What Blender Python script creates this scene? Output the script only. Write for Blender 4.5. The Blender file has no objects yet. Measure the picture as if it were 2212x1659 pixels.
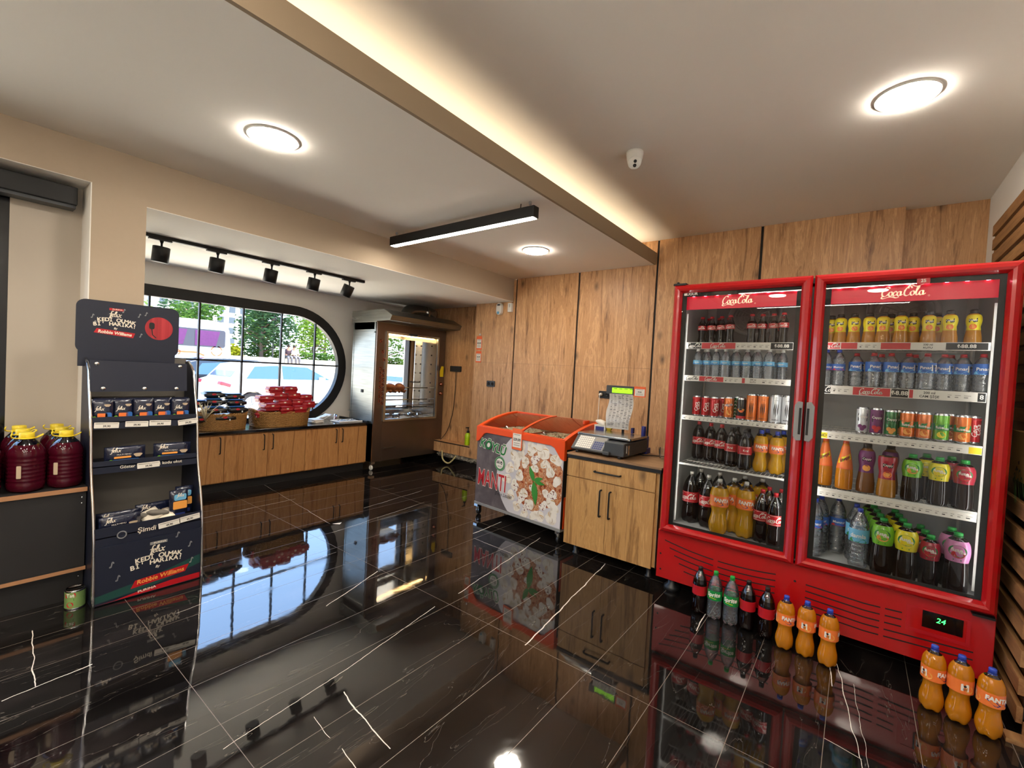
import bpy, bmesh, math, random
from mathutils import Matrix, Vector
R = random.Random(7)
PI = math.pi
sc = bpy.context.scene
COL = sc.collection
# ---------------- camera ----------------
F_PX, YAW, PITCH, ROLL, CAMZ = 973.5, 0.65485, -0.02671, -0.05347, 1.5
cam = bpy.data.cameras.new('camera')
camo = bpy.data.objects.new('camera', cam)
COL.objects.link(camo)
fw = Vector((-math.sin(YAW) * math.cos(PITCH), math.cos(YAW) * math.cos(PITCH), math.sin(PITCH)))
rt = Vector((math.cos(YAW), math.sin(YAW), 0))
dn = fw.cross(rt)
r2 = rt * math.cos(ROLL) + dn * math.sin(ROLL)
d2 = -rt * math.sin(ROLL) + dn * math.cos(ROLL)
camo.matrix_world = Matrix(((r2.x, -d2.x, -fw.x, 0), (r2.y, -d2.y, -fw.y, 0), (r2.z, -d2.z, -fw.z, CAMZ), (0, 0, 0, 1)))
cam.sensor_width = 36
cam.lens = F_PX / 2212 * 36
cam.clip_start = 0.05
cam.clip_end = 300
sc.camera = camo
# ---------------- colour management ----------------
vs = sc.view_settings
vs.view_transform = 'Standard'
vs.look = 'None'
vs.exposure = 1.0
vs.gamma = 1
vs.use_curve_mapping = False
cy = sc.cycles
cy.max_bounces = 10
cy.diffuse_bounces = 4
cy.glossy_bounces = 5
cy.transmission_bounces = 6
cy.transparent_max_bounces = 24
cy.caustics_reflective = False
cy.caustics_refractive = False
cy.sample_clamp_indirect = 6
try:
    cy.use_denoising = True
    cy.denoiser = 'OPENIMAGEDENOISE'
except Exception:
    pass
# ---------------- world: a bright hazy blue day ----------------
wd = bpy.data.worlds.new('sky')
sc.world = wd
wd.use_nodes = True
nt = wd.node_tree
nt.nodes.clear()
wo = nt.nodes.new('ShaderNodeOutputWorld')
bg = nt.nodes.new('ShaderNodeBackground')
tc = nt.nodes.new('ShaderNodeTexCoord')
sx = nt.nodes.new('ShaderNodeSeparateXYZ')
cr = nt.nodes.new('ShaderNodeValToRGB')
nt.links.new(tc.outputs['Generated'], sx.inputs[0])
nt.links.new(sx.outputs['Z'], cr.inputs[0])
nt.links.new(cr.outputs[0], bg.inputs[0])
nt.links.new(bg.outputs[0], wo.inputs[0])
e = cr.color_ramp.elements
e[0].position = 0.0; e[0].color = (0.80, 0.90, 1.0, 1)
e[1].position = 0.7; e[1].color = (0.34, 0.54, 1.0, 1)
m_ = e.new(0.2); m_.color = (0.40, 0.64, 1.0, 1)
bg.inputs[1].default_value = 3.1
# ---------------- sun on the street ----------------
sl = bpy.data.lights.new('sun', 'SUN')
sl.energy = 15.0
sl.angle = 0.01
sl.color = (1.0, 0.94, 0.85)
so = bpy.data.objects.new('sun', sl)
COL.objects.link(so)
so.rotation_euler = Vector((-.15, -.28, -.95)).to_track_quat('-Z', 'Y').to_euler()
# shop lamps (lit by own diffusers; round ones behind the viewer are added)
LAMP_E = 52.0        # round ceiling lamps
LINE_E = 34.0        # linear pendants
COVE_E = 4.8        # led strip in the ceiling step
def area(name, loc, rot, sx_, sy_, power, color=(1, 1, 1)):
    l = bpy.data.lights.new(name, 'AREA')
    l.shape = 'RECTANGLE'; l.size = sx_; l.size_y = sy_; l.energy = power; l.color = color
    o = bpy.data.objects.new(name, l); COL.objects.link(o)
    o.location = loc; o.rotation_euler = rot
    return o
# ---------------- helpers ----------------
def lin(h):
    h = h.lstrip('#')
    return tuple((lambda c: c / 12.92 if c <= 0.04045 else ((c + 0.055) / 1.055) ** 2.4)(int(h[i:i + 2], 16) / 255) for i in (0, 2, 4)) + (1,)
MT = {}
def newmat(name):
    m = bpy.data.materials.new(name); m.use_nodes = True
    n = m.node_tree; n.nodes.clear()
    out = n.nodes.new('ShaderNodeOutputMaterial')
    MT[name] = m
    return m, n, out
def N(n, t, **kw):
    nd = n.nodes.new('ShaderNode' + t)
    for k, v in kw.items():
        if k in nd.inputs:
            nd.inputs[k].default_value = v
        else:
            setattr(nd, k, v)
    return nd
def L(n, a, b): n.links.new(a, b)
def pr(name, col, rough=0.5, metal=0.0, spec=0.5, var=0.0, vscale=20, coat=0.0, emit=None, es=1.0, bump=0.0, alpha=None, trans=0.0, sss=0.0):
    m, n, out = newmat(name)
    p = N(n, 'BsdfPrincipled')
    c = lin(col) if isinstance(col, str) else tuple(col) + (1,)
    p.inputs['Base Color'].default_value = c
    p.inputs['Roughness'].default_value = rough
    p.inputs['Metallic'].default_value = metal
    p.inputs['Specular IOR Level'].default_value = spec
    p.inputs['Coat Weight'].default_value = coat
    p.inputs['Coat Roughness'].default_value = 0.05
    if trans: p.inputs['Transmission Weight'].default_value = trans
    if emit:
        p.inputs['Emission Color'].default_value = lin(emit); p.inputs['Emission Strength'].default_value = es
    if var or bump:
        t = N(n, 'TexCoord'); no = N(n, 'TexNoise', Scale=vscale, Detail=5.0)
        L(n, t.outputs['Object'], no.inputs['Vector'])
        if var:
            mx = N(n, 'Mix', data_type='RGBA')
            mx.inputs['A'].default_value = tuple(x * (1 - var) for x in c[:3]) + (1,)
            mx.inputs['B'].default_value = tuple(min(1, x * (1 + var)) for x in c[:3]) + (1,)
            L(n, no.outputs[0], mx.inputs[0]); L(n, mx.outputs[2], p.inputs['Base Color'])
        if bump:
            b = N(n, 'Bump', Strength=bump, Distance=0.01)
            L(n, no.outputs[0], b.inputs['Height']); L(n, b.outputs[0], p.inputs['Normal'])
    L(n, p.outputs[0], out.inputs[0])
    return m
def em(name, col, s):
    m, n, out = newmat(name)
    e_ = N(n, 'Emission', Strength=s); e_.inputs[0].default_value = lin(col) if isinstance(col, str) else tuple(col) + (1,)
    L(n, e_.outputs[0], out.inputs[0]); return m
def clear(name, tint=(1, 1, 1), refl=0.12, rough=0.02, wave=0.0, wscale=60, haze=0.0, hcol=(1, 1, 1), ior=1.45):
    # thin clear pane or thin plastic: see-through with a fresnel sheen (plus a milky share)
    m, n, out = newmat(name)
    tr = N(n, 'BsdfTransparent'); tr.inputs[0].default_value = tuple(tint) + (1,)
    gl = N(n, 'BsdfGlossy', Roughness=rough)
    fr = N(n, 'Fresnel', IOR=ior)
    ma = N(n, 'Math', operation='MULTIPLY_ADD'); ma.inputs[1].default_value = 1.0; ma.inputs[2].default_value = refl; ma.use_clamp = True
    L(n, fr.outputs[0], ma.inputs[0])
    mx = N(n, 'MixShader'); L(n, ma.outputs[0], mx.inputs[0]); L(n, gl.outputs[0], mx.inputs[2])
    base = tr.outputs[0]
    if haze:
        df = N(n, 'BsdfTranslucent'); df.inputs[0].default_value = tuple(hcol) + (1,)
        d2_ = N(n, 'BsdfDiffuse'); d2_.inputs[0].default_value = tuple(hcol) + (1,)
        h0 = N(n, 'MixShader'); h0.inputs[0].default_value = 0.5
        L(n, df.outputs[0], h0.inputs[1]); L(n, d2_.outputs[0], h0.inputs[2])
        hz = N(n, 'MixShader'); hz.inputs[0].default_value = haze
        L(n, tr.outputs[0], hz.inputs[1]); L(n, h0.outputs[0], hz.inputs[2]); base = hz.outputs[0]
    L(n, base, mx.inputs[1])
    if wave:
        t = N(n, 'TexCoord'); no = N(n, 'TexNoise', Scale=wscale, Detail=2.0); b = N(n, 'Bump', Strength=wave, Distance=0.01)
        L(n, t.outputs['Object'], no.inputs['Vector']); L(n, no.outputs[0], b.inputs['Height'])
        L(n, b.outputs[0], gl.inputs['Normal']); L(n, b.outputs[0], fr.inputs['Normal'])
    L(n, mx.outputs[0], out.inputs[0]); return m
def liquid(name, col, glow=0.45, rough=0.06):
    # coloured drink: light soaks through it, glossy bottle skin on top
    m, n, out = newmat(name)
    p = N(n, 'BsdfPrincipled'); c = lin(col)
    p.inputs['Base Color'].default_value = c; p.inputs['Roughness'].default_value = rough
    tl = N(n, 'BsdfTranslucent'); tl.inputs[0].default_value = tuple(min(1, x * 1.3) for x in c[:3]) + (1,)
    df = N(n, 'BsdfDiffuse'); df.inputs[0].default_value = c; n.nodes.remove(p)
    mx = N(n, 'MixShader'); mx.inputs[0].default_value = glow
    L(n, df.outputs[0], mx.inputs[1]); L(n, tl.outputs[0], mx.inputs[2])
    gl = N(n, 'BsdfGlossy', Roughness=rough); fr = N(n, 'Fresnel', IOR=1.5); m2 = N(n, 'MixShader')
    L(n, fr.outputs[0], m2.inputs[0]); L(n, mx.outputs[0], m2.inputs[1]); L(n, gl.outputs[0], m2.inputs[2])
    L(n, m2.outputs[0], out.inputs[0]); return m
def ramp(n, stops):
    r = N(n, 'ValToRGB'); el = r.color_ramp.elements
    el[0].position, el[0].color = stops[0][0], lin(stops[0][1])
    el[1].position, el[1].color = stops[-1][0], lin(stops[-1][1])
    for p_, c_ in stops[1:-1]:
        k = el.new(p_); k.color = lin(c_)
    return r
def wood(name, cols, rough=0.5, knots=0.75, axis='Z', s=1.0, seed=0.0):
    m, n, out = newmat(name)
    t = N(n, 'TexCoord')
    mp = N(n, 'Mapping'); L(n, t.outputs['Object'], mp.inputs[0])
    mp.inputs['Location'].default_value = (seed, seed * 1.7, seed * .3)
    sc3 = {'Z': (9, 9, .75), 'X': (.75, 9, 9), 'Y': (9, .75, 9)}[axis]
    mp.inputs['Scale'].default_value = tuple(v * s for v in sc3)
    n1 = N(n, 'TexNoise', Scale=1.35, Detail=7.0, Roughness=0.66, Distortion=1.2)
    L(n, mp.outputs[0], n1.inputs['Vector'])
    n2 = N(n, 'TexNoise', Scale=6.5, Detail=4.0, Roughness=0.7); L(n, mp.outputs[0], n2.inputs['Vector'])
    mpk = N(n, 'Mapping'); L(n, t.outputs['Object'], mpk.inputs[0])
    mpk.inputs['Scale'].default_value = {'Z': (4.2, 4.2, 2.3), 'X': (2.3, 4.2, 4.2), 'Y': (4.2, 2.3, 4.2)}[axis]
    vo = N(n, 'TexVoronoi', Scale=1.0); L(n, mpk.outputs[0], vo.inputs['Vector'])
    kr = N(n, 'MapRange'); kr.inputs['From Min'].default_value = 0.02; kr.inputs['From Max'].default_value = 0.17
    kr.inputs['To Min'].default_value = 1.0; kr.inputs['To Max'].default_value = 0.0
    L(n, vo.outputs['Distance'], kr.inputs[0])
    # grain: coarse bands + fine streaks, bending round the knots
    ad = N(n, 'Math', operation='MULTIPLY_ADD'); ad.inputs[1].default_value = 0.30
    L(n, n2.outputs[0], ad.inputs[0]); L(n, n1.outputs[0], ad.inputs[2])
    sb = N(n, 'Math', operation='SUBTRACT'); sb.inputs[1].default_value = 0.15; L(n, ad.outputs[0], sb.inputs[0])
    r = ramp(n, cols); L(n, sb.outputs[0], r.inputs[0])
    mk = N(n, 'Math', operation='MULTIPLY'); mk.inputs[1].default_value = knots; L(n, kr.outputs[0], mk.inputs[0])
    mx = N(n, 'Mix', data_type='RGBA'); mx.inputs['B'].default_value = lin('#4a3322')
    L(n, mk.outputs[0], mx.inputs[0]); L(n, r.outputs[0], mx.inputs['A'])
    p = N(n, 'BsdfPrincipled', Roughness=rough); L(n, mx.outputs[2], p.inputs['Base Color'])
    b = N(n, 'Bump', Strength=0.08, Distance=0.01); L(n, n2.outputs[0], b.inputs['Height']); L(n, b.outputs[0], p.inputs['Normal'])
    L(n, p.outputs[0], out.inputs[0]); return m
def speck(name, stops, scale, rough=0.5, detail=6, stretch=(1, 1, 1), dist=0.0, metal=0.0, coat=0.0):
    m, n, out = newmat(name)
    t = N(n, 'TexCoord'); mp = N(n, 'Mapping'); mp.inputs['Scale'].default_value = stretch
    no = N(n, 'TexNoise', Scale=scale, Detail=float(detail), Distortion=dist)
    L(n, t.outputs['Object'], mp.inputs[0]); L(n, mp.outputs[0], no.inputs['Vector'])
    r = ramp(n, stops); L(n, no.outputs[0], r.inputs[0])
    p = N(n, 'BsdfPrincipled', Roughness=rough, Metallic=metal); p.inputs['Coat Weight'].default_value = coat
    L(n, r.outputs[0], p.inputs['Base Color']); L(n, p.outputs[0], out.inputs[0]); return m

# geometry collector -------------------------------------------------
class G:
    def __init__(s): s.v = []; s.f = []; s.m = []; s.sm = []
    def add(s, vs_, fs, mi=0, smooth=False):
        o = len(s.v); s.v += [tuple(v) for v in vs_]
        for f in fs:
            s.f.append(tuple(i + o for i in f)); s.m.append(mi); s.sm.append(smooth)
        return s
    def box(s, a, b, mi=0):
        x0, y0, z0 = (min(a[i], b[i]) for i in range(3)); x1, y1, z1 = (max(a[i], b[i]) for i in range(3))
        return s.add([(x0, y0, z0), (x1, y0, z0), (x1, y1, z0), (x0, y1, z0), (x0, y0, z1), (x1, y0, z1), (x1, y1, z1), (x0, y1, z1)],
                     [(3, 2, 1, 0), (4, 5, 6, 7), (0, 1, 5, 4), (1, 2, 6, 5), (2, 3, 7, 6), (3, 0, 4, 7)], mi)
    def obox(s, M, hx, hy, hz, mi=0):
        # box of half sizes hx,hy,hz under matrix M
        vs_ = [M @ Vector((x, y, z)) for z in (-hz, hz) for x, y in ((-hx, -hy), (hx, -hy), (hx, hy), (-hx, hy))]
        return s.add(vs_, [(3, 2, 1, 0), (4, 5, 6, 7), (0, 1, 5, 4), (1, 2, 6, 5), (2, 3, 7, 6), (3, 0, 4, 7)], mi)
    def lathe(s, prof, seg=24, mi=0, c=(0, 0, 0), mfn=None, rfn=None, caps=True, smooth=True, M=None):
        o = len(s.v); n = len(prof)
        for j, (r, z) in enumerate(prof):
            for i in range(seg):
                a = 2 * PI * i / seg
                rr, zz = (rfn(a, r, z) if rfn else (r, z))
                p = Vector((rr * math.cos(a), rr * math.sin(a), zz))
                if M is not None: p = M @ p
                s.v.append((p.x + c[0], p.y + c[1], p.z + c[2]))
        for j in range(n - 1):
            mj = mfn((prof[j][1] + prof[j + 1][1]) / 2) if mfn else mi
            for i in range(seg):
                k = (i + 1) % seg
                s.f.append((o + j * seg + i, o + j * seg + k, o + (j + 1) * seg + k, o + (j + 1) * seg + i)); s.m.append(mj); s.sm.append(smooth)
        if caps:
            if prof[0][0] > 1e-5: s.f.append(tuple(o + i for i in range(seg - 1, -1, -1))); s.m.append(mfn(prof[0][1]) if mfn else mi); s.sm.append(False)
            if prof[-1][0] > 1e-5: s.f.append(tuple(o + (n - 1) * seg + i for i in range(seg))); s.m.append(mfn(prof[-1][1]) if mfn else mi); s.sm.append(False)
        return s
    def tube(s, pts, r, seg=8, mi=0, cap=True, rr=None):
        pts = [Vector(p) for p in pts]; o = len(s.v); n = len(pts)
        up = Vector((0, 0, 1)); prev = None
        for j, p in enumerate(pts):
            d = (pts[min(j + 1, n - 1)] - pts[max(j - 1, 0)])
            d = d.normalized() if d.length > 1e-9 else Vector((0, 0, 1))
            a = prev if prev is not None else (up if abs(d.dot(up)) < .9 else Vector((1, 0, 0)))
            u = (a - d * a.dot(d)); u = u.normalized() if u.length > 1e-6 else d.orthogonal().normalized(); w = d.cross(u); prev = u
            rad = rr[j] if rr else r
            for i in range(seg):
                t = 2 * PI * i / seg; q = p + (u * math.cos(t) + w * math.sin(t)) * rad; s.v.append(tuple(q))
        for j in range(n - 1):
            for i in range(seg):
                k = (i + 1) % seg
                s.f.append((o + j * seg + i, o + j * seg + k, o + (j + 1) * seg + k, o + (j + 1) * seg + i)); s.m.append(mi); s.sm.append(True)
        if cap:
            s.f.append(tuple(o + i for i in range(seg - 1, -1, -1))); s.m.append(mi); s.sm.append(False)
            s.f.append(tuple(o + (n - 1) * seg + i for i in range(seg))); s.m.append(mi); s.sm.append(False)
        return s
    def prism(s, poly, fn, d0, d1, mi=0, mside=None, smooth=False):
        # poly: list of (u,v); fn(u,v,d)->xyz
        n = len(poly); o = len(s.v)
        s.v += [tuple(fn(u, v, d0)) for u, v in poly] + [tuple(fn(u, v, d1)) for u, v in poly]
        s.f.append(tuple(o + i for i in range(n - 1, -1, -1))); s.m.append(mi); s.sm.append(False)
        s.f.append(tuple(o + n + i for i in range(n))); s.m.append(mi); s.sm.append(False)
        for i in range(n):
            k = (i + 1) % n
            s.f.append((o + i, o + k, o + n + k, o + n + i)); s.m.append(mi if mside is None else mside); s.sm.append(smooth)
        return s
    def poly(s, pts, mi=0): return s.add(pts, [tuple(range(len(pts)))], mi)
    def ribbon(s, pts, wd_, fn, mi=0):
        # flat stroke along 2-D pts with width list, mapped by fn(u,v)
        n = len(pts); o = len(s.v)
        for j in range(n):
            a = pts[max(j - 1, 0)]; b = pts[min(j + 1, n - 1)]
            dx, dy = b[0] - a[0], b[1] - a[1]; l = math.hypot(dx, dy) or 1
            w = wd_[j] / 2; nx, ny = -dy / l * w, dx / l * w
            s.v.append(tuple(fn(pts[j][0] + nx, pts[j][1] + ny))); s.v.append(tuple(fn(pts[j][0] - nx, pts[j][1] - ny)))
        for j in range(n - 1):
            s.f.append((o + 2 * j, o + 2 * j + 1, o + 2 * j + 3, o + 2 * j + 2)); s.m.append(mi); s.sm.append(False)
        return s
WM = {}
def par(o, parent):
    if parent is not None: o.parent = parent; WM[o.name] = WM[parent.name]
    else: WM[o.name] = Matrix.Identity(4)
def obj(name, g, mats, parent=None, world=True, bev=0.0, auto=False):
    me = bpy.data.meshes.new(name)
    vs_ = g.v
    if parent is not None and world:
        inv = WM[parent.name].inverted(); vs_ = [tuple(inv @ Vector(v)) for v in vs_]
    me.from_pydata(vs_, [], g.f)
    for m in (mats if isinstance(mats, (list, tuple)) else [mats]): me.materials.append(MT[m])
    me.polygons.foreach_set('material_index', g.m)
    me.polygons.foreach_set('use_smooth', g.sm)
    me.update()
    o = bpy.data.objects.new(name, me); COL.objects.link(o)
    par(o, parent)
    if bev:
        b = o.modifiers.new('bevel', 'BEVEL'); b.width = bev; b.segments = 2; b.limit_method = 'ANGLE'; b.angle_limit = 0.6
    return o
def tag(o, label, cat, group=None, kind=None):
    if label: o['label'] = label
    if cat: o['category'] = cat
    if group: o['group'] = group
    if kind: o['kind'] = kind
    return o
def thing(name, label, cat, loc=(0, 0, 0), rz=0.0, group=None):
    o = bpy.data.objects.new(name, None); o.empty_display_size = 0.05; COL.objects.link(o)
    o.location = loc; o.rotation_euler = (0, 0, rz)
    WM[o.name] = Matrix.Translation(loc) @ Matrix.Rotation(rz, 4, 'Z')
    return tag(o, label, cat, group)
def struct(name, g, mats, **k):
    o = obj(name, g, mats, **k); o['kind'] = 'structure'; return o
def kids(o): return [c for c in bpy.data.objects if c.parent == o]
KID = {}
def dup(root, loc, rz, label, group=None, cat=None):
    r = root.copy(); COL.objects.link(r); r.location = loc; r.rotation_euler = (0, 0, rz)
    WM[r.name] = Matrix.Translation(loc) @ Matrix.Rotation(rz, 4, 'Z')
    r['label'] = label
    if group: r['group'] = group
    if root.name not in KID: KID[root.name] = [(c, kids(c)) for c in kids(root)]
    for ch, gs in KID[root.name]:
        c = ch.copy(); COL.objects.link(c); c.parent = r; WM[c.name] = WM[r.name]
        for g_ in gs:
            d = g_.copy(); COL.objects.link(d); d.parent = c
    return r
USED = set()
def put(root, loc, rz, label, group=None):
    # first call moves the prototype itself, later calls copy it
    if root.name not in USED:
        USED.add(root.name)
        KID[root.name] = [(c, kids(c)) for c in kids(root)]
        root.location = loc; root.rotation_euler = (0, 0, rz); root['label'] = label
        if group: root['group'] = group
        return root
    return dup(root, loc, rz, label, group)
ORD = ['first', 'second', 'third', 'fourth', 'fifth', 'sixth', 'seventh', 'eighth', 'ninth', 'tenth', 'eleventh', 'twelfth', 'thirteenth', 'fourteenth']
# text -----------------------------------------------------------------
TXC = {}
def txt_geo(s, bold=0.0, shear=0.0, align='CENTER'):
    k = (s, bold, shear, align)
    if k in TXC: return TXC[k]
    cu = bpy.data.curves.new('t', 'FONT'); cu.body = s; cu.size = 1.0; cu.offset = bold; cu.shear = shear
    cu.align_x = align; cu.align_y = 'CENTER'; cu.resolution_u = 3
    o = bpy.data.objects.new('t', cu); COL.objects.link(o)
    dg = bpy.context.evaluated_depsgraph_get()
    me = bpy.data.meshes.new_from_object(o.evaluated_get(dg))
    v = [(p.co.x, p.co.y) for p in me.vertices]; f = [tuple(p.vertices) for p in me.polygons]
    bpy.data.objects.remove(o); bpy.data.curves.remove(cu); bpy.data.meshes.remove(me)
    TXC[k] = (v, f); return TXC[k]
def text(g, s, size, fn, cx=0, cy_=0, mi=0, bold=0.0, shear=0.0, sxx=1.0, rot=0.0, align='CENTER'):
    v, f = txt_geo(s, bold, shear, align); c, s_ = math.cos(rot), math.sin(rot)
    pts = []
    for x, y in v:
        x *= size * sxx; y *= size; pts.append(fn(cx + x * c - y * s_, cy_ + x * s_ + y * c))
    g.add(pts, f, mi)
def cat(pts, k=6):
    # catmull-rom
    out = []; n = len(pts)
    for i in range(n - 1):
        p0, p1, p2, p3 = pts[max(i - 1, 0)], pts[i], pts[i + 1], pts[min(i + 2, n - 1)]
        for j in range(k):
            t = j / k
            out.append(tuple(0.5 * ((2 * p1[d]) + (-p0[d] + p2[d]) * t + (2 * p0[d] - 5 * p1[d] + 4 * p2[d] - p3[d]) * t * t + (-p0[d] + 3 * p1[d] - 3 * p2[d] + p3[d]) * t ** 3) for d in range(len(p1))))
    out.append(tuple(pts[-1])); return out
def pen(g, strokes, fn, s=1.0, ox=0, oy=0, wmin=.05, wmax=.16, ang=0.35, shear=0.0, mi=0, k=6):
    # calligraphic pen: thick on down-strokes
    for st in strokes:
        P = cat(st, k); W = []
        for j in range(len(P)):
            a = P[max(j - 1, 0)]; b = P[min(j + 1, len(P) - 1)]
            th = math.atan2(b[1] - a[1], b[0] - a[0]); W.append((wmin + (wmax - wmin) * abs(math.sin(th - ang))) * s)
        W[0] *= .5; W[-1] *= .5
        g.ribbon([(ox + (x + shear * y) * s, oy + y * s) for x, y in P], W, fn, mi)
# flowing script word of the soda logo, in units of x-height ~1
def ell(cx, cy_, rx, ry, a0=90, a1=450, n=10): return [(cx + rx * math.cos(math.radians(a0 + (a1 - a0) * i / n)), cy_ + ry * math.sin(math.radians(a0 + (a1 - a0) * i / n))) for i in range(n + 1)]
SODA = [
    [(1.35, 1.75), (1.15, 2.05), (.75, 2.1), (.3, 1.6), (.05, .8), (.2, .1), (.6, -.12), (1.0, .12), (1.25, .5)],           # first big C
    [(.25, -.05), (.1, -.45), (.5, -.62), (1.3, -.32), (2.1, -.28), (2.7, -.5), (3.1, -.45), (3.3, -.25)],                 # swash below
    ell(1.65, .45, .33, .5), [(2.75, .8), (2.5, 1.0), (2.2, .7), (2.15, .25), (2.4, -.02), (2.8, .3)],
    ell(3.2, .45, .32, .5), [(3.55, 1.0), (3.5, .4), (3.6, .02), (3.9, .3)],
    [(4.0, 1.15), (4.3, 1.2)],
    [(5.35, 1.6), (5.2, 1.95), (4.8, 2.1), (4.4, 1.6), (4.15, .8), (4.25, .1), (4.7, -.12), (5.1, .15)],                    # second big C
    [(4.75, 1.55), (4.75, 2.15), (5.2, 2.45), (5.7, 2.1), (6.3, 2.0), (7.0, 2.35), (7.5, 2.55)],                            # swash over
    ell(5.6, .45, .35, .5), [(5.95, .4), (6.4, 1.2), (6.6, 1.9), (6.35, 1.9), (6.25, 1.0), (6.3, .15), (6.6, 0), (6.85, .4)],
    ell(7.15, .45, .33, .5), [(7.5, 1.0), (7.45, .4), (7.6, .0), (7.95, .35)]]
def soda(g, fn, s, cx, cy_, mi): pen(g, SODA, fn, s, cx - 4.1 * s, cy_ - .85 * s, .10, .34, .5, .12, mi, 5)
# pet-food word logo
PETW = [
    [(1.05, 1.95), (.8, 2.15), (.55, 1.8), (.4, .8), (.2, -.4), (-.1, -.75), (-.35, -.6)], [(-.1, .95), (.35, 1.1), (.85, 1.05)],
    [(.75, .45), (1.15, .55), (1.3, .85), (1.05, 1.05), (.75, .7), (.75, .2), (1.1, .0), (1.45, .2)],
    [(1.45, .2), (1.9, 1.2), (2.0, 1.95), (1.75, 1.9), (1.6, 1.0), (1.65, .15), (1.9, .05)],
    [(2.2, 1.0), (2.15, .3), (2.35, .02), (2.6, .3)],
    [(2.65, 1.0), (2.95, .85), (3.15, .2), (3.55, -.05)], [(3.6, 1.05), (3.2, .7), (2.9, .25), (2.5, -.15)]]
def petw(g, fn, s, cx, cy_, mi): pen(g, PETW, fn, s, cx - 1.7 * s, cy_ - .6 * s, .14, .34, .4, .1, mi, 5)
def front(x0, y0, z0): return lambda u, v: (x0 + u, y0, z0 + v)       # faces -Y
def side(x0, y0, z0): return lambda u, v: (x0, y0 + u, z0 + v)        # faces +X
def rrect(w, h, r, n=5, cx=0, cy_=0):
    out = []
    for qx, qy, a in ((w / 2 - r, -h / 2 + r, -90), (w / 2 - r, h / 2 - r, 0), (-w / 2 + r, h / 2 - r, 90), (-w / 2 + r, -h / 2 + r, 180)):
        for i in range(n + 1):
            t = math.radians(a + 90 * i / n); out.append((cx + qx + r * math.cos(t), cy_ + qy + r * math.sin(t)))
    return out
def fill2d(loops):
    # planar face with holes -> verts2d, faces
    cu = bpy.data.curves.new('c', 'CURVE'); cu.dimensions = '2D'; cu.fill_mode = 'BOTH'
    for lp in loops:
        sp = cu.splines.new('POLY'); sp.points.add(len(lp) - 1)
        for i, (x, y) in enumerate(lp): sp.points[i].co = (x, y, 0, 1)
        sp.use_cyclic_u = True
    o = bpy.data.objects.new('c', cu); COL.objects.link(o)
    me = bpy.data.meshes.new_from_object(o.evaluated_get(bpy.context.evaluated_depsgraph_get()))
    v = [(p.co.x, p.co.y) for p in me.vertices]; f = [tuple(p.vertices) for p in me.polygons]
    bpy.data.objects.remove(o); bpy.data.curves.remove(cu); bpy.data.meshes.remove(me)
    return v, f
def plate(g, loops, fn, d0, d1, mi=0):
    # extruded plate with holes; fn(u,v,d)
    v, f = fill2d(loops)
    g.add([fn(x, y, d0) for x, y in v], f, mi); g.add([fn(x, y, d1) for x, y in v], [tuple(reversed(q)) for q in f], mi)
    for lp in loops:
        n = len(lp); g.add([fn(x, y, d0) for x, y in lp] + [fn(x, y, d1) for x, y in lp], [(i, (i + 1) % n, n + (i + 1) % n, n + i) for i in range(n)], mi)
# ---------------- materials ----------------
pr('ceiling_paint', '#f3efe8', .9, var=.02, vscale=3)
pr('tan_paint', '#b09f8a', .85, var=.02, vscale=40)
pr('tan_paint_daylit', '#b3a99b', .9)  # tan paint, turned greyer to carry the entrance daylight in its colour
pr('fascia_paint', '#97846c', .85)
pr('white_paint', '#f1ede5', .9)
pr('bright_white', '#ececea', .6)
pr('black_metal', '#161616', .45, spec=.4)
pr('black_trim', '#0e0d0d', .6)
pr('black_plastic', '#1b1c1e', .4)
pr('dark_grey', '#3d4043', .45)
pr('grey_plastic', '#8b8c8c', .4)
pr('chrome', '#d8d8d8', .14, 1.0)
pr('steel', '#b9bcba', .24, 1.0, var=.05, vscale=4)
pr('mirror_steel', '#dcdcd8', .16, 1.0, bump=.06, vscale=4)
pr('dark_steel', '#75655a', .3, .85, var=.08, vscale=6)
pr('brass', '#b98b55', .25, 1.0)
pr('copper', '#b0705a', .25, 1.0)
pr('white_plastic', '#e4e2dc', .4)
pr('paper', '#e9e4da', .7)
pr('print_black', '#1a1a1a', .7)
pr('print_grey', '#9a958c', .7)
pr('red_gloss', '#b30e13', .28, spec=.5, coat=.4)
pr('red_label', '#b3141f', .35)
pr('red_strip', '#c9333a', .5)
pr('orange_plastic', '#e8511b', .32, coat=.2)
pr('orange_label', '#ee7a36', .4)
pr('orange_tag', '#ef6a35', .6)
pr('green_print', '#1c7a3a', .5); pr('teal_print', '#12403a', .5)
pr('red_print', '#c2222b', .5)
pr('leaf_print', '#3c8a35', .5)
pr('navy_print', '#1e2f6e', .5)
pr('cream_print', '#ece2cf', .6)
pr('blue_print', '#2a5fae', .5)
pr('sky_print', '#6fb6dd', .5)
pr('yellow_print', '#f0d322', .5)
pr('yellow_cap', '#e8cc2e', .45)
pr('blue_cap', '#2f49b4', .4)
pr('green_cap', '#27a045', .4)
pr('lime_sleeve', '#79c02a', .3, coat=.3)
pr('yellow_sleeve', '#eadb1e', .3, coat=.3)
pr('crimson_sleeve', '#a51d33', .3, coat=.3)
pr('pink_sleeve', '#d07fb4', .3, coat=.3)
pr('sprite_green', '#128a3f', .4)
pr('red_cap', '#c0232c', .4)
pr('black_cap', '#1d1512', .4)
pr('white_cap', '#dcdad2', .4)
pr('purple_print', '#6d2a63', .4)
pr('brown_print', '#5a3a26', .6)
pr('peach_print', '#eda24a', .5)
pr('navy_board', '#12182b', .45, coat=.15)
pr('navy_pack', '#161c33', .25, coat=.5, bump=.5, vscale=30)
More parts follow.
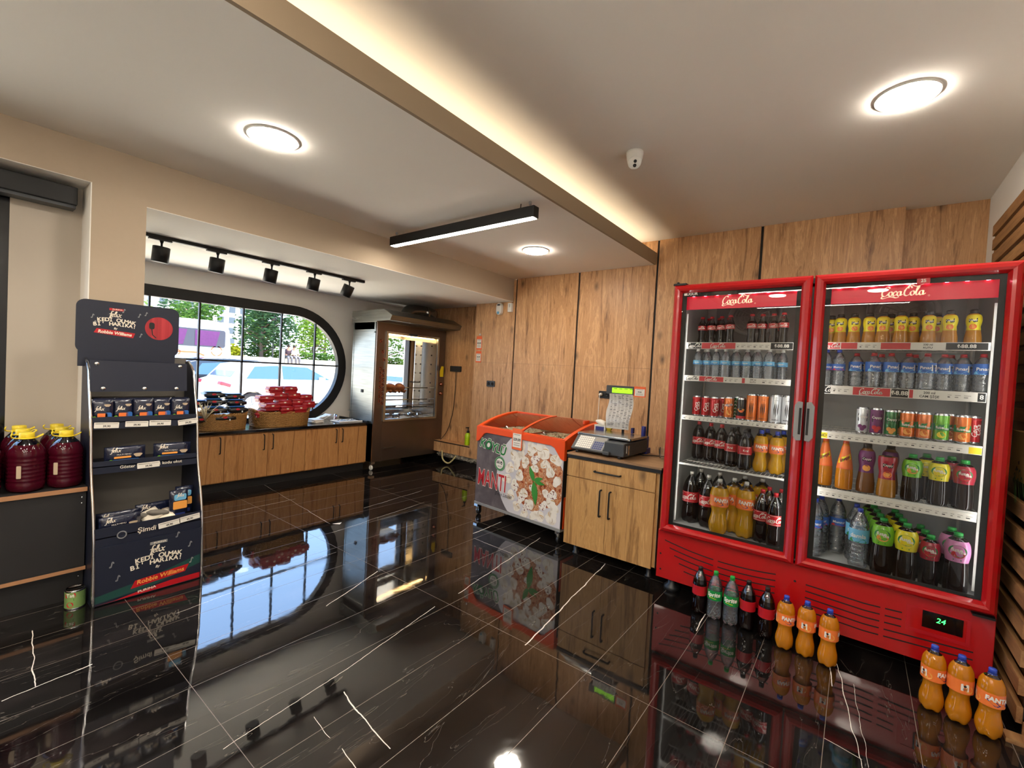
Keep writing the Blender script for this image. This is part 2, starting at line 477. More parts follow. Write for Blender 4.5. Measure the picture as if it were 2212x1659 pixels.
pr('grey_board', '#6f6a62', .8)
pr('foil_and_sky_blue', '#2a62a8', .3)  # pouch print blue, also the painted sky sheen on the black packs
pr('black_shelf', '#1e1c1c', .55)
pr('edge_wood', '#a97a55', .6)
pr('wicker', '#a67a42', .6, var=.5, vscale=60)
pr('red_pack', '#a01620', .4, coat=.12, bump=.35, vscale=35)
pr('black_pack', '#1b1714', .3, coat=.3, bump=.35, vscale=30)
pr('straw', '#d9c9a4', .7)
pr('lime_liquid', '#b9e01c', .25)
pr('hose', '#c9bd8a', .5)
pr('rubble', '#8a8478', .95, var=.4, vscale=60, bump=1.0)
pr('black_stone', '#0c0d0f', .12, coat=.3)
pr('concrete', '#ecdfc6', .9, var=.15, vscale=3)
pr('asphalt', '#b9ab92', .9, var=.1, vscale=2)
pr('can_metal', '#c7c9cb', .25, .9)
pr('can_red', '#b8141d', .25, .35, coat=.3)
pr('can_orange', '#e2742a', .25, .25, coat=.3)
pr('can_white', '#dcdfe2', .25, .3, coat=.3)
pr('can_black', '#1c1a1a', .25, .3, coat=.3)
pr('can_lime', '#6bb32c', .25, .25, coat=.3)
pr('can_green', '#1f6b38', .25, .3, coat=.3)
pr('display_green', '#86d414', .4, emit='#8fe016', es=.75)
pr('led_digits', '#20ff50', .4, emit='#2cff50', es=4.0)
pr('fridge_inner', '#c4c6c4', .5)
pr('fridge_grey', '#8e9092', .5)
pr('door_black', '#0a0a0c', .12)
pr('cardboard', '#c79a55', .8, var=.08, vscale=12)
pr('leaf', '#2c5a22', .55, var=.4, vscale=30)
pr('chicken', '#a45a26', .35, var=.35, vscale=25, bump=.6)
pr('dough', '#cdbfa0', .7, var=.25, vscale=60, bump=.8)
pr('white_car', '#b5b8ba', .25, coat=.6)
pr('dark_car', '#14171b', .25, coat=.8)
pr('car_glass', '#35505f', .08, coat=.5)
pr('tyre', '#1a1a1a', .8)
pr('rim', '#9a9da0', .35, .7)
pr('lamp_red', '#c42a38', .25)
pr('bus_white', '#b9bec2', .3, coat=.4)
pr('bus_glass', '#2a2433', .1, coat=.4)
pr('curtain_purple', '#5c2658', .8, var=.25, vscale=14)
pr('bark', '#5b4a3d', .9)
pr('skin', '#b98468', .6)
pr('hair_dark', '#2c221c', .8)
pr('shirt_dark', '#4a3338', .8)
pr('trousers_grey', '#5c5a5e', .8)
pr('facade', '#8d8b88', .9)
pr('facade_dark', '#39444e', .4)
pr('tin_label', '#7a9a5a', .4)
pr('plug_white', '#efece4', .4)
pr('box_blue', '#2b2f7c', .4)
pr('printed_sheet', '#c9c6c0', .3, coat=.4)
speck('stone_print', [(0, '#3a3436'), (.45, '#5a5254'), (.6, '#6d6466'), (1, '#8f8587')], 6, .45, 8, dist=.6)
speck('plate_print', [(0, '#b9b6bb'), (.5, '#cfccd0'), (1, '#e4e1e3')], 1.5, .45, 3)
speck('dumpling_print', [(0, '#b49a7c'), (.38, '#d8cdbb'), (.5, '#ece6da'), (1, '#f6f2ea')], 16, .45, 4)
speck('sauce_print', [(0, '#4a1a12'), (.36, '#8a3a1e'), (.45, '#b96a3a'), (.52, '#cfa27a'), (.58, '#a04a24'), (.66, '#d8c0a0'), (1, '#6a1c14')], 24, .45, 5)
speck('spice_print', [(0, '#6a2418'), (.44, '#efe9de'), (.54, '#f4f0e8'), (.62, '#7a2c1e'), (1, '#f0ebe0')], 45, .45, 4)
pr('crease_print', '#b9a48a', .5); pr('butter_print', '#d3a25c', .5)
speck('curtain_red', [(0, '#5a0f14'), (.5, '#a4242c'), (1, '#d2464c')], 30, .5, 2, (1, 1, .02))
speck('brushed', [(0, '#777873'), (.5, '#93948f'), (1, '#a9aaa5')], 3, .34, 4, (1, 1, 14), 0, .95)
wood('wall_wood', [(.30, '#7c553a'), (.40, '#ab7e53'), (.46, '#cb9c6d'), (.52, '#bb8c60'), (.58, '#dcae7e'), (.66, '#b5865e'), (.76, '#d8aa7e')], .45, .8)
wood('cabinet_wood', [(.28, '#7c5630'), (.40, '#a87c48'), (.48, '#c5985e'), (.55, '#b88a52'), (.64, '#cfa369'), (.76, '#a0743f')], .5, .8, s=1.1, seed=4.2)
wood('counter_wood', [(.28, '#74492a'), (.40, '#a5703f'), (.48, '#bf8a54'), (.55, '#b07b48'), (.64, '#c8955f'), (.76, '#96663a')], .5, .8, s=1.0, seed=9.2)
wood('top_wood', [(.3, '#7d5f43'), (.5, '#a5825f'), (.7, '#b39070')], .4, .3, 'X', 1.2, 2.0)
wood('slat_wood', [(.3, '#6b4a2c'), (.5, '#94693f'), (.7, '#a87e50')], .6, .5, 'Y', 1.3, 6.0)
clear('window_glass', (.97, .99, .99), .0, .0)
clear('fridge_glass', (.88, .90, .89), .0, .0, ior=1.45)
clear('cold_glass', (.93, .9, .88), .02, .0)
clear('bottle_clear', (.86, .88, .9), .09, .05, .5, 80, .06, (.8, .85, .9))
clear('bottle_neck', (.72, .70, .68), .08, .05)
clear('bottle_ribbed', (.84, .88, .92), .12, .06, .45, 55, .12, (.8, .86, .92))
clear('clear_tub', (.9, .92, .93), .06, .05, haze=.06)
liquid('cola', '#100504', .03)
liquid('tea', '#170a05', .06)
liquid('orange_drink', '#f7b91c', .5)
liquid('deep_orange', '#f59c1a', .5)
liquid('juice', '#e6a136', .5)
liquid('brown_juice', '#8a5a30', .4)
liquid('red_syrup', '#4a0a1c', .25)
def leafmat(name, a, b):
    m, n, out = newmat(name); t = N(n, 'TexCoord'); no = N(n, 'TexNoise', Scale=1.3, Detail=3.0); L(n, t.outputs['Object'], no.inputs['Vector'])
    r = ramp(n, [(.3, a), (.7, b)]); L(n, no.outputs[0], r.inputs[0])
    d = N(n, 'BsdfDiffuse'); tl = N(n, 'BsdfTranslucent'); mx = N(n, 'MixShader'); mx.inputs[0].default_value = .35
    L(n, r.outputs[0], d.inputs[0]); L(n, r.outputs[0], tl.inputs[0]); L(n, d.outputs[0], mx.inputs[1]); L(n, tl.outputs[0], mx.inputs[2]); L(n, mx.outputs[0], out.inputs[0])
leafmat('foliage_dark', '#1e3326', '#3e5a38'); leafmat('foliage_mid', '#2f4d22', '#557434'); leafmat('foliage_yellow', '#a8a828', '#d2c83c'); leafmat('foliage_light', '#4c6c26', '#7c963c')
em('lamp_glow', (1.0, .90, .77), LAMP_E); em('line_glow', (1.0, .90, .76), LINE_E); em('cove_glow', (1.0, .80, .55), COVE_E)
em('fridge_led', (1.0, .98, .95), 7.0); em('sign_led', (1.0, .25, .35), 14.0); em('spot_glow', (1.0, .9, .76), 12.0); em('oven_lamp', (1.0, .62, .25), 10.0)
# backlit header sign of the drinks fridge
pr('sign_red', '#c21d33', .35, emit='#c2142c', es=.35); pr('sign_cream', '#f2dfc0', .4, emit='#f2dcc0', es=.35)
# polished black marble plank tiles with joints and veins
VEINS = [(-2.04, 2.19, -2.22, 3.44, 4.2), (-1.37, 2.03, -1.53, 3.35, 7), (-1.90, 1.23, -2.03, 1.97, 3), (-1.84, .71, -1.90, 1.23, 3), (-.01, 3.09, .05, 2.65, 4), (.05, 2.65, .10, 2.29, 3), (-.70, 3.10, -.69, 2.85, 6),
         (-3.38, .36, -2.80, .31, 4), (-2.78, .21, -2.82, .50, 5), (-4.01, 2.8, -4.13, 3.7, 4), (-4.72, 1.58, -4.76, 2.46, 5), (-2.72, 3.08, -2.74, 3.52, 8), (-2.64, 3.0, -2.19, 2.97, 2.5), (-1.78, 1.18, -1.37, 1.12, 5),
         (-1.51, 1.0, -1.39, .99, 4), (.07, 2.91, .12, 2.31, 1.6), (-1.74, 1.02, -1.59, 1.0, 2), (-2.51, 1.52, -2.69, 2.02, 5), (-.03, 2.37, .10, 2.34, 3), (-5.53, 2.47, -3.82, 2.31, 2.4), (-.04, 3.05, -.02, 2.81, 5), (-3.6, 2.2, -3.75, 3.4, 3), (-3.05, .9, -3.2, 2.0, 2.5)]
def floor_mat():
    m, n, out = newmat('black_marble')
    t = N(n, 'TexCoord'); wb = N(n, 'TexNoise', Scale=5.0, Detail=4.0); L(n, t.outputs['Object'], wb.inputs['Vector'])
    sp0 = N(n, 'SeparateXYZ'); L(n, t.outputs['Object'], sp0.inputs[0])
    def mth(op, a, b=None, c=None, clamp=False):
        q = N(n, 'Math', operation=op); q.use_clamp = clamp
        for i, v in enumerate((a, b, c)):
            if v is None: continue
            if isinstance(v, (int, float)): q.inputs[i].default_value = v
            else: L(n, v, q.inputs[i])
        return q.outputs[0]
    X, Y = sp0.outputs[0], sp0.outputs[1]
    wob = mth('MULTIPLY_ADD', wb.outputs[0], .036, -.018)
    def line(co, off, pitch, hw):
        f = mth('FRACT', mth('DIVIDE', mth('ADD', co, off), pitch))
        d = mth('MULTIPLY', mth('ABSOLUTE', mth('SUBTRACT', mth('ABSOLUTE', mth('SUBTRACT', f, .5)), .5)), pitch)
        return mth('LESS_THAN', d, hw)
    jy = line(X, .03, .325, .0013); jx = line(Y, -.75 + 13, 1.3, .0012)
    joint = mth('MAXIMUM', jy, jx)
    acc = None
    for (x0, y0, x1, y1, w) in VEINS:
        ln = math.hypot(x1 - x0, y1 - y0); ux, uy = (x1 - x0) / ln, (y1 - y0) / ln
        a = mth('MULTIPLY_ADD', X, ux, mth('MULTIPLY_ADD', Y, uy, -(x0 * ux + y0 * uy)))
        d = mth('MULTIPLY_ADD', X, -uy, mth('MULTIPLY_ADD', Y, ux, -(-x0 * uy + y0 * ux)))
        d = mth('ABSOLUTE', mth('ADD', d, wob))
        hit = mth('LESS_THAN', d, mth('MULTIPLY', mth('ADD', wb.outputs[0], .15), w * .0007))
        ins = mth('MULTIPLY', mth('GREATER_THAN', a, 0.0), mth('LESS_THAN', a, ln))
        v = mth('MULTIPLY', hit, ins)
        acc = v if acc is None else mth('MAXIMUM', acc, v)
    # soft hairline streaks running along the planks
    mp = N(n, 'Mapping'); mp.inputs['Scale'].default_value = (5, .7, 1); L(n, t.outputs['Object'], mp.inputs[0])
    n2 = N(n, 'TexNoise', Scale=1.0, Detail=5.0, Distortion=1.2); L(n, mp.outputs[0], n2.inputs['Vector'])
    hair = mth('LESS_THAN', mth('ABSOLUTE', mth('SUBTRACT', n2.outputs[0], .53)), .0016)
    n3 = N(n, 'TexNoise', Scale=2.2, Detail=8.0, Distortion=.6); mp3 = N(n, 'Mapping'); mp3.inputs['Scale'].default_value = (2.2, .8, 1)
    L(n, t.outputs['Object'], mp3.inputs[0]); L(n, mp3.outputs[0], n3.inputs['Vector'])
    r = ramp(n, [(.3, '#0d0b0b'), (.5, '#151312'), (.62, '#1f1b1a'), (.75, '#292523')]); L(n, n3.outputs[0], r.inputs[0])
    m1 = N(n, 'Mix', data_type='RGBA'); L(n, mth('MULTIPLY', hair, .16), m1.inputs[0]); L(n, r.outputs[0], m1.inputs['A']); m1.inputs['B'].default_value = lin('#a89c90')
    m2 = N(n, 'Mix', data_type='RGBA'); L(n, acc, m2.inputs[0]); L(n, m1.outputs[2], m2.inputs['A']); m2.inputs['B'].default_value = lin('#e6ddd2')
    m3 = N(n, 'Mix', data_type='RGBA'); L(n, joint, m3.inputs[0]); L(n, m2.outputs[2], m3.inputs['A']); m3.inputs['B'].default_value = lin('#75695e')
    p = N(n, 'BsdfPrincipled', Roughness=.035); p.inputs['IOR'].default_value = 1.78
    # wiped, slightly smeared polish
    n4 = N(n, 'TexNoise', Scale=3.0, Detail=6.0, Distortion=1.5); L(n, t.outputs['Object'], n4.inputs['Vector'])
    rg = mth('MULTIPLY_ADD', mth('SUBTRACT', n4.outputs[0], .5, None, True), .25, .03); L(n, mth('MAXIMUM', rg, mth('MULTIPLY', joint, .4)), p.inputs['Roughness'])
    bp = N(n, 'Bump', Strength=.05, Distance=.004); n5 = N(n, 'TexNoise', Scale=9.0, Detail=2.0); L(n, t.outputs['Object'], n5.inputs['Vector']); L(n, n5.outputs[0], bp.inputs['Height']); L(n, bp.outputs[0], p.inputs['Normal'])
    L(n, m3.outputs[2], p.inputs['Base Color']); L(n, p.outputs[0], out.inputs[0])
floor_mat()
# ---------------- room shell ----------------
XW, XR, YB, YF = -6.2, .74, 5.02, -3.2
SX = -3.91           # face of the soffit and column
LC, HC, SO, RC = 2.8, 3.07, 2.49, 2.556
struct('floor', G().box((XW - .2, YF, -.1), (XR + .2, 5.3, 0)), 'black_marble')
struct('ceiling', G().box((SX, YF, LC), (-1.915, YB + .02, LC + .05)).box((-2.40, YF, LC + .05), (-2.35, YB + .2, HC)).box((-2.40, YF, HC), (XR + .1, 5.3, HC + .1)), 'ceiling_paint')
struct('trim_1', G().box((-1.915, YF, LC - .0005), (-1.893, YB, 2.93)).box((-1.95, YF, LC + .05), (-1.915, YB, 2.86)), 'fascia_paint')
# cove led strip
cv = G().box((-2.06, YF + .1, LC + .052), (-2.02, YB - .06, LC + .068))
tag(obj('led_strip', cv, 'cove_glow'), 'warm glowing strip light hidden in the step of the ceiling', 'light strip')
# wall on the window side: face with the round ended window and the small window behind the oven
def stadium(y0, y1, z0, z1, n=28):
    r = (z1 - z0) / 2; cz = (z0 + z1) / 2; out = []
    for i in range(n + 1):
        t = -PI / 2 + PI * i / n; out.append((y1 - r + r * math.cos(t), cz + r * math.sin(t)))
    for i in range(n + 1):
        t = PI / 2 + PI * i / n; out.append((y0 + r + r * math.cos(t), cz + r * math.sin(t)))
    return out
WY0, WY1, WZ0, WZ1 = .42, 3.88, .60, 2.245
fx = lambda u, v, d: (d, u, v)
g = G(); plate(g, [[(.3, 0), (5.3, 0), (5.3, 2.6), (.3, 2.6)], stadium(WY0 + .03, WY1 - .03, WZ0 + .03, WZ1 - .03), [(4.60, .75), (5.12, .75), (5.12, 2.0), (4.60, 2.0)]], fx, XW - .16, XW)
struct('wall_left', g, 'white_paint')
g = G().box((XW - .16, .2, 0), (-4.3, .3, 2.6))                     # end of the bay
struct('wall_bay_end', g, 'white_paint')
g = G().box((XW - .16, .628, SO), (SX, 5.3, LC + .05)).box((XW - .16, .3, SO), (-4.3, .628, LC + .05)).box((-4.3, YF, RC), (SX, .628, LC + .05))
g.box((-4.16, .628, 0), (SX, .905, SO))
struct('wall_soffit', g, 'tan_paint')
g = G()
g.box((-4.3, .3, 0), (-4.15, .905, RC)).box((-4.3, YF, 2.42), (-4.15, .32, RC + .01)).box((-4.3, YF, 0), (-4.15, -2.2, RC))
struct('wall_recess', g, 'tan_paint_daylit')
struct('trim_2', G().box((-4.15, .622, 0), (SX - .002, .6285, RC)).box((-4.15, YF, RC - .003), (SX, .628, RC + .001)).box((XW, .31, SO - .004), (-4.3, YB + .2, SO + .002)).box((-4.3, .905, SO - .004), (SX - .001, YB + .2, SO + .002)), 'white_paint')
# wood clad wall: panels with dark joint strips
g = G()
PX = [-4.60, -3.86, -2.87, -1.875, -.84, .228]
for i in range(5):
    a, b = PX[i] + (.012 if i else 0), PX[i + 1] - (.012 if i < 4 else 0)
    zs = 1.62
    if i == 0:
        g.box((a, YB, 0.17), (b, YB + .1, zs - .0014)).box((a, YB, zs), (b, YB + .1, SO + .3))
    else:
        g.box((a, YB, 0.1), (b, YB + .1, zs - .0014)).box((a, YB, zs), (b, YB + .1, HC))
g.box((.228, YB + .1, 0), (XR + .05, YB + .2, HC)).box((-4.6, 5.22, 0), (XR + .1, 5.3, HC + .05)).box((XW, 5.22, 0), (-4.6, 5.3, .2))
g.box((XW, 5.2, .1), (-4.6, 5.28, 2.6)).box((-4.61, YB + .1, .34), (-4.60, 5.2, 2.6)).box((XW, YB, .17), (-4.6, YB + .02, .325)).box((XW, YB, .325), (-4.6, 5.2, .34))
struct('wall_back', g, 'wall_wood')
g = G()
for x in PX[1:-1]: g.box((x - .012, YB + .012, .1), (x + .012, YB + .1, HC))
g.box((XW, YB - .001, .322), (-4.6, YB + .01, .338))
struct('trim_3', g, 'black_trim')
struct('baseboard_back', G().box((XW, YB + .005, 0), (XR, YB + .09, .10)), 'black_stone')
g = G()
for k in range(60):
    x = -5.3 + k * .024 + R.uniform(-.01, .01); s_ = R.uniform(.008, .022)
    g.obox(Matrix.Translation((x, YB + .02, .11 + R.uniform(0, .035))) @ Matrix.Rotation(R.uniform(0, 3), 4, 'X') @ Matrix.Rotation(R.uniform(0, 3), 4, 'Z'), s_, s_, s_)
g.box((-5.3, YB + .03, .1), (-3.9, YB + .09, .17))
struct('trim_4', g, 'rubble')
struct('wall_right', G().box((XR, YF, 0), (XR + .12, 5.3, HC + .05)), 'bright_white')
struct('wall_front', G().box((-4.3, YF - .1, 0), (XR + .1, YF, HC + .05)), 'tan_paint')
# round-ended window: frame, glazing bars, glass
wdw = obj('window_1', (lambda g: (plate(g, [stadium(WY0, WY1, WZ0, WZ1), stadium(WY0 + .125, WY1 - .125, WZ0 + .125, WZ1 - .125)], fx, XW - .05, XW + .03), g)[1])(G()), 'black_metal'); wdw['kind'] = 'structure'
g = G(); inn = (WZ1 - WZ0) / 2 - .125; cz_ = (WZ0 + WZ1) / 2
for k in range(7):
    y = .53 + .4775 * k
    if y < .7: continue
    dy = max(0, y - (WY1 - .125 - inn), (WY0 + .125 + inn) - y); h = math.sqrt(max(0, inn ** 2 - dy ** 2))
    g.box((XW - .03, y - .009, cz_ - h), (XW + .005, y + .009, cz_ + h))
g.box((XW - .03, WY0 + .1, 1.437), (XW + .005, WY1 - .1, 1.457))
obj('glazing_bars', g, 'black_metal', wdw)
g = G(); v, f = fill2d([stadium(WY0 + .11, WY1 - .11, WZ0 + .11, WZ1 - .11)]); g.add([(XW - .02, a, b) for a, b in v], f)
obj('pane', g, 'window_glass', wdw)
w2 = obj('window_2', (lambda g: (plate(g, [[(4.59, .74), (5.13, .74), (5.13, 2.01), (4.59, 2.01)], [(4.63, .78), (5.09, .78), (5.09, 1.97), (4.63, 1.97)]], fx, XW - .1, XW + .01), g)[1])(G()), 'black_metal'); w2['kind'] = 'structure'
obj('pane', G().poly([(XW - .05, 4.62, .77), (XW - .05, 5.10, .77), (XW - .05, 5.10, 1.98), (XW - .05, 4.62, 1.98)]), 'window_glass', w2)
# automatic sliding entrance door left of the column
d = obj('door_1', G().box((-4.22, .0, 0), (-4.16, .315, 2.42)).box((-4.22, -2.2, 2.3), (-4.16, 0, 2.42)).box((-4.22, -2.2, 0), (-4.16, -2.12, 2.3)).box((-4.22, -1.12, 0), (-4.16, -1.06, 2.3)), 'door_black'); d['kind'] = 'structure'
obj('pane', G().poly([(-4.19, -2.12, .02), (-4.19, 0, .02), (-4.19, 0, 2.3), (-4.19, -2.12, 2.3)]), 'window_glass', d)
t = thing('door_operator', 'long black box of the sliding door drive under the ceiling of the entrance recess', 'door drive', (-4.1, -.8, 2.40))
obj('housing', G().box((-4.145, -2.2, 2.415), (-4.02, .58, 2.525)), 'black_metal', t, bev=.004)
obj('rail', G().box((-4.14, -2.2, 2.395), (-4.04, .575, 2.415)), 'dark_grey', t)
# ---------------- street outside ----------------
struct('street', G().box((-75, -40, -.2), (XW - .16, 60, -.06)), 'asphalt')
struct('pavement', G().box((-9, -14, -.06), (XW - .16, 30, 0)).box((XW - .16, -14, -.06), (-4.3, .2, 0)), 'concrete')
struct('park_ground', G().box((-75, -40, -.06), (-27, 70, 1.1)), 'concrete')
struct('garden_wall', G().box((-27, -12, 0), (-26.6, 34, 1.52)).box((-27.05, -12, 1.5), (-26.55, 34, 1.58)), 'concrete')
def car(name, label, x, y, L_, paint, suv=0.0):
    # x = near side, y = rear; drives towards +y
    t = thing(name, label, 'car', (x - .9, y + L_ / 2, -.06))
    W_ = 1.75; z0 = -.06
    lo = [(0, .45), (.02, .72), (.10, .92), (.28, .98), (L_ * .66, .98), (L_ - .25, .86 + suv * .05), (L_ - .03, .66), (L_, .38), (L_ - .1, .24), (.12, .24)]
    def arch(cy0, r, n=8): return [(cy0 + r * math.cos(PI * i / n), .30 + r * math.sin(PI * i / n)) for i in range(n + 1)]
    poly = lo[:9] + [(y_, z_) for y_, z_ in arch(L_ - .85, .36) if z_ > .24] + [(y_, z_) for y_, z_ in arch(.80, .36) if z_ > .24] + [lo[9]]
    g = G(); secs = [(-.0, .0), (.0, 0)]
    g.prism(poly, lambda u, v, d_: (x + d_ - .02 * max(0, v - .6), y + u, z0 + v), -W_, 0)
    H = 1.47 + suv * .05
    gh = [(.25, .97), (.55, 1.36), (.95, H - .03), (1.6, H), (2.4, H - .02), (2.75, H - .10), (L_ * .74, .96)]
    n = len(gh); o = []
    for d_, ins in ((0, 0), (-W_, 0)):
        for (u, v) in gh: k = (v - .97) * .32; o.append((x + (d_ - k if d_ == 0 else d_ + k), y + u, z0 + v))
    g.add(o, [tuple(range(n)), tuple(range(2 * n - 1, n - 1, -1))] + [(i, i + n, (i + 1) % n + n, (i + 1) % n) for i in range(n)])
    obj('body', g, paint, t, bev=.02)
    gl = G(); xs = lambda v, s: x + .006 - (v - .97) * .32
    for q in ([(.62, 1.0), (.86, 1.33), (1.5, 1.38), (1.5, 1.0)], [(1.6, 1.0), (1.6, 1.38), (2.35, 1.36), (3.0, 1.02), (3.0, 1.0)]):
        gl.poly([(xs(v, 0), y + u, z0 + v) for u, v in q]); gl.poly([(x - W_ - .006 + (v - .97) * .32, y + u, z0 + v) for u, v in q])
    gl.poly([(x - .14, y + L_ * .735, z0 + .99), (x - .22, y + 2.79, z0 + H - .13), (x - W_ + .22, y + 2.79, z0 + H - .13), (x - W_ + .14, y + L_ * .735, z0 + .99)])
    gl.poly([(x - .16, y + .29, z0 + 1.04), (x - .24, y + .54, z0 + 1.33), (x - W_ + .24, y + .54, z0 + 1.33), (x - W_ + .16, y + .29, z0 + 1.04)])

    obj('side_windows', gl, 'car_glass', t)
    for cy0 in (.80, L_ - .85):
        for s_ in (0, -1):
            M = Matrix.Translation((x - .02 + s_ * (W_ - .2), y + cy0, z0 + .31)) @ Matrix.Rotation(-PI / 2, 4, 'Y')
            g = G().lathe([(.30, 0), (.315, .03), (.315, .18), (.30, .2)], 22, 0, M=M)
            w_ = obj('wheel', g, 'tyre', t)
            g = G().lathe([(.05, -.006), (.20, -.004), (.21, .0)], 16, 0, M=M)
            for k in range(5): g.obox(M @ Matrix.Rotation(k * 2 * PI / 5, 4, 'Z') @ Matrix.Translation((.11, 0, -.012)), .1, .018, .008)
            obj('hub', g, 'rim', w_)
    for s_ in (.0, 1.0): obj('tail_lamp', G().obox(Matrix.Translation((x - .10 - s_ * (W_ - .2), y + .13, z0 + .84)) @ Matrix.Rotation(-.3, 4, 'X'), .108, .13, .045), 'lamp_red', t, bev=.02)
    for mx_ in (x + .09, x - W_ - .09): obj('door_mirror', G().obox(Matrix.Translation((mx_, y + 2.72, z0 + 1.03)), .10, .06, .055), paint, t, bev=.02)
    return t
car('white_car', 'white hatchback parked close outside the big window', -13.0, 4.62, 4.3, 'white_car')
car('grey_car', 'dark grey car parked beyond the white hatchback', -15.4, 4.15, 4.5, 'dark_car', 1)
# bus
t = thing('minibus', 'white minibus with purple curtains parked in the street', 'bus', (-20, 2.5, -.06))
g = G(); bp = [(0, .35), (0, 2.3), (.12, 2.55), (.35, 2.68), (8.0, 2.76), (8.35, 2.68), (8.5, 2.45), (8.58, 1.5), (8.6, .35)]
g.prism(bp, lambda u, v, d_: (-18.4 + d_, -1.7 + u, v), -2.2, 0)
obj('body', g, 'bus_white', t, bev=.06)
g = G(); g.prism(rrect(8.2, .62, .08, 4, 2.55, 2.12), lambda u, v, d_: (-18.4 + d_, u, v), -.01, .012)
gl = obj('side_glass', g, 'bus_glass', t)
g = G()
for a, b in ((-1.0, .6), (1.4, 3.0), (3.3, 4.3), (4.5, 5.35), (5.7, 6.35)): g.prism([(a, 1.85), (b, 1.85), (b + .12, 2.38), (a, 2.38)], lambda u, v, d_: (-18.385 + d_, u, v), 0, .008)
obj('curtain', g, 'curtain_purple', gl)
g = G()
for (cy_, r_) in ((6.38, .17), (5.2, .08)):
    for k in range(4):
        a0 = k * 90 + 10; pts = [(cy_ + r_ * math.cos(math.radians(a0 + i * 14)), 1.68 - (.1 if r_ < .1 else 0) + r_ * math.sin(math.radians(a0 + i * 14))) for i in range(6)]
        g.ribbon(pts, [.035] * 6, lambda u, v: (-18.388, u, v))
g.ribbon([(4.0, 1.58), (5.75, 1.60), (6.0, 1.5)], [.05] * 3, lambda u, v: (-18.388, u, v))
obj('emblem', g, 'orange_tag', t)
for cy_ in (-.2, 5.4):
    M = Matrix.Translation((-18.42, cy_, .36)) @ Matrix.Rotation(-PI / 2, 4, 'Y'); obj('wheel', G().lathe([(.38, 0), (.42, .03), (.42, .25), (.38, .27)], 22, M=M), 'tyre', t)
# trees and bushes: trunk, branches, leaves
def tree(name, label, x, y, z0, H, cr_, cz0, mat, nl, ls, group='trees in the park', cat_='tree', trunk=True, seed=0, squash=1.0):
    q = random.Random(seed); t = thing(name, label, cat_, (x, y, z0), 0, group)
    if trunk:
        g = G(); g.tube([(x, y, z0 - .05), (x + .05, y - .05, z0 + cz0 * .6), (x, y, z0 + H * .75)], .1, 8, rr=[.15, .11, .05])
        for k in range(7):
            a = q.uniform(0, 6.28); h = z0 + cz0 * .7 + k * .22; g.tube([(x, y, h), (x + math.cos(a) * cr_ * .4, y + math.sin(a) * cr_ * .4, h + .4), (x + math.cos(a) * cr_ * .75, y + math.sin(a) * cr_ * .75, h + .7)], .04, 5, rr=[.05, .035, .012])
        obj('trunk', g, 'bark', t)
    g = G(); zc = z0 + (cz0 + H) / 2; hh = (H - cz0) / 2
    lobes = [(x + q.uniform(-.5, .5) * cr_, y + q.uniform(-.55, .55) * cr_, zc + q.uniform(-.6, .7) * hh, q.uniform(.4, .62) * cr_) for _ in range(11)]
    for i in range(nl):
        lx, ly, lz, lr = q.choice(lobes)
        u = q.uniform(-1, 1); a = q.uniform(0, 6.28); s_ = math.sqrt(1 - u * u); rr_ = lr * q.uniform(.72, 1.05)
        p = Vector((lx + rr_ * s_ * math.cos(a), ly + rr_ * s_ * math.sin(a), lz + rr_ * u * squash))
        if p.z < z0: p.z = z0 + .05
        M = Matrix.Translation(p) @ Matrix.Rotation(q.uniform(0, 6.28), 4, 'Z') @ Matrix.Rotation(q.uniform(0, 3.1), 4, 'X')
        k = ls * q.uniform(.6, 1.3)
        g.add([M @ Vector(c) for c in ((-k, 0, 0), (0, -k * .45, .02), (k, 0, 0), (0, k * .45, .02))], [(0, 1, 2, 3)])
    obj('foliage', g, mat, t)
TR = [('leafy_tree', 'tall dense grey-green street tree in the middle of the window view', -27.6, 11.9, 1.1, 4.6, 1.9, 1.1, 'foliage_dark', 3600, .12),
      ('leafy_tree', 'green tree beyond the minibus roof', -31.5, 9.9, 1.1, 4.4, 1.3, .8, 'foliage_mid', 2200, .12),
      ('leafy_tree', 'bright yellow-green bushy tree above the left end of the minibus', -30, 6.9, 1.1, 2.6, 1.5, .2, 'foliage_yellow', 2200, .11),
      ('leafy_tree', 'light green tree at the rounded end of the window', -30.5, 16.6, 1.1, 4.4, 1.7, .5, 'foliage_light', 2800, .12),
      ('leafy_tree', 'green tree behind the seated pair', -31.5, 13.4, 1.1, 4.2, 1.3, .4, 'foliage_mid', 2400, .12),
      ('leafy_tree', 'pale leafy tree at the far left edge of the window', -28, 6.2, 1.1, 3.3, .75, 1.1, 'foliage_light', 900, .11),
      ('leafy_tree', 'dark tree behind the yellow-green one', -36, 10.6, 1.1, 4.6, 2.0, .6, 'foliage_dark', 2200, .14),
      ('leafy_tree', 'tree seen through the small window behind the oven', -27.5, 20.6, 1.1, 4.8, 2.6, .6, 'foliage_mid', 2600, .13),
      ('leafy_tree', 'dark green tree right of the seated pair', -33, 18.9, 1.1, 4.8, 2.2, .4, 'foliage_dark', 2000, .14),
      ('round_bush', 'yellow-green bush in front of the tall street tree', -27.8, 10.55, 1.1, 1.3, .5, .0, 'foliage_yellow', 900, .08)]
for i, a in enumerate(TR): tree(*a, seed=i + 3, trunk=a[0] == 'leafy_tree')
q = random.Random(5); g = G()
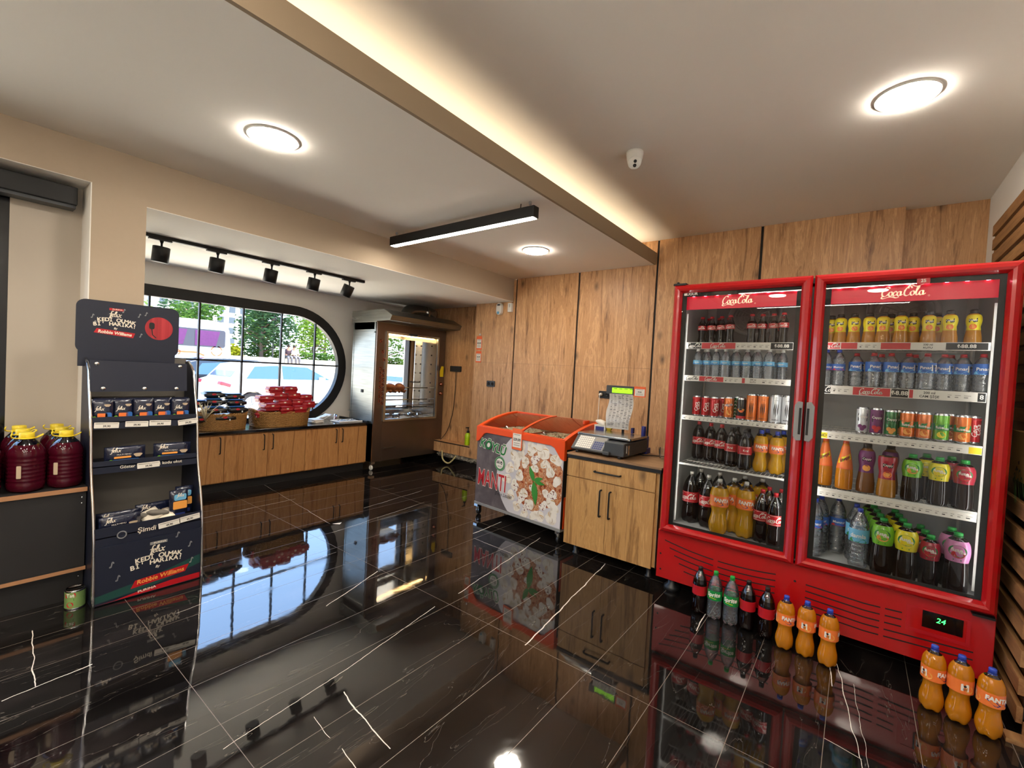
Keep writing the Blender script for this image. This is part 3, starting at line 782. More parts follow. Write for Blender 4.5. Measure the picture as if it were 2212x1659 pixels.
for i in range(9000):
    y = q.uniform(9.8, 24); p = Vector((-28.2 + q.uniform(-.25, .45), y, 1.1 + q.uniform(0, .95)))
    M = Matrix.Translation(p) @ Matrix.Rotation(q.uniform(0, 6.28), 4, 'Z') @ Matrix.Rotation(q.uniform(0, 3.1), 4, 'X'); k = .09
    g.add([M @ Vector(c) for c in ((-k, 0, 0), (0, -k * .5, 0), (k, 0, 0), (0, k * .5, 0))], [(0, 1, 2, 3)])
tag(obj('hedge', g, 'foliage_mid'), 'clipped green hedge behind the low park wall', 'hedge')
# seated pair on the park wall
def person(label, y, shirt, hair, lean):
    x0 = -26.75; s0 = 1.58
    t = thing('person', label, 'person', (x0, y, s0))
    def skin(name, pts, edges, rad, mat, parent):
        me = bpy.data.meshes.new(name); me.from_pydata([tuple(WM[t.name].inverted() @ Vector(p)) for p in pts], edges, []); me.materials.append(MT[mat])
        o = bpy.data.objects.new(name, me); COL.objects.link(o); par(o, parent)
        mo = o.modifiers.new('skin', 'SKIN'); mo.use_smooth_shade = True
        for i, r_ in enumerate(rad): me.skin_vertices[0].data[i].radius = (r_, r_)
        me.skin_vertices[0].data[0].use_root = True
        su = o.modifiers.new('sub', 'SUBSURF'); su.levels = su.render_levels = 1
        return o
    P = [(x0, y, s0 + .1), (x0 + .03, y, s0 + .32), (x0 + .06, y + lean, s0 + .52), (x0 + .09, y + lean, s0 + .62), (x0 + .1, y + lean, s0 + .72),
         (x0 + .05, y - .18 + lean, s0 + .5), (x0 + .12, y - .22, s0 + .26), (x0 + .3, y - .12, s0 + .2),
         (x0 + .05, y + .18 + lean, s0 + .5), (x0 + .12, y + .22, s0 + .26), (x0 + .3, y + .1, s0 + .2),
         (x0 + .1, y - .1, s0 + .08), (x0 + .42, y - .1, s0 + .1), (x0 + .4, y - .1, s0 - .3), (x0 + .5, y - .1, s0 - .36),
         (x0 + .1, y + .1, s0 + .08), (x0 + .42, y + .1, s0 + .1), (x0 + .4, y + .1, s0 - .3), (x0 + .5, y + .1, s0 - .36)]
    Ed = [(0, 1), (1, 2), (2, 3), (3, 4), (2, 5), (5, 6), (6, 7), (2, 8), (8, 9), (9, 10), (0, 11), (11, 12), (12, 13), (13, 14), (0, 15), (15, 16), (16, 17), (17, 18)]
    rd = [.12, .12, .11, .05, .09, .05, .04, .03, .05, .04, .03, .08, .06, .045, .035, .08, .06, .045, .035]
    skin('body', P, Ed, rd, 'skin', t)
    skin('shirt', [P[0], P[1], P[2], P[5], P[6], P[8], P[9]], [(0, 1), (1, 2), (2, 3), (3, 4), (2, 5), (5, 6)], [.15, .15, .14, .08, .055, .08, .055], shirt, t)
    skin('trousers', [P[0], P[11], P[12], P[13], P[15], P[16], P[17]], [(0, 1), (1, 2), (2, 3), (0, 4), (4, 5), (5, 6)], [.14, .1, .08, .06, .1, .08, .06], 'trousers_grey', t)
    g = G().lathe([(.001, -.02), (.09, .0), (.1, .06), (.07, .12), (.001, .135)], 12, c=(x0 + .085, y + lean, s0 + .68)); obj('hair', g, hair, t)
person('person in a dark top sitting on the park wall', 12.95, 'shirt_dark', 'hair_dark', .04)
person('person in a white top sitting on the park wall', 13.4, 'bright_white', 'hair_dark', -.06)
g = G().box((-26.55, 12.45, 1.1), (-26.45, 12.7, 2.2)); g.box((-26.44, 12.48, 1.3), (-26.43, 12.67, 2.15), 1)
for k in range(7): g.box((-26.43, 12.49, 1.35 + k * .12), (-26.425, 12.66, 1.40 + k * .12), 1)
tag(obj('notice_board', g, ['dark_grey', 'print_grey']), 'narrow grey notice board standing by the seated pair', 'notice board')
# street lamp
t = thing('street_lamp', 'slim dark lamp post behind the notice board', 'street lamp', (-26.9, 12.2, 1.1)); obj('pole', G().tube([(-26.9, 12.2, 1.05), (-26.9, 12.2, 3.7)], .045, 8), 'dark_grey', t)
obj('lantern', G().lathe([(.02, 0), (.12, .06), (.14, .22), (.03, .3)], 10, c=(-26.9, 12.2, 3.68)), 'dark_grey', t)
# buildings far behind
def building(label, x, y0, y1, h, nfl, ncol, mat, wm):
    t = thing('apartment_building', label, 'building', (x, (y0 + y1) / 2, 0)); obj('wall', G().box((x - 12, y0, 0), (x, y1, h)), mat, t)
    dy = (y1 - y0) / ncol; dz = (h - 3) / nfl
    for i in range(ncol):
        for j in range(nfl): obj('window', G().box((x, y0 + dy * (i + .2), 3 + dz * (j + .2)), (x + .12, y0 + dy * (i + .75), 3 + dz * (j + .78))), wm, t)
building('pale apartment block with blue windows above the minibus', -68, 17, 22.5, 13, 7, 4, 'facade', 'facade_dark')
building('grey glass apartment block left of the pale one', -80, 9, 15.8, 14, 7, 5, 'facade_dark', 'car_glass')
building('low pale building beyond the trees at the centre', -72, 23.2, 29, 10.5, 5, 4, 'bright_white', 'facade_dark')
car('white_van', 'white car seen through the oven and the small window', -11.6, 7.95 + 1.4, 4.4, 'white_car', 1)
# ---------------- ceiling lamps ----------------
def round_lamp(x, y, z, label):
    t = thing('ceiling_light', label, 'ceiling light', (x, y, z), 0, 'round ceiling lights')
    obj('rim', G().lathe([(.140, 0), (.140, -.007), (.132, -.009), (.130, -.003)], 40, c=(x, y, z), caps=False), 'white_plastic', t)
    obj('diffuser', G().lathe([(.001, -.026), (.07, -.025), (.118, -.021), (.129, -.013), (.131, -.005)], 40, c=(x, y, z), caps=False), 'lamp_glow', t)
round_lamp(-2.81, 1.23, LC, 'round glowing ceiling light on the lower ceiling, left of the pendant')
round_lamp(-2.79, 3.92, LC, 'small-looking round ceiling light beyond the pendant near the wood wall')
round_lamp(.113, 3.145, HC, 'large bright round ceiling light above the red drinks fridge')
for i, (x, y, z) in enumerate([(.15, .2, HC), (-1.2, .2, HC), (.15, -1.3, HC), (-1.2, -1.3, HC), (.15, -2.6, HC), (-1.2, -2.6, HC), (-2.8, -.7, LC), (-2.8, -2.2, LC)]):  # unseen lamps added behind the viewer as fill light
    round_lamp(x, y, z, 'added unseen round ceiling light behind the viewer, %s of the eight there' % ORD[i])
def pendant(x0, x1, y, z0, label, grp=None):
    t = thing('linear_pendant', label, 'pendant light', ((x0 + x1) / 2, y, z0), 0, grp); zc = LC if x1 < -1.9 else HC
    obj('housing', G().box((x0, y - .034, z0), (x1, y + .034, z0 + .085)), 'black_metal', t, bev=.002)
    obj('diffuser', G().box((x0 + .012, y - .028, z0 - .003), (x1 - .012, y + .028, z0 + .002)), 'line_glow', t)
    for x in (x0 + .06, x1 - .06): obj('wire', G().tube([(x, y, z0 + .08), (x, y, zc)], .003, 6).lathe([(.012, 0), (.012, -.02)], 10, c=(x, y, zc)), 'grey_plastic', t)
    obj('power_cable', G().tube([(x1 - .17, y, z0 + .084), (x1 - .15, y, z0 + .1), (x1 - .148, y, zc)], .004, 6), 'black_plastic', t)
pendant(-3.72, -2.0, 2.79, 2.672, 'long black linear pendant lamp hanging under the lower ceiling')
pendant(-1.4, .5, -.5, 2.75, 'black linear pendant over the shop floor behind the viewer, nearer one', 'pendants behind the viewer')
pendant(-1.4, .5, -1.9, 2.75, 'black linear pendant over the shop floor behind the viewer, farther one', 'pendants behind the viewer')
# track with spots
TX = -4.72
t = thing('lighting_track', 'black lighting track along the bay ceiling carrying five spotlights', 'lighting track', (TX, 2.1, SO))
obj('rail', G().box((TX - .018, .7, SO - .032), (TX + .018, 3.16, SO)), 'black_metal', t)
SPL = ['leftmost black track spotlight, next to the tan column', 'second black track spotlight from the column', 'middle black spotlight of the five on the track', 'fourth black track spotlight from the column', 'rightmost black spotlight at the far end of the track']
for i, (y, tilt) in enumerate([(1.20, .12), (1.62, .15), (2.10, .2), (2.55, .22), (2.97, .45)]):
    t = thing('track_spotlight', SPL[i], 'spotlight', (TX, y, SO - .03), 0, 'black track spotlights')
    obj('adapter', G().box((TX - .016, y - .09, SO - .046), (TX + .016, y + .07, SO - .03)), 'black_plastic', t)
    obj('arm', G().tube([(TX, y, SO - .045), (TX, y, SO - .07), (TX, y, SO - .10)], .012, 8, rr=[.016, .008, .008]), 'black_metal', t)
    M = Matrix.Translation((TX, y, SO - .095)) @ Matrix.Rotation(tilt * .8, 4, 'Y') @ Matrix.Rotation(-tilt * .4, 4, 'X')
    obj('lamp_head', G().lathe([(.056, -.13), (.061, -.13), (.061, -.003), (.056, 0), (.001, 0)], 32, M=M).lathe([(.056, -.13), (.052, -.10), (.001, -.095)], 32, M=M, caps=False), 'black_metal', t)
    obj('lamp_lens', G().lathe([(.050, -.099), (.001, -.099)], 24, M=M, caps=False), 'spot_glow', t)
    sp_ = bpy.data.lights.new('spot_beam', 'SPOT'); sp_.energy = 18; sp_.spot_size = 1.5; sp_.spot_blend = .6; sp_.color = (1, .9, .76); sp_.shadow_soft_size = .04
    so_ = bpy.data.objects.new('spot_beam', sp_); COL.objects.link(so_); so_.matrix_world = M @ Matrix.Translation((0, 0, -.115))
# security camera
CX, CY = -1.325, 2.985
t = thing('security_camera', 'white dome security camera on the ceiling', 'security camera', (CX, CY, HC))
obj('base', G().lathe([(.058, 0), (.058, -.018), (.052, -.05), (.046, -.075), (.03, -.088)], 30, c=(CX, CY, HC)), 'white_plastic', t)
M = Matrix.Translation((CX + .004, CY - .008, HC - .072)) @ Matrix.Rotation(.55, 4, 'Z') @ Matrix.Rotation(-.95, 4, 'X')
eye = obj('eyeball', G().lathe([(.02, -.03), (.04, -.012), (.046, .01), (.042, .03), (.036, .037), (.001, .037)], 28, M=M @ Matrix.Rotation(PI, 4, 'X')), 'white_plastic', t)
g = G(); Mf = M @ Matrix.Rotation(PI, 4, 'X')
for (u, v, r_) in ((0, .013, .011), (0, -.014, .012)): g.lathe([(r_, .0375), (r_, .039)], 18, M=Mf @ Matrix.Translation((u, v, 0)))
obj('lens', g, 'black_plastic', eye)
# small things on the wood wall -------------------------------------------------
def wallbox(name, label, cat_, x, z, w, h, d_, mat, holes=()):
    t = thing(name, label, cat_, (x, YB, z)); obj('plate', G().prism(rrect(w, h, .008, 3), lambda u, v, k: (x + u, YB - k, z + v), d_, 0), mat, t); return t
t = wallbox('wall_socket', 'black double wall socket left of the dumpling freezer', 'socket', -4.24, 1.312, .15, .085, .012, 'black_plastic')
for s_ in (-.036, .036): obj('outlet', G().lathe([(.022, 0), (.024, .004), (.018, .004), (.017, .001), (.001, .001)], 18, M=Matrix.Translation((-4.24 + s_, YB - .012, 1.312)) @ Matrix.Rotation(PI / 2, 4, 'X')), 'black_trim', t)
t = wallbox('wall_socket', 'black double wall socket behind the scale with a white plug in it', 'socket', -2.43, 1.285, .15, .085, .012, 'black_plastic')
for s_ in (-.036, .036): obj('outlet', G().lathe([(.022, 0), (.024, .004), (.018, .004), (.017, .001), (.001, .001)], 18, M=Matrix.Translation((-2.43 + s_, YB - .012, 1.285)) @ Matrix.Rotation(PI / 2, 4, 'X')), 'black_trim', t)
t = thing('plug', 'white plug and cable in the socket behind the scale', 'plug', (-2.468, YB, 1.285))
obj('plug_body', G().lathe([(.019, 0), (.019, .03), (.012, .05), (.005, .055)], 16, M=Matrix.Translation((-2.466, YB - .014, 1.285)) @ Matrix.Rotation(PI / 2, 4, 'X')), 'plug_white', t)
obj('cable', G().tube(cat([(-2.466, YB - .065, 1.28), (-2.467, YB - .07, 1.1), (-2.47, YB - .06, .8), (-2.46, YB - .04, .3)]), .004, 6), 'plug_white', t)
tt = wallbox('wall_socket', 'wide black socket strip on the recessed wall by the oven', 'socket', -5.14, 1.5, .24, .09, .02, 'black_plastic'); 
for o_ in [tt] + kids(tt): pass
tt.location.y += .18
t = thing('cable', 'thin black cable running down the recessed wall from the socket strip', 'cable', (-5.14, 5.19, 1.45))
obj('cord', G().tube(cat([(-5.13, 5.19, 1.46), (-5.13, 5.19, 1.1), (-5.16, 5.19, .8), (-5.24, 5.17, .5), (-5.34, 5.1, .32)]), .005, 6), 'black_plastic', t)
# air freshener and white sensor under the soffit
t = thing('air_freshener', 'cream wall air freshener with a blue light under the soffit', 'air freshener', (-4.13, YB, 2.40))
obj('case', G().prism(rrect(.095, .17, .045, 6), lambda u, v, k: (-4.13 + u, YB - k, 2.39 + v), .05, 0), 'white_plastic', t, bev=.006)
obj('slot', G().prism(rrect(.05, .02, .004, 2), lambda u, v, k: (-4.13 + u, YB - k, 2.445 + v), .053, .04), 'black_plastic', t)
obj('light', G().lathe([(.02, 0), (.019, .006), (.001, .008)], 16, M=Matrix.Translation((-4.135, YB - .05, 2.335)) @ Matrix.Rotation(PI / 2, 4, 'X')), 'sky_print', t)
t = thing('sensor_box', 'small white box hanging beside the air freshener', 'sensor', (-3.94, YB, 2.40))
obj('case', G().box((-3.975, YB - .04, 2.34), (-3.905, YB, 2.465)), 'white_plastic', t, bev=.004); g = G(); text(g, '||', .05, front(-3.94, YB - .0412, 2.43), 0, 0); obj('label_print', g, 'print_black', t)
def price_card(label, x, y, z, w, h, price, parent_y=True, faces='front', tilt=0.0, orange=.0):
    t = thing('price_tag', label, 'price tag', (x, y, z)); fn = front(x, y - .004, z)
    obj('backing', G().prism(rrect(w, h, .004, 2), lambda u, v, k: (x + u, y - k, z + v), .003, 0), 'orange_tag', t)
    g = G(); g.prism(rrect(w * .84, h * .66, .002, 1), lambda u, v, k: (x + u, y - k, z + v - h * .06), .0036, .001)
    k = front(x, y - .0046, z)
    text(g, price, h * .17, k, 0, -h * .02, 1, bold=.03); 
    for j, zz in enumerate((.2, -.2, -.3)): g.box((x - w * .3, y - .0046, z + h * zz), (x + w * .3, y - .0042, z + h * zz + h * .03), 2)
    obj('card', g, ['paper', 'print_black', 'print_grey'], t); return t
price_card('upper orange price tag hanging on the wood wall', -4.51, YB, 1.905, .105, .20, '45,00')
price_card('lower orange price tag hanging on the wood wall', -4.51, YB, 1.70, .105, .17, '25,00')
t = thing('adhesive_hook', 'small clear hook above the orange price tags', 'hook', (-4.5, YB, 2.03)); obj('hook', G().lathe([(.015, 0), (.012, .01), (.001, .012)], 12, M=Matrix.Translation((-4.5, YB, 2.03)) @ Matrix.Rotation(PI / 2, 4, 'X')), 'white_plastic', t)
tag(obj('access_panel', G().box((-4.46, YB - .004, .3), (-4.0, YB, .935)), 'wall_wood'), 'flush wooden access panel low in the wood wall', 'panel')
# bottle on the niche ledge
bx, by = -4.72, 5.10
t = thing('spray_bottle', 'lime green pump bottle standing on the low wall ledge', 'bottle', (bx, by, .34))
g = G().lathe([(.04, 0), (.045, .01), (.045, .13), (.04, .165), (.02, .185), (.016, .19)], 24, c=(bx, by, .34)); obj('body', g, 'lime_liquid', t)
g = G().lathe([(.02, .188), (.02, .215), (.012, .225), (.008, .225), (.008, .26), (.014, .262), (.014, .275)], 18, c=(bx, by, .34)); g.box((bx - .008, by - .05, .34 + .262), (bx + .008, by, .34 + .275)); obj('pump', g, 'black_plastic', t)
g = G()
for j, s_ in enumerate(('aloe', 'vera', 'gel')): text(g, s_, .022, lambda u, v: (bx + .0455 * math.sin(u / .0455), by - .0456 * math.cos(u / .0455), .34 + v), 0, .11 - j * .03)
obj('print', g, 'brown_print', t)
t = thing('gas_hose', 'pale yellow hose looping from the oven to the wall', 'hose', (-5.1, 5.0, .02))
obj('hose', G().tube(cat([(-5.38, 5.12, .24), (-5.22, 5.05, .22), (-5.1, 4.96, .08), (-4.98, 4.97, .03), (-4.88, 4.99, .12), (-4.86, 5.0, .16)]), .012, 8), 'hose', t)
# ---------------- window counter ----------------
CF = -5.5
def handle(g, x, y, z0, z1, off=.028):
    g.tube(cat([(x, y, z0), (x + off * .8, y, z0 + .006), (x + off, y, z0 + .03), (x + off, y, z1 - .03), (x + off * .8, y, z1 - .006), (x, y, z1)], 4), .006, 8)
UN = [(1.10, 2.02, 1.56, (1.51, 1.97), 'low wooden counter cabinet half hidden behind the pet food display'),
      (2.02, 2.94, 2.48, (2.43, 2.53), 'middle low wooden counter cabinet under the two baskets'),
      (2.94, 3.835, 3.40, (3.355, 3.445), 'low wooden counter cabinet next to the steel oven')]
for y0, y1, ym, hs, lab in UN:
    t = thing('counter_cabinet', lab, 'cabinet', (-5.8, (y0 + y1) / 2, 0), 0, 'low cabinets under the window')
    obj('body', G().box((XW + .02, y0 + .001, .10), (CF - .02, y1 - .001, .645)), 'counter_wood', t)
    obj('plinth', G().box((XW + .1, y0, 0), (CF - .06, y1, .10)), 'black_trim', t)
    for (a, b), h in zip(((y0, ym), (ym, y1)), hs):
        dd = obj('door', G().box((CF - .018, a + .002, .112), (CF, b - .002, .628)), 'counter_wood', t, bev=.0015)
        g = G(); handle(g, CF, h, .43, .61); obj('handle', g, 'black_metal', dd)
tag(obj('worktop', G().box((XW + .005, .95, .647), (CF + .03, 3.835, .68)).box((XW + .02, 3.81, .68), (CF + .03, 3.835, .70)), 'black_stone', bev=.002), 'polished black worktop running under the window', 'worktop')
# wicker baskets
def basket(label, y, w, x=-5.72, dpt=.36, h=.17):
    t = thing('wicker_basket', label, 'basket', (x, y, .68), 0, 'wicker baskets on the black worktop')
    a, b = w / 2, dpt / 2; n = 56; g = G()
    def rim(th, k):  # superellipse outline
        c, s_ = math.cos(th), math.sin(th); e_ = .62
        return (x + (abs(c) ** e_) * (1 if c > 0 else -1) * b * k, y + (abs(s_) ** e_) * (1 if s_ > 0 else -1) * a * k)
    rows = 13
    for j in range(rows):
        z = .686 + j * h / rows; pts = []; kk = .93 + .07 * j / rows
        for i in range(n * 2 + 1):
            th = PI * i / n; k = kk + .022 * math.cos(i * PI + j * PI) ; px, py = rim(th, k); zz = z + .012 * (j / rows) * abs(math.sin(th)) ** 6 * 3
            pts.append((px, py, zz + .002 * math.sin(i * 1.3 + j)))
        g.tube(pts, .0078, 5, cap=False)
    for i in range(28):
        th = 2 * PI * i / 28; p0 = rim(th, .93); p1 = rim(th, 1.0); g.tube([(p0[0], p0[1], .683), (p1[0], p1[1], .68 + h)], .005, 5)
    obj('weave', g, 'wicker', t)
    g = G()
    for s0 in (0, PI):
        pts = []
        for i in range(n * 3 + 1):
            th = 2 * PI * i / (n * 3); px, py = rim(th, 1.0 + .02 * math.cos(th * 34 + s0)); pts.append((px, py, .68 + h + .012 * math.sin(th * 34 + s0) + .036 * abs(math.sin(th)) ** 6))
        g.tube(pts, .009, 6, cap=False)
    obj('braided_rim', g, 'wicker', t)
    obj('bottom', G().poly([(*rim(2 * PI * i / 40, .93), .686) for i in range(40)]), 'wicker', t)
basket('left wicker basket holding black packs', 2.045, .50)
basket('right wicker basket heaped with red packs', 2.71, .68)
def soft(g, M, hx, hy, hz, mi=0, n=5):
    # pillow-like pack
    o = []
    for i in range(n + 1):
        for j in range(n + 1):
            u, v = -1 + 2 * i / n, -1 + 2 * j / n; k = (1 - abs(u) ** 4) * (1 - abs(v) ** 4)
            o.append((u * hx, v * hy, hz * (.35 + .65 * k), u, v))
    N_ = (n + 1) ** 2
    vs_ = [M @ Vector((a, b, c)) for a, b, c, _, _ in o] + [M @ Vector((a, b, -c)) for a, b, c, _, _ in o]
    fs = []
    for i in range(n):
        for j in range(n):
            a = i * (n + 1) + j; fs += [(a, a + n + 1, a + n + 2, a + 1), (N_ + a, N_ + a + 1, N_ + a + n + 2, N_ + a + n + 1)]
    for i in range(n):
        for (p_, q_) in ((i, i + 1), ((n) * (n + 1) + i + 1, n * (n + 1) + i), ((i + 1) * (n + 1), i * (n + 1)), (i * (n + 1) + n, (i + 1) * (n + 1) + n)):
            fs.append((p_, q_, N_ + q_, N_ + p_))
    g.add(vs_, fs, mi, True)
def pack(kind):
    # brick shaped vacuum pack lying on its side, print facing +X
    t = thing('snack_pack', '', 'pack')
    if kind == 'black_pack':
        g = G(); soft(g, Matrix.Identity(4), .09, .10, .040); obj('pouch', g, 'black_pack', t, world=False)
        g = G(); g.prism(rrect(.15, .16, .02, 3), lambda u, v, d_: (u, v, d_), .034, .0405); obj('top_sky_sheen', g, 'foil_and_sky_blue', t, world=False)  # blue top panel is a sky reflection put in as colour
        g = G()
        for i in range(1): g.prism([(.022 * math.cos(k * PI / 8), .011 * math.sin(k * PI / 8)) for k in range(16)], lambda u, v, d_: (.0885 + d_, u - .01, v + .010), 0, .004)
        g.prism(rrect(.014, .018, .003, 2), lambda u, v, d_: (.0885 + d_, u + .036, v - .016), 0, .004, 1)
        obj('badge', g, ['red_print', 'paper'], t, world=False)
    else:
        g = G(); soft(g, Matrix.Identity(4), .075, .084, .046); g.box((-.07, -.077, -.040), (.07, .077, .040)); obj('wrapper', g, 'red_pack', t, world=False)
        g = G().prism(rrect(.026, .016, .003, 2), lambda u, v, d_: (.071 + d_, u, v + .016), 0, .006); obj('sticker', g, 'cream_print', t, world=False)
    return t
bp_ = pack('black_pack'); rp_ = pack('red_pack')
BK = [(-5.61, 1.945, .905), (-5.61, 2.155, .905), (-5.66, 1.77 + .05, .80), (-5.71, 1.965, .985), (-5.71, 2.175, .975), (-5.73, 1.79, .97), (-5.80, 1.99, 1.06), (-5.81, 2.19, 1.035), (-5.62, 2.04, .815)]
BL = ['front left black pack resting in the left basket', 'front right black pack resting in the left basket', 'black pack beside the dried twigs in the left basket', 'black pack in the middle row of the left basket', 'black pack with painted sky sheen at the right of the middle row', 'black pack at the far left of the dark heap by the display', 'black pack at the top centre of the dark heap', 'black pack with painted sky sheen at the top right of the dark heap', 'black pack buried low in the left basket']
for i, (x, y, z) in enumerate(BK): put(bp_, (x, y, z), R.uniform(-.12, .12), BL[i], 'black packs in the left basket')
RK = [(-5.60, 2.535, .925, 'dark red pack at the front left of the red heap'), (-5.60, 2.705, .885, 'bright red pack low in the front of the red heap'), (-5.60, 2.875, .89, 'red pack low at the front, right of centre'), (-5.69, 2.725, .955, 'red pack in the second row, centre'), (-5.69, 2.895, .96, 'red pack in the second row, right of centre'), (-5.67, 3.02, .94, 'red pack at the right end of the second row'),
      (-5.75, 2.53, 1.01, 'red pack at the left end of the third row'), (-5.79, 2.72, 1.035, 'red pack in the centre of the third row'), (-5.79, 2.89, 1.04, 'red pack behind the third row, right of centre'), (-5.77, 3.03, 1.02, 'red pack at the right end of the third row'), (-5.85, 2.69, 1.115, 'large red pack at the top left of the red heap'), (-5.85, 2.87, 1.12, 'red pack at the very top of the red heap'),
      (-5.66, 2.46, .84, 'red pack leaning at the left end of the right basket'), (-5.70, 2.62, .84, 'red pack buried behind the front left one'), (-5.70, 2.80, .85, 'red pack buried in the middle of the right basket'), (-5.80, 2.60, .93, 'red pack buried at the rear left of the red heap'), (-5.80, 2.82, .945, 'red pack buried at the rear centre of the red heap'), (-5.80, 2.98, .93, 'red pack buried at the rear right of the red heap')]
for i, (x, y, z, l) in enumerate(RK): put(rp_, (x, y, z), R.uniform(-.1, .1), l, 'red packs in the right basket')
t = thing('dried_twigs', 'bunch of pale dried twigs in the left basket', 'dried flowers', (-5.55, 1.80, .80)); g = G()
for k in range(16):
    a = R.uniform(-1.2, 1.2); h = R.uniform(.08, .17); g.tube([(-5.56, 1.84, .80), (-5.53 + R.uniform(-.02, .02), 1.85 + a * .04, .84 + h * .5), (-5.52, 1.87 + a * .10, .84 + h)], .003, 4, rr=[.003, .005, .0015])
obj('twigs', g, 'straw', t)
# clutter at the right end of the worktop
t = thing('plastic_tray', 'clear plastic tub with napkins near the oven', 'tub', (-5.95, 3.45, .68)); obj('tub', G().lathe([(.10, 0), (.115, .07)], 20, c=(-5.97, 3.52, .682), caps=False), 'clear_tub', t)
g = G()
for k in range(4): soft(g, Matrix.Translation((-5.9, 3.30 + k * .04, .715 + .008 * k)) @ Matrix.Rotation(R.uniform(-.4, .4), 4, 'Z') @ Matrix.Rotation(.4, 4, 'X'), .07, .07, .008)
obj('napkins', g, 'bright_white', t)
t = thing('serving_tray', 'white rectangular tray with small cutlery on the worktop', 'tray', (-5.68, 3.62, .68))
obj('dish', G().box((-5.78, 3.44, .682), (-5.56, 3.78, .692)).box((-5.79, 3.43, .682), (-5.775, 3.79, .70)).box((-5.565, 3.43, .682), (-5.55, 3.79, .70)), 'white_plastic', t, bev=.003)
g = G()
for k in range(6): g.tube([(-5.74 + R.uniform(0, .12), 3.48 + k * .045, .70), (-5.72 + R.uniform(0, .1), 3.52 + k * .045, .705)], .006, 6)
obj('tongs', g, 'steel', t)
t = thing('paper_stack', 'small stack of white papers right of the red basket', 'papers', (-5.72, 3.17, .68)); g = G()
for k in range(4): g.obox(Matrix.Translation((-5.78, 3.20, .688 + k * .011)) @ Matrix.Rotation(R.uniform(-.3, .3), 4, 'Z'), .10, .075, .005)
obj('sheets', g, 'paper', t)
# ---------------- steel rotisserie oven ----------------
OF = -5.38
t = thing('rotisserie_oven', 'tall steel rotisserie oven with glass door and hood on castors', 'oven', (-5.75, 4.5, 0))
g = G().box((XW + .26, 3.85, .12), (OF - .03, 3.87, 2.1)).box((XW + .26, 5.15, .12), (OF - .03, 5.17, 2.1)).box((XW + .26, 3.85, .12), (OF - .02, 5.17, .66)).box((XW + .26, 3.85, 2.0), (OF - .02, 5.17, 2.12))
g.box((-5.96, 3.846, .12), (-5.93, 3.852, 2.1)).box((XW + .26, 3.843, 1.455), (OF - .03, 3.852, 1.462)).box((XW + .26, 3.842, 1.95), (OF - .03, 3.852, 1.965)).box((OF - .06, 3.842, .7), (OF - .03, 3.852, 2.1))
obj('casing', g, 'brushed', t)
obj('side_vent', G().box((-5.70, 3.84, 1.09), (-5.655, 3.853, 1.135)), 'black_trim', t)
g = G(); plate(g, [[(3.85, .12), (5.17, .12), (5.17, 2.1), (3.85, 2.1)], [(4.01, .70), (5.0, .70), (5.0, 1.975), (4.01, 1.975)]], fx, OF - .03, OF)
g.box((OF, 3.98, .66), (OF + .004, 5.04, .665)).box((OF, 3.99, .11), (OF + .003, 3.995, .7)); obj('front_panel', g, 'dark_steel', t)
g = G(); plate(g, [[(3.995, .69), (5.02, .69), (5.02, 1.985), (3.995, 1.985)], [(4.03, .72), (4.985, .72), (4.985, 1.955), (4.03, 1.955)]], fx, OF, OF + .02)
dd = obj('door', g, 'steel', t)
obj('glass', G().poly([(OF + .01, 4.03, .72), (OF + .01, 4.985, .72), (OF + .01, 4.985, 1.955), (OF + .01, 4.03, 1.955)]), 'cold_glass', dd)
obj('latch', G().tube([(OF + .02, 4.45, 1.27), (OF + .05, 4.47, 1.27), (OF + .05, 4.60, 1.265)], .008, 8).box((OF + .0, 4.40, 1.955), (OF + .03, 4.55, 1.99)), 'dark_grey', dd)
# inside: mirror-bright lining, glazed back half, grill lamps, spits
g = G().box((-5.9, 4.97, .7), (-5.88, 5.04, 2.0)).box((-5.9, 5.04, .7), (OF - .04, 5.05, 2.0)).box((-5.9, 3.9, .66), (OF - .04, 5.05, .69)).box((-5.9, 3.9, 1.985), (OF - .04, 5.05, 1.995)).box((-5.9, 3.87, .7), (-5.88, 4.40, 2.0)).box((-5.9, 4.40, .7), (-5.88, 4.97, .8)).box((-5.9, 4.40, 1.93), (-5.88, 4.97, 2.0)).box((-5.9, 3.89, .7), (OF - .04, 3.9, 2.0))
obj('lining', g, 'mirror_steel', t)
g = G()
for yy in (-5.82, -5.56):
    for k in range(7): g.lathe([(.012, 0), (.012, .006), (.001, .008)], 10, M=Matrix.Translation((yy, 5.04, .95 + k * .15)) @ Matrix.Rotation(PI / 2, 4, 'X'))
obj('lining_screws', g, 'black_trim', t)
obj('grill_lamp', G().box((OF - .09, 4.05, 1.945), (OF - .05, 4.97, 1.96)), 'oven_lamp', t)
g = G()
for z in (1.165, .98, .86): g.tube([(-5.6, 3.95, z), (-5.6, 5.02, z)], .009, 8)
g.box((-5.72, 3.95, 1.04), (-5.50, 4.45, 1.055)).box((-5.85, 3.93, .90), (-5.45, 5.0, .912))
obj('spit_rods', g, 'steel', t)
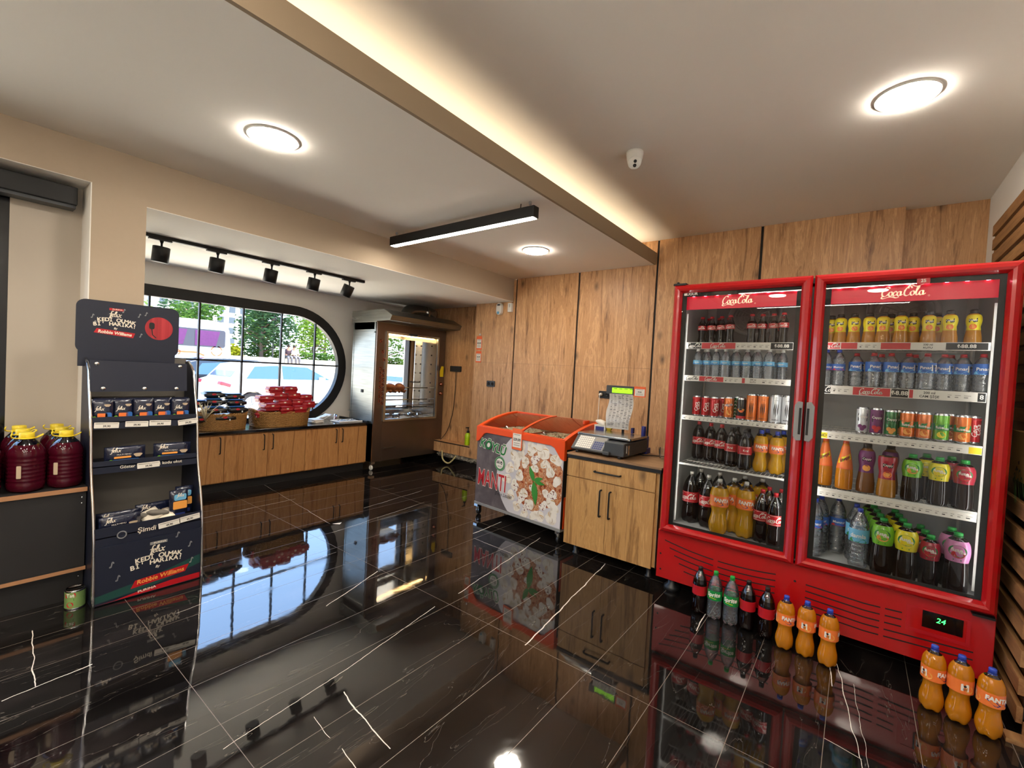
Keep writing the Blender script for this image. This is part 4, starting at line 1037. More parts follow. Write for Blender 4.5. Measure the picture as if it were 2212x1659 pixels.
for k in range(3):
    yc = 4.12 + k * .165
    tt = thing('roast_chicken', ['roast chicken at the left of the spit in the oven', 'roast chicken in the middle of the oven spit', 'roast chicken at the right of the spit in the oven'][k], 'chicken', (-5.6, yc, 1.165), 0, 'chickens on the spit')
    g = G()
    def lump(a, r, z): return (r * (1 + .12 * math.sin(3 * a + k) + .06 * math.sin(7 * a)), z)
    M = Matrix.Translation((-5.6, yc, 1.165)) @ Matrix.Rotation(PI / 2, 4, 'X')
    g.lathe([(.012, -.08), (.045, -.07), (.066, -.03), (.07, .01), (.055, .05), (.03, .075), (.01, .08)], 20, rfn=lump, M=M); obj('carcass', g, 'chicken', tt)
    for s_ in (-1, 1): obj('drumstick', G().tube([(-5.57, yc + s_ * .02, 1.12), (-5.535, yc + s_ * .05, 1.11), (-5.53, yc + s_ * .075, 1.13)], .02, 8, rr=[.028, .022, .01]), 'chicken', tt)
t2 = thing('roasting_tray', 'shiny drip tray with foil at the bottom of the oven', 'tray', (-5.62, 4.5, .69)); g = G().box((-5.8, 3.95, .70), (-5.45, 4.99, .705))
for k in range(9): soft(g, Matrix.Translation((-5.6 + R.uniform(-.1, .1), 4.05 + k * .105, .735)) @ Matrix.Rotation(R.uniform(-1, 1), 4, 'Z') @ Matrix.Rotation(.3, 4, 'Y'), .07, .05, .014)
obj('pan', g, 'mirror_steel', t2)
g = G().box((-5.86, 4.05, 1.975), (OF - .05, 4.9, 1.98))
# hood
g = G(); fh = lambda u, v, d_: (u, d_, v)
g.prism([(-6.0, 2.10), (-5.10, 2.12), (-5.06, 2.185), (-5.25, 2.275), (-6.0, 2.275)], fh, 3.845, 5.17); g.v = [(x, y + (.17 if (x > -5.3 and y > 5) else 0), z) for x, y, z in g.v]
obj('hood', g, 'brushed', t)
g = G().tube(cat([(-5.72, 4.62, 2.25), (-5.72, 4.66, 2.36), (-5.72, 4.82, 2.40), (-5.72, 5.0, 2.40), (-5.72, 5.18, 2.37)], 5), .105, 22); obj('flue', g, 'steel', t)
obj('flue_clamp', G().tube([(-5.72, 4.97, 2.40), (-5.72, 5.0, 2.40)], .112, 22).box((-5.62, 4.965, 2.24), (-5.59, 5.0, 2.42)), 'chrome', t)
for z in (1.24, 1.09):
    M = Matrix.Translation((OF, 5.10, z)) @ Matrix.Rotation(PI / 2, 4, 'Y'); obj('knob', G().lathe([(.03, 0), (.032, .012), (.022, .018), (.018, .04), (.001, .042)], 20, M=M), 'copper', t)
for k, (yy, zz) in enumerate([(3.915, 1.84), (3.955, 1.69), (3.98, 1.58)] + [(3.93 + (i % 2) * .045, 1.45 - i * .033) for i in range(16)]):
    g = G().prism(rrect(.036, .05, .006, 2), lambda u, v, d_: (OF + d_, yy + u, zz + v), 0, .006)
    pen(g, [[(.3, .5), (0, .7), (-.3, .4), (0, .1), (.3, -.2), (0, -.6), (-.3, -.4)]], lambda u, v: (OF + .0075, yy + u, zz + v), .03, 0, 0, .15, .35, .3, 0, 1)
    obj('magnet_hook', g, ['copper', 'black_trim'], t)
obj('drawer', G().box((OF, 4.02, .12), (OF + .006, 4.24, .30)), 'dark_steel', t)
obj('drawer_handle', G().box((OF, 4.03, .30), (OF + .03, 4.24, .312)), 'steel', t)
obj('hinge', G().box((-5.93, 3.80, 2.155), (-5.90, 3.845, 2.17)).box((-5.95, 3.80, .80), (-5.92, 3.845, .815)), 'chrome', t)
obj('energy_label', G().poly([(OF + .002, 5.075, 1.36), (OF + .002, 5.15, 1.36), (OF + .002, 5.15, 1.53), (OF + .002, 5.10, 1.53), (OF + .002, 5.07, 1.45)]), 'yellow_print', t)
for yy in (3.88, 5.08):
    g = G().box((OF - .07, yy - .03, .085), (OF - .01, yy + .03, .125)).box((OF - .05, yy - .02, .03), (OF - .045, yy + .02, .1)); c_ = obj('castor', g, 'chrome', t)
    obj('wheel', G().lathe([(.03, -.012), (.035, -.006), (.035, .006), (.03, .012)], 20, M=Matrix.Translation((OF - .035, yy - .012, .035)) @ Matrix.Rotation(PI / 2, 4, 'X')), 'white_plastic', c_)
obj('rear_foot', G().box((XW + .3, 3.9, 0), (XW + .35, 3.95, .13)).box((XW + .3, 5.05, 0), (XW + .35, 5.1, .13)), 'steel', t)
# ---------------- dumpling freezer ----------------
FZ = thing('chest_freezer', 'white-bodied chest freezer with orange curved-lid top and dumpling picture on the front', 'freezer', (-3.10, 3.50, 0), -.085)
FM = WM[FZ.name]; FWd, FD = 1.10, .60
def zt(u): return .925 + .135 * (1 - (1 - u / FD) ** 1.9)       # lid curve, u = depth
def fobj(name, g, mats, parent=FZ, **k): return obj(name, g, mats, parent, world=False, **k)
g = G().box((0, .006, .135), (FWd, .02, .90)).box((0, FD - .02, .135), (FWd, FD, .95)).box((0, .006, .135), (FWd, FD, .50)).box((.0, .006, .135), (.018, FD, .90)).box((FWd - .018, .006, .135), (FWd, FD, .90)).box((.02, .02, .5), (.05, FD - .02, .88)).box((FWd - .05, .02, .5), (FWd - .02, FD - .02, .88))
fobj('body', g, 'white_plastic')
fobj('base_frame', G().box((-.004, .0, .115), (FWd + .004, FD, .138)), 'grey_plastic')
fobj('side_grille', G().box((FWd, .03, .14), (FWd + .012, .30, .42)), 'orange_plastic')
fobj('side_panel', G().box((FWd, .004, .138), (FWd + .006, FD - .01, .84)), 'black_plastic')
# orange rim: front rail with dropped corners, end frames following the curve, rear rail
g = G(); ff = lambda u, v, d_: (u, d_, v)
frp = [(-.012, .765), (-.012, .925), (FWd + .012, .925), (FWd + .012, .745), (FWd - .03, .76), (FWd - .10, .845), (FWd - .14, .862), (.14, .868), (.10, .855), (.03, .775)]
g.prism(frp[::-1], ff, -.008, .03)
for x0, x1 in ((-.012, .028), (FWd - .028, FWd + .012)):
    us = [FD * i / 14 for i in range(15)]
    poly = [(u, zt(u)) for u in us] + [(u, .84) for u in (FD, 0)]
    g.prism(poly, lambda u, v, d_: (d_, u, v), x0, x1)
g.box((-.012, FD - .03, .86), (FWd + .012, FD + .01, zt(FD))).box((.0, -.006, .925), (FWd, .05, .932))
fobj('rim', g, 'orange_plastic', bev=.004)
# sliding curved lids with orange edge bars
def lidsheet(x0, x1, off):
    g = G(); n = 14; o = []
    for i in range(n + 1):
        u = .045 + (FD - .075) * i / n; o += [(x0, u, zt(u) + off), (x1, u, zt(u) + off)]
    g.add(o, [(2 * i, 2 * i + 1, 2 * i + 3, 2 * i + 2) for i in range(n)], 0, True); return g
def lidbar(x, off, w=.014):
    g = G(); n = 14
    for i in range(n):
        a, b = .04 + (FD - .07) * i / n, .04 + (FD - .07) * (i + 1) / n
        g.add([(x - w, a, zt(a) + off - .008), (x + w, a, zt(a) + off - .008), (x + w, b, zt(b) + off - .008), (x - w, b, zt(b) + off - .008), (x - w, a, zt(a) + off + .008), (x + w, a, zt(a) + off + .008), (x + w, b, zt(b) + off + .008), (x - w, b, zt(b) + off + .008)],
              [(3, 2, 1, 0), (4, 5, 6, 7), (0, 1, 5, 4), (1, 2, 6, 5), (2, 3, 7, 6), (3, 0, 4, 7)])
    return g
l1 = fobj('sliding_lid', lidsheet(.03, .56, -.012), 'cold_glass'); fobj('edge_bar', lidbar(.57, 0), 'orange_plastic', l1)
l2 = fobj('sliding_lid', lidsheet(.54, FWd - .03, .004), 'cold_glass'); fobj('lid_grip', G().prism(rrect(.03, .09, .014, 4, FWd - .06, .42), lambda u, v, d_: (u, v, zt(.42) + d_), 0, .03), 'orange_plastic', l2)
for x in (0, FWd - .05): fobj('castor_plate', G().box((x, 0, .09), (x + .05, .05, .115)), 'chrome')
for x, y in ((.03, .03), (FWd - .03, .03), (.03, FD - .05), (FWd - .03, FD - .05)):
    c_ = fobj('castor', G().lathe([(.02, .06), (.018, .115)], 12, c=(x, y, 0)).box((x - .018, y - .01, .03), (x - .014, y + .03, .09)).box((x + .014, y - .01, .03), (x + .018, y + .03, .09)), 'chrome')
    fobj('wheel', G().lathe([(.028, -.011), (.034, -.006), (.034, .006), (.028, .011)], 18, M=Matrix.Translation((x, y + .012, .034)) @ Matrix.Rotation(PI / 2, 4, 'Y')), 'black_plastic', c_)
# picture on the front
P0 = .006
def fp(d): return lambda u, v: (u, P0 - d, v)
g = G(); g.add([(.0, P0 - .001, .14), (FWd, P0 - .001, .14), (FWd, P0 - .001, .90), (.0, P0 - .001, .90)], [(0, 1, 2, 3)])
pic = fobj('front_picture', g, 'stone_print')
def clipx(pts): return [(min(max(u, .002), FWd - .002), min(max(v, .142), .862)) for u, v in pts]
g = G(); g.poly([fp(.0016)(*p) for p in clipx([(.86 + .56 * math.cos(2 * PI * i / 72), .50 + .50 * math.sin(2 * PI * i / 72)) for i in range(72)])]); fobj('plate_picture', g, 'plate_print', pic)
q = random.Random(12); gs = G(); gd = G()
def blob(cx, cy_, r, n=26, am=.16, sq=1.0, rot=0, ph=0):
    o = []
    for i in range(n):
        a = 2 * PI * i / n; k = 1 + am * math.sin(2 * a + ph) + am * .7 * math.sin(3 * a + 2 * ph) + am * .3 * math.sin(7 * a + ph)
        x, y = r * k * math.cos(a), r * k * sq * math.sin(a); o.append((cx + x * math.cos(rot) - y * math.sin(rot), cy_ + x * math.sin(rot) + y * math.cos(rot)))
    return clipx(o)
gs.poly([fp(.0022)(*p) for p in blob(.84, .52, .27, 60, .10, 1.15, 0, 1.0)]); fobj('sauce_picture', gs, 'sauce_print', pic)
DP = [(.60, .80, .055), (.86, .80, .085), (1.02, .74, .06), (.52, .70, .06), (.66, .66, .055), (.47, .57, .06), (.44, .46, .058), (.60, .52, .055), (.50, .31, .055), (.58, .22, .05), (.68, .17, .05), (.86, .20, .06), (1.0, .22, .07), (.98, .36, .065), (.66, .36, .055), (.78, .62, .045), (.90, .68, .05), (.72, .77, .045), (.74, .86 - .05, .06), (.96, .62, .055), (1.04, .55, .05), (.56, .62, .05), (.54, .42, .05), (.74, .28, .055), (.92, .42, .04), (.60, .72, .05), (1.03, .30, .05), (.80, .155 + .03, .05)]
for i, (x, y, r_) in enumerate(DP): gd.poly([fp(.0026 + i * .00008)(*p) for p in blob(x, y, r_, 26, .14, .85, q.uniform(0, 3), q.uniform(0, 6))])
fobj('dumpling_picture', gd, 'dumpling_print', pic)
gc = G()
for i, (x, y, r_) in enumerate(DP):
    for k in range(3):
        a0 = q.uniform(0, 6.28); P = cat([(x + r_ * .15 * math.cos(a0 + 1), y + r_ * .15 * math.sin(a0 + 1)), (x + r_ * .5 * math.cos(a0 + .3), y + r_ * .45 * math.sin(a0 + .3)), (x + r_ * .85 * math.cos(a0), y + r_ * .72 * math.sin(a0))], 4)
        if all(.01 < u < FWd - .01 and .15 < v < .85 for u, v in P): gc.ribbon(P, [.002 + .005 * math.sin(PI * j / (len(P) - 1)) for j in range(len(P))], fp(.0041 + k * .00004), k % 2)
fobj('crease_picture', gc, ['crease_print', 'butter_print'], pic)
gd = G()
for i, (x, y, r_) in enumerate([(.78, .70, .05), (.63, .30, .045), (.70, .24, .04), (1.0, .42, .05), (.90, .30, .045), (.56, .40, .04), (.76, .44, .035)]): gd.poly([fp(.0044 + i * .00005)(*p) for p in blob(x, y, r_, 24, .2, .9, i, i * 2)])
fobj('yoghurt_picture', gd, 'spice_print', pic)
gd = G()
def leafp(x, y, l, w, a, d_):
    o = []
    for i in range(16):
        t_ = i / 15; o.append((l * t_, w * math.sin(PI * t_ ** .8)))
    for i in range(16):
        t_ = 1 - i / 15; o.append((l * t_, -w * math.sin(PI * t_ ** .8)))
    gd.poly([fp(d_)(x + p * math.cos(a) - r_ * math.sin(a), y + p * math.sin(a) + r_ * math.cos(a)) for p, r_ in o])
leafp(.78, .50, .15, .026, 2.0, .0052); leafp(.78, .50, .22, .036, -1.42, .0053); leafp(.78, .51, .11, .02, .35, .0054); leafp(.79, .50, .12, .018, -.05, .0055)
fobj('mint_picture', gd, 'leaf_print', pic)
g = G()
text(g, 'KÖYLÜ', .125, fp(.0052), .225, .735, 1, .07, .12, .9, -.13); text(g, 'KÖYLÜ', .125, fp(.0060), .225, .735, 0, .028, .12, .9, -.13)
text(g, 'MANTI', .235, fp(.0052), .235, .395, 1, .035, 0, .56, -.03); text(g, 'MANTI', .235, fp(.0060), .235, .395, 2, .010, 0, .56, -.03)
circ = lambda r_, n=40: [(.335 + r_ * math.cos(2 * PI * i / n), .588 + r_ * math.sin(2 * PI * i / n)) for i in range(n)]
g.poly([fp(.0056)(*p) for p in circ(.072)], 3); g.poly([fp(.0058)(*p) for p in circ(.066)], 1); g.poly([fp(.0060)(*p) for p in circ(.064)], 3); g.poly([fp(.0062)(*p) for p in circ(.052)], 1)
pen(g, [[(1.3, .4), (1.0, .65), (.7, .5), (1.2, .1), (1.0, -.35), (.6, -.3)], [(.6, .9), (.5, .1), (.2, -.05), (-.1, .0)], [(-.1, .0), (-.3, .2), (-.5, 1.0)], [(-.5, 1.0), (-.55, .1), (-.8, -.1), (-1.2, .1), (-1.3, .9)], [(-1.3, .9), (-1.35, .0), (-1.6, -.2)]], fp(.0066), .026, .335, .592, .16, .34, 0, 0, 4, 5)
text(g, 'HELAL', .020, fp(.0066), .335, .560, 4)
text(g, 'Enfes Lezzet', .052, fp(.0066), .40, .288, 4, 0, .5, .86, .02)
fobj('lettering', g, ['green_print', 'paper', 'red_print', 'green_print', 'print_black'], pic)
# steel pans with dumplings inside the freezer
for (x0, x1, y0, y1, lab) in ((.07, .54, .06, .56, 'steel pan of dumplings under the left freezer lid'), (.57, FWd - .07, .06, .56, 'steel pan of dumplings under the right freezer lid')):
    p_ = FM @ Vector(((x0 + x1) / 2, .3, .80)); t = thing('dumpling_pan', lab, 'pan', (p_.x, p_.y, .74), -.085, 'pans inside the freezer')
    M0 = WM[t.name].inverted() @ FM
    g = G()
    for a, b in (((x0, y0, .775), (x1, y1, .785)), ((x0, y0, .775), (x0 + .006, y1, .900)), ((x1 - .006, y0, .775), (x1, y1, .900)), ((x0, y0, .775), (x1, y0 + .006, .900)), ((x0, y1 - .006, .775), (x1, y1, .900)), ((x0 - .01, y0 - .01, .897), (x0 + .012, y1 + .01, .902)), ((x1 - .012, y0 - .01, .897), (x1 + .01, y1 + .01, .902)), ((x0, y1 - .012, .897), (x1, y1 + .01, .902))): g.box(a, b)
    g.v = [tuple(M0 @ Vector(v)) for v in g.v]; obj('pan', g, 'steel', t, world=False)
    g = G(); n = 520
    for i in range(n):
        u, v = q.uniform(x0 + .02, x1 - .02), q.uniform(y0 + .03, y1 - .03); hz = .862 + .048 * max(0, 1 - ((u - (x0 + x1) / 2) / .24) ** 2) * max(0, 1 - ((v - .33) / .28) ** 2) + q.uniform(-.008, .008)
        M = M0 @ Matrix.Translation((u, v, hz)) @ Matrix.Rotation(q.uniform(0, 6), 4, 'Z') @ Matrix.Rotation(q.uniform(0, 2), 4, 'X'); soft(g, M, .016, .012, .010, n=2)
    o = obj('dumplings', g, 'dough', t, world=False); o['kind'] = 'stuff'
    g = G().tube([FM @ Vector((x0 + .17, .30, .84)), FM @ Vector((x0 + .11, .22, .93))], .014, 8); obj('scoop_handle', g, 'steel', t)
pt = price_card('orange price tag hanging on the front rim of the dumpling freezer', -2.545, 3.442, .862, .125, .20, '229,00'); pt.rotation_euler = (0, 0, -.085)
WM[pt.name] = Matrix.Identity(4)
# ---------------- wooden cabinet with the scale ----------------
CX0, CX1, CY0, CY1 = -1.903, -1.112, 3.30, 3.90
t = thing('wood_cabinet', 'wood-grain cabinet with one drawer and two doors under the weighing scale', 'cabinet', (-1.507, 3.6, 0))
obj('carcass', G().box((CX0 + .006, CY0 + .02, .10), (CX1 - .006, CY1, .826)), 'cabinet_wood', t)
obj('edge_band', G().box((CX1 - .0065, CY0 + .004, .10), (CX1 - .002, CY0 + .02, .826)).box((CX0, CY0 - .004, .812), (CX1 + .003, CY1 + .005, .838)), 'black_trim', t)
obj('top', G().box((CX0 - .004, CY0 - .006, .838), (CX1 + .006, CY1 + .01, .852)), 'top_wood', t, bev=.001)
drw = obj('drawer', G().box((CX0 + .004, CY0, .662), (CX1 - .035, CY0 + .018, .805)), 'cabinet_wood', t, bev=.001)
g = G().tube(cat([(-1.64, CY0, .737), (-1.638, CY0 - .026, .737), (-1.60, CY0 - .03, .737), (-1.46, CY0 - .03, .737), (-1.424, CY0 - .026, .737), (-1.422, CY0, .737)], 4), .007, 8); obj('handle', g, 'black_metal', drw)
for x0, x1, hx in ((CX0 + .004, -1.531, -1.577), (-1.529, CX1 - .035, -1.496)):
    d_ = obj('door', G().box((x0, CY0, .09), (x1, CY0 + .018, .655)), 'cabinet_wood', t, bev=.001)
    g = G().tube(cat([(hx, CY0, .595), (hx, CY0 - .026, .592), (hx, CY0 - .03, .56), (hx, CY0 - .03, .42), (hx, CY0 - .026, .388), (hx, CY0, .385)], 4), .007, 8); obj('handle', g, 'black_metal', d_)
for x in (CX0 + .09, CX1 - .07):
    for y in (CY0 + .07, CY1 - .07): obj('foot', G().lathe([(.028, 0), (.028, .012), (.018, .02), (.02, .10)], 16, c=(x, y, 0)), 'black_plastic', t)
# scale
t = thing('weighing_scale', 'grey electronic shop scale with sloping keyboard and steel plate', 'scale', (-1.62, 3.55, .852))
a_ = Matrix.Translation((-1.905, 3.345, .852)) @ Matrix.Rotation(.10 - .13, 4, 'Z'); fa = lambda u, v, d_: a_ @ Vector((d_, u, v))
g = G(); g.prism([(0, .035), (.02, .02), (.45, .02), (.45, .13), (.13, .145), (.115, .145)], lambda u, v, d_: a_ @ Vector((d_, u, v)), .0, .30); obj('keyboard_housing', g, 'dark_grey', t, bev=.004)
g = G().prism([(.02, .02), (.48, .02), (.48, .128), (.02, .128)], lambda u, v, d_: a_ @ Vector((d_, u, v)), .30, .475); g.prism(rrect(.06, .03, .01, 3, .33, .035), lambda u, v, d_: a_ @ Vector((u, d_, v)), -.01, .03); obj('printer_housing', g, 'dark_grey', t, bev=.008)
g = G(); slope = math.atan2(.11, .115); sl_ = lambda u, v: a_ @ Vector((u, v * math.cos(slope) + .0 - .0015 * 1, .035 + v * math.sin(slope) + .003))
g.poly([sl_(.03, .012), sl_(.29, .012), sl_(.29, .15), sl_(.03, .15)], 1)
for i in range(8):
    for j in range(6): g.poly([sl_(.035 + i * .018 + a, .018 + j * .021 + b) + Vector((0, -.0008, .0008)) for a, b in ((0, 0), (.015, 0), (.015, .017), (0, .017))], 0)
for i in range(5):
    for j in range(4): g.poly([sl_(.19 + i * .018 + a, .018 + j * .021 + b) + Vector((0, -.0008, .0008)) for a, b in ((0, 0), (.015, 0), (.015, .017), (0, .017))], 2)
g.poly([sl_(.19 + a, .11 + b) + Vector((0, -.0008, .0008)) for a, b in ((0, 0), (.09, 0), (.09, .03), (0, .03))], 3)
obj('keypad', g, ['paper', 'grey_plastic', 'navy_print', 'print_grey'], t)
g = G(); M = a_ @ Matrix.Translation((.235, .285, .148)); g.prism(rrect(.49, .35, .02, 4), lambda u, v, d_: M @ Vector((u, v, d_)), 0, .012)
obj('weighing_plate', g, 'steel', t, bev=.002); obj('plate_rim', G().prism(rrect(.495, .355, .022, 4), lambda u, v, d_: M @ Vector((u, v, d_)), -.004, .004), 'chrome', t)
obj('plate_support', G().prism(rrect(.1, .1, .01, 2), lambda u, v, d_: M @ Vector((u, v, d_)), -.03, 0), 'dark_grey', t)
g = G(); M2 = a_ @ Matrix.Translation((.4755, .10, .09)); g.prism(rrect(.03, .08, .008, 3), lambda u, v, d_: M2 @ Vector((d_, u, v - .02)), 0, .003); g.prism(rrect(.008, .06, .002, 2), lambda u, v, d_: M2 @ Vector((d_, u - .035, v - .01)), 0, .002, 1); obj('side_lever', g, ['chrome', 'paper'], t)
for x, y in ((-1.86, 3.385), (-1.475, 3.375), (-1.85, 3.77), (-1.46, 3.76)): obj('foot', G().lathe([(.016, 0), (.016, .022)], 12, c=(x, y, .852)), 'black_plastic', t)
# pole display
t = thing('scale_display', 'pole display with glowing green screen and a sheet hanging under it', 'display', (-1.66, 3.82, .852))
obj('pole', G().tube([(-1.66, 3.84, .852), (-1.66, 3.84, 1.36)], .012, 10).lathe([(.05, 0), (.04, .012), (.015, .018)], 18, c=(-1.66, 3.84, .852)), 'dark_grey', t)
obj('casing', G().prism(rrect(.262, .078, .008, 3, -1.695, 1.388), lambda u, v, d_: (u, 3.80 + d_, v), 0, .05), 'dark_grey', t)
g = G().prism(rrect(.193, .046, .003, 2, -1.672, 1.385), lambda u, v, d_: (u, 3.80 + d_, v), -.003, 0)
for k in range(4): g.box((-1.75 + k * .05, 3.7963, 1.398), (-1.75 + k * .05 + .03, 3.7968, 1.403), 1)
obj('screen', g, ['display_green', 'print_black'], t)
g = G(); nn = 12; o = []
for i in range(nn + 1):
    v = i / nn; z = 1.352 - v * .312; y = 3.79 + .012 * math.sin(v * 6) - .02 * v; w0 = -1.788 - .012 * math.sin(v * 2.5) + .005 * math.sin(v * 9); w1 = -1.567 + .01 * math.sin(v * 5); o += [(w0, y, z), (w1, y, z + .004)]
g.add(o, [(2 * i, 2 * i + 1, 2 * i + 3, 2 * i + 2) for i in range(nn)], 0, True)
for c_ in range(3):
    for j in range(22):
        z = 1.34 - j * .0133; v = (1.352 - z) / .312; y = 3.79 + .012 * math.sin(v * 6) - .02 * v - .0012; x = -1.78 + c_ * .072 + .006 * math.sin(v * 4)
        for k in range(2):
            xa = x + k * .034 + q.uniform(0, .004); g.box((xa, y, z), (xa + q.uniform(.014, .03), y + .0002, z + .0045), 1 if q.random() < .6 else 2)
obj('plastic_sheet', g, ['printed_sheet', 'print_grey', 'print_black'], t)
pc = price_card('square orange price tag beside the green scale screen', -1.508, 3.80, 1.385, .105, .092, '29,00')
t = thing('tissue_box', 'small blue and white carton behind the scale', 'carton', (-1.87, 3.84, .852))
g = G().box((-1.925, 3.80, .852), (-1.815, 3.88, 1.05)); g.box((-1.912, 3.797, .93), (-1.828, 3.8, 1.04), 1); g.box((-1.93, 3.795, 1.05), (-1.81, 3.885, 1.052), 0); obj('carton', g, ['white_plastic', 'box_blue'], t); 
g = G(); soft(g, Matrix.Translation((-1.87, 3.84, 1.075)) @ Matrix.Rotation(.3, 4, 'Y'), .05, .035, .022); obj('paper_tuft', g, 'paper', t)
t = thing('tape_roll', 'yellow tape roll lying behind the scale', 'tape', (-1.80, 3.855, .852)); obj('roll', G().lathe([(.022, -.01), (.034, -.01), (.034, .01), (.022, .01)], 22, M=Matrix.Translation((-1.79, 3.83, 1.045)) @ Matrix.Rotation(PI / 2, 4, 'X')).box((-1.81, 3.82, .852), (-1.77, 3.84, 1.012)), 'yellow_cap', t)
t = thing('tape_dispenser', 'dark blue label dispenser behind the scale', 'dispenser', (-1.47, 3.85, .852))
g = G().box((-1.525, 3.80, .852), (-1.415, 3.89, .90)).box((-1.505, 3.82, .90), (-1.43, 3.88, 1.0)).tube([(-1.472, 3.85, 1.0), (-1.472, 3.85, 1.085)], .02, 14).box((-1.56, 3.81, .98), (-1.45, 3.87, .995)).box((-1.578, 3.82, 1.01), (-1.558, 3.86, 1.06)); obj('frame', g, 'box_blue', t, bev=.004)
t = thing('cable', 'thin black cable trailing over the cabinet top behind the scale', 'cable', (-1.35, 3.75, .852)); obj('cord', G().tube(cat([(-1.46, 3.72, .862), (-1.40, 3.69, .857), (-1.34, 3.76, .857), (-1.27, 3.80, .857), (-1.2, 3.88, .857)]), .004, 6), 'black_plastic', t)
t = thing('plastic_cup', 'clear plastic cup at the right end of the cabinet top', 'cup', (-1.20, 3.68, .852)); obj('cup', G().lathe([(.03, .002), (.042, .09), (.045, .092)], 20, c=(-1.235, 3.70, .852), caps=False), 'clear_tub', t)
# ---------------- black shelf unit with juice jugs ----------------
t = thing('black_shelf', 'low black shelf with light wood edges carrying the jugs of red syrup', 'shelf', (-3.88, .1, 0))
obj('body', G().box((-4.14, -.9, .19), (-3.615, .592, .66)).box((-4.14, -.9, 0), (-3.72, .592, .19)), 'black_shelf', t)
obj('top_board', G().box((-4.142, -.9, .66), (-3.602, .595, .682)), 'black_shelf', t)
obj('edge_strip', G().box((-3.602, -.9, .658), (-3.597, .595, .683)), 'edge_wood', t)
obj('lower_board', G().box((-3.72, -.9, .187), (-3.602, .595, .205)), 'black_shelf', t); obj('edge_strip', G().box((-3.602, -.9, .186), (-3.597, .595, .206)), 'edge_wood', t)
obj('lower_panel', G().box((-3.67, -.9, .0), (-3.66, .595, .187)), 'black_shelf', t)
for z in (.62, .585, .13): obj('screw', G().lathe([(.006, 0), (.004, .002), (.001, .002)], 10, M=Matrix.Translation((-3.615 if z > .2 else -3.66, .575, z)) @ Matrix.Rotation(PI / 2, 4, 'Y')), 'chrome', t)
t = thing('syrup_jug', '', 'jug')
def jf(a, r, z): return (r * (1 + .05 * math.cos(4 * a)), z)
pf = [(.0, .0), (.055, .0), (.07, .01), (.074, .03)]
for k in range(7): pf += [(.075, .05 + k * .022), (.0715, .057 + k * .022), (.075, .064 + k * .022)]
pf += [(.075, .21), (.07, .235), (.055, .265), (.035, .29), (.027, .298), (.027, .305)]
obj('body', G().lathe(pf, 36, rfn=jf, mfn=lambda z: 0 if z < .262 else 1, caps=False), ['red_syrup', 'bottle_neck'], t, world=False)
cp = obj('cap', G().lathe([(.030, .300), (.031, .304), (.031, .328), (.028, .331), (.001, .331)], 28, rfn=lambda a, r, z: (r * (1 + .015 * math.cos(24 * a)) if r > .029 else r, z)).lathe([(.034, .296), (.036, .299), (.034, .302)], 28), 'yellow_cap', t, world=False)
obj('carry_handle', G().tube(cat([(0, .034, .299), (.012, .044, .304), (.012, .060, .314), (0, .063, .318), (-.012, .060, .314), (-.012, .044, .304), (0, .034, .299)]), .004, 6), 'yellow_cap', t, world=False)
obj('seal_tab', G().tube(cat([(0, -.034, .299), (0, -.055, .303), (.01, -.06, .318), (0, -.055, .326)]), .0035, 6), 'yellow_cap', t, world=False)
obj('date_print', G().prism(rrect(.018, .07, .003, 2, -.03, .12), lambda u, v, d_: (.0765 - u * u * 3 + d_, u, v), 0, .0006), 'crease_print', t, world=False)
JG = [(-3.70, .352, 'front jug of red syrup nearest the pet food display edge, left one'), (-3.70, .512, 'jug of red syrup beside the pet food display, front right'), (-3.87, .352, 'second red syrup jug behind the front left one'), (-3.87, .515, 'second red syrup jug behind the front right one'), (-4.04, .352, 'third red syrup jug in the left row by the wall'), (-4.04, .515, 'rear red syrup jug in the right row by the wall'),
      (-3.70, .187, 'red syrup jug cut by the left edge of the picture, front'), (-3.87, .187, 'red syrup jug at the left picture edge, second row'), (-4.04, .187, 'red syrup jug at the left picture edge, rear row')]
for i, (x, y, l) in enumerate(JG): put(t, (x, y, .682), R.uniform(-.6, .6), l, 'jugs of red syrup on the black shelf')
t = thing('food_tin', 'round tin of tomato paste on the floor under the black shelf', 'tin', (-3.52, .535, 0))
g = G().lathe([(.044, .0), (.046, .003), (.045, .006), (.045, .105), (.046, .108), (.043, .111), (.042, .107), (.001, .107)], 30, c=(-3.54, .545, 0)); obj('can', g, 'chrome', t)
g = G().lathe([(.0456, .008), (.0456, .10)], 30, c=(-3.54, .545, 0), caps=False); wr = lambda u, v: (-3.54 + .0462 * math.cos(u / .046 - .2), .545 + .0462 * math.sin(u / .046 - .2), v)
def dk(cx, cy_, r_, n=16): return [(cx + r_ * math.cos(2 * PI * i / n), cy_ + r_ * math.sin(2 * PI * i / n)) for i in range(n)]
g.poly([wr(*p) for p in rrect(.05, .028, .008, 3, -.02, .083)], 1); text(g, 'Tat', .028, lambda u, v: tuple(Vector(wr(u, v)) + Vector((.0006, 0, 0))), -.02, .083, 2, .02); g.poly([wr(*p) for p in dk(-.02, .03, .016)], 1); g.poly([wr(*p) for p in rrect(.05, .014, .003, 2, .02, .06)], 3)
obj('label', g, ['tin_label', 'red_print', 'paper', 'leaf_print'], t)
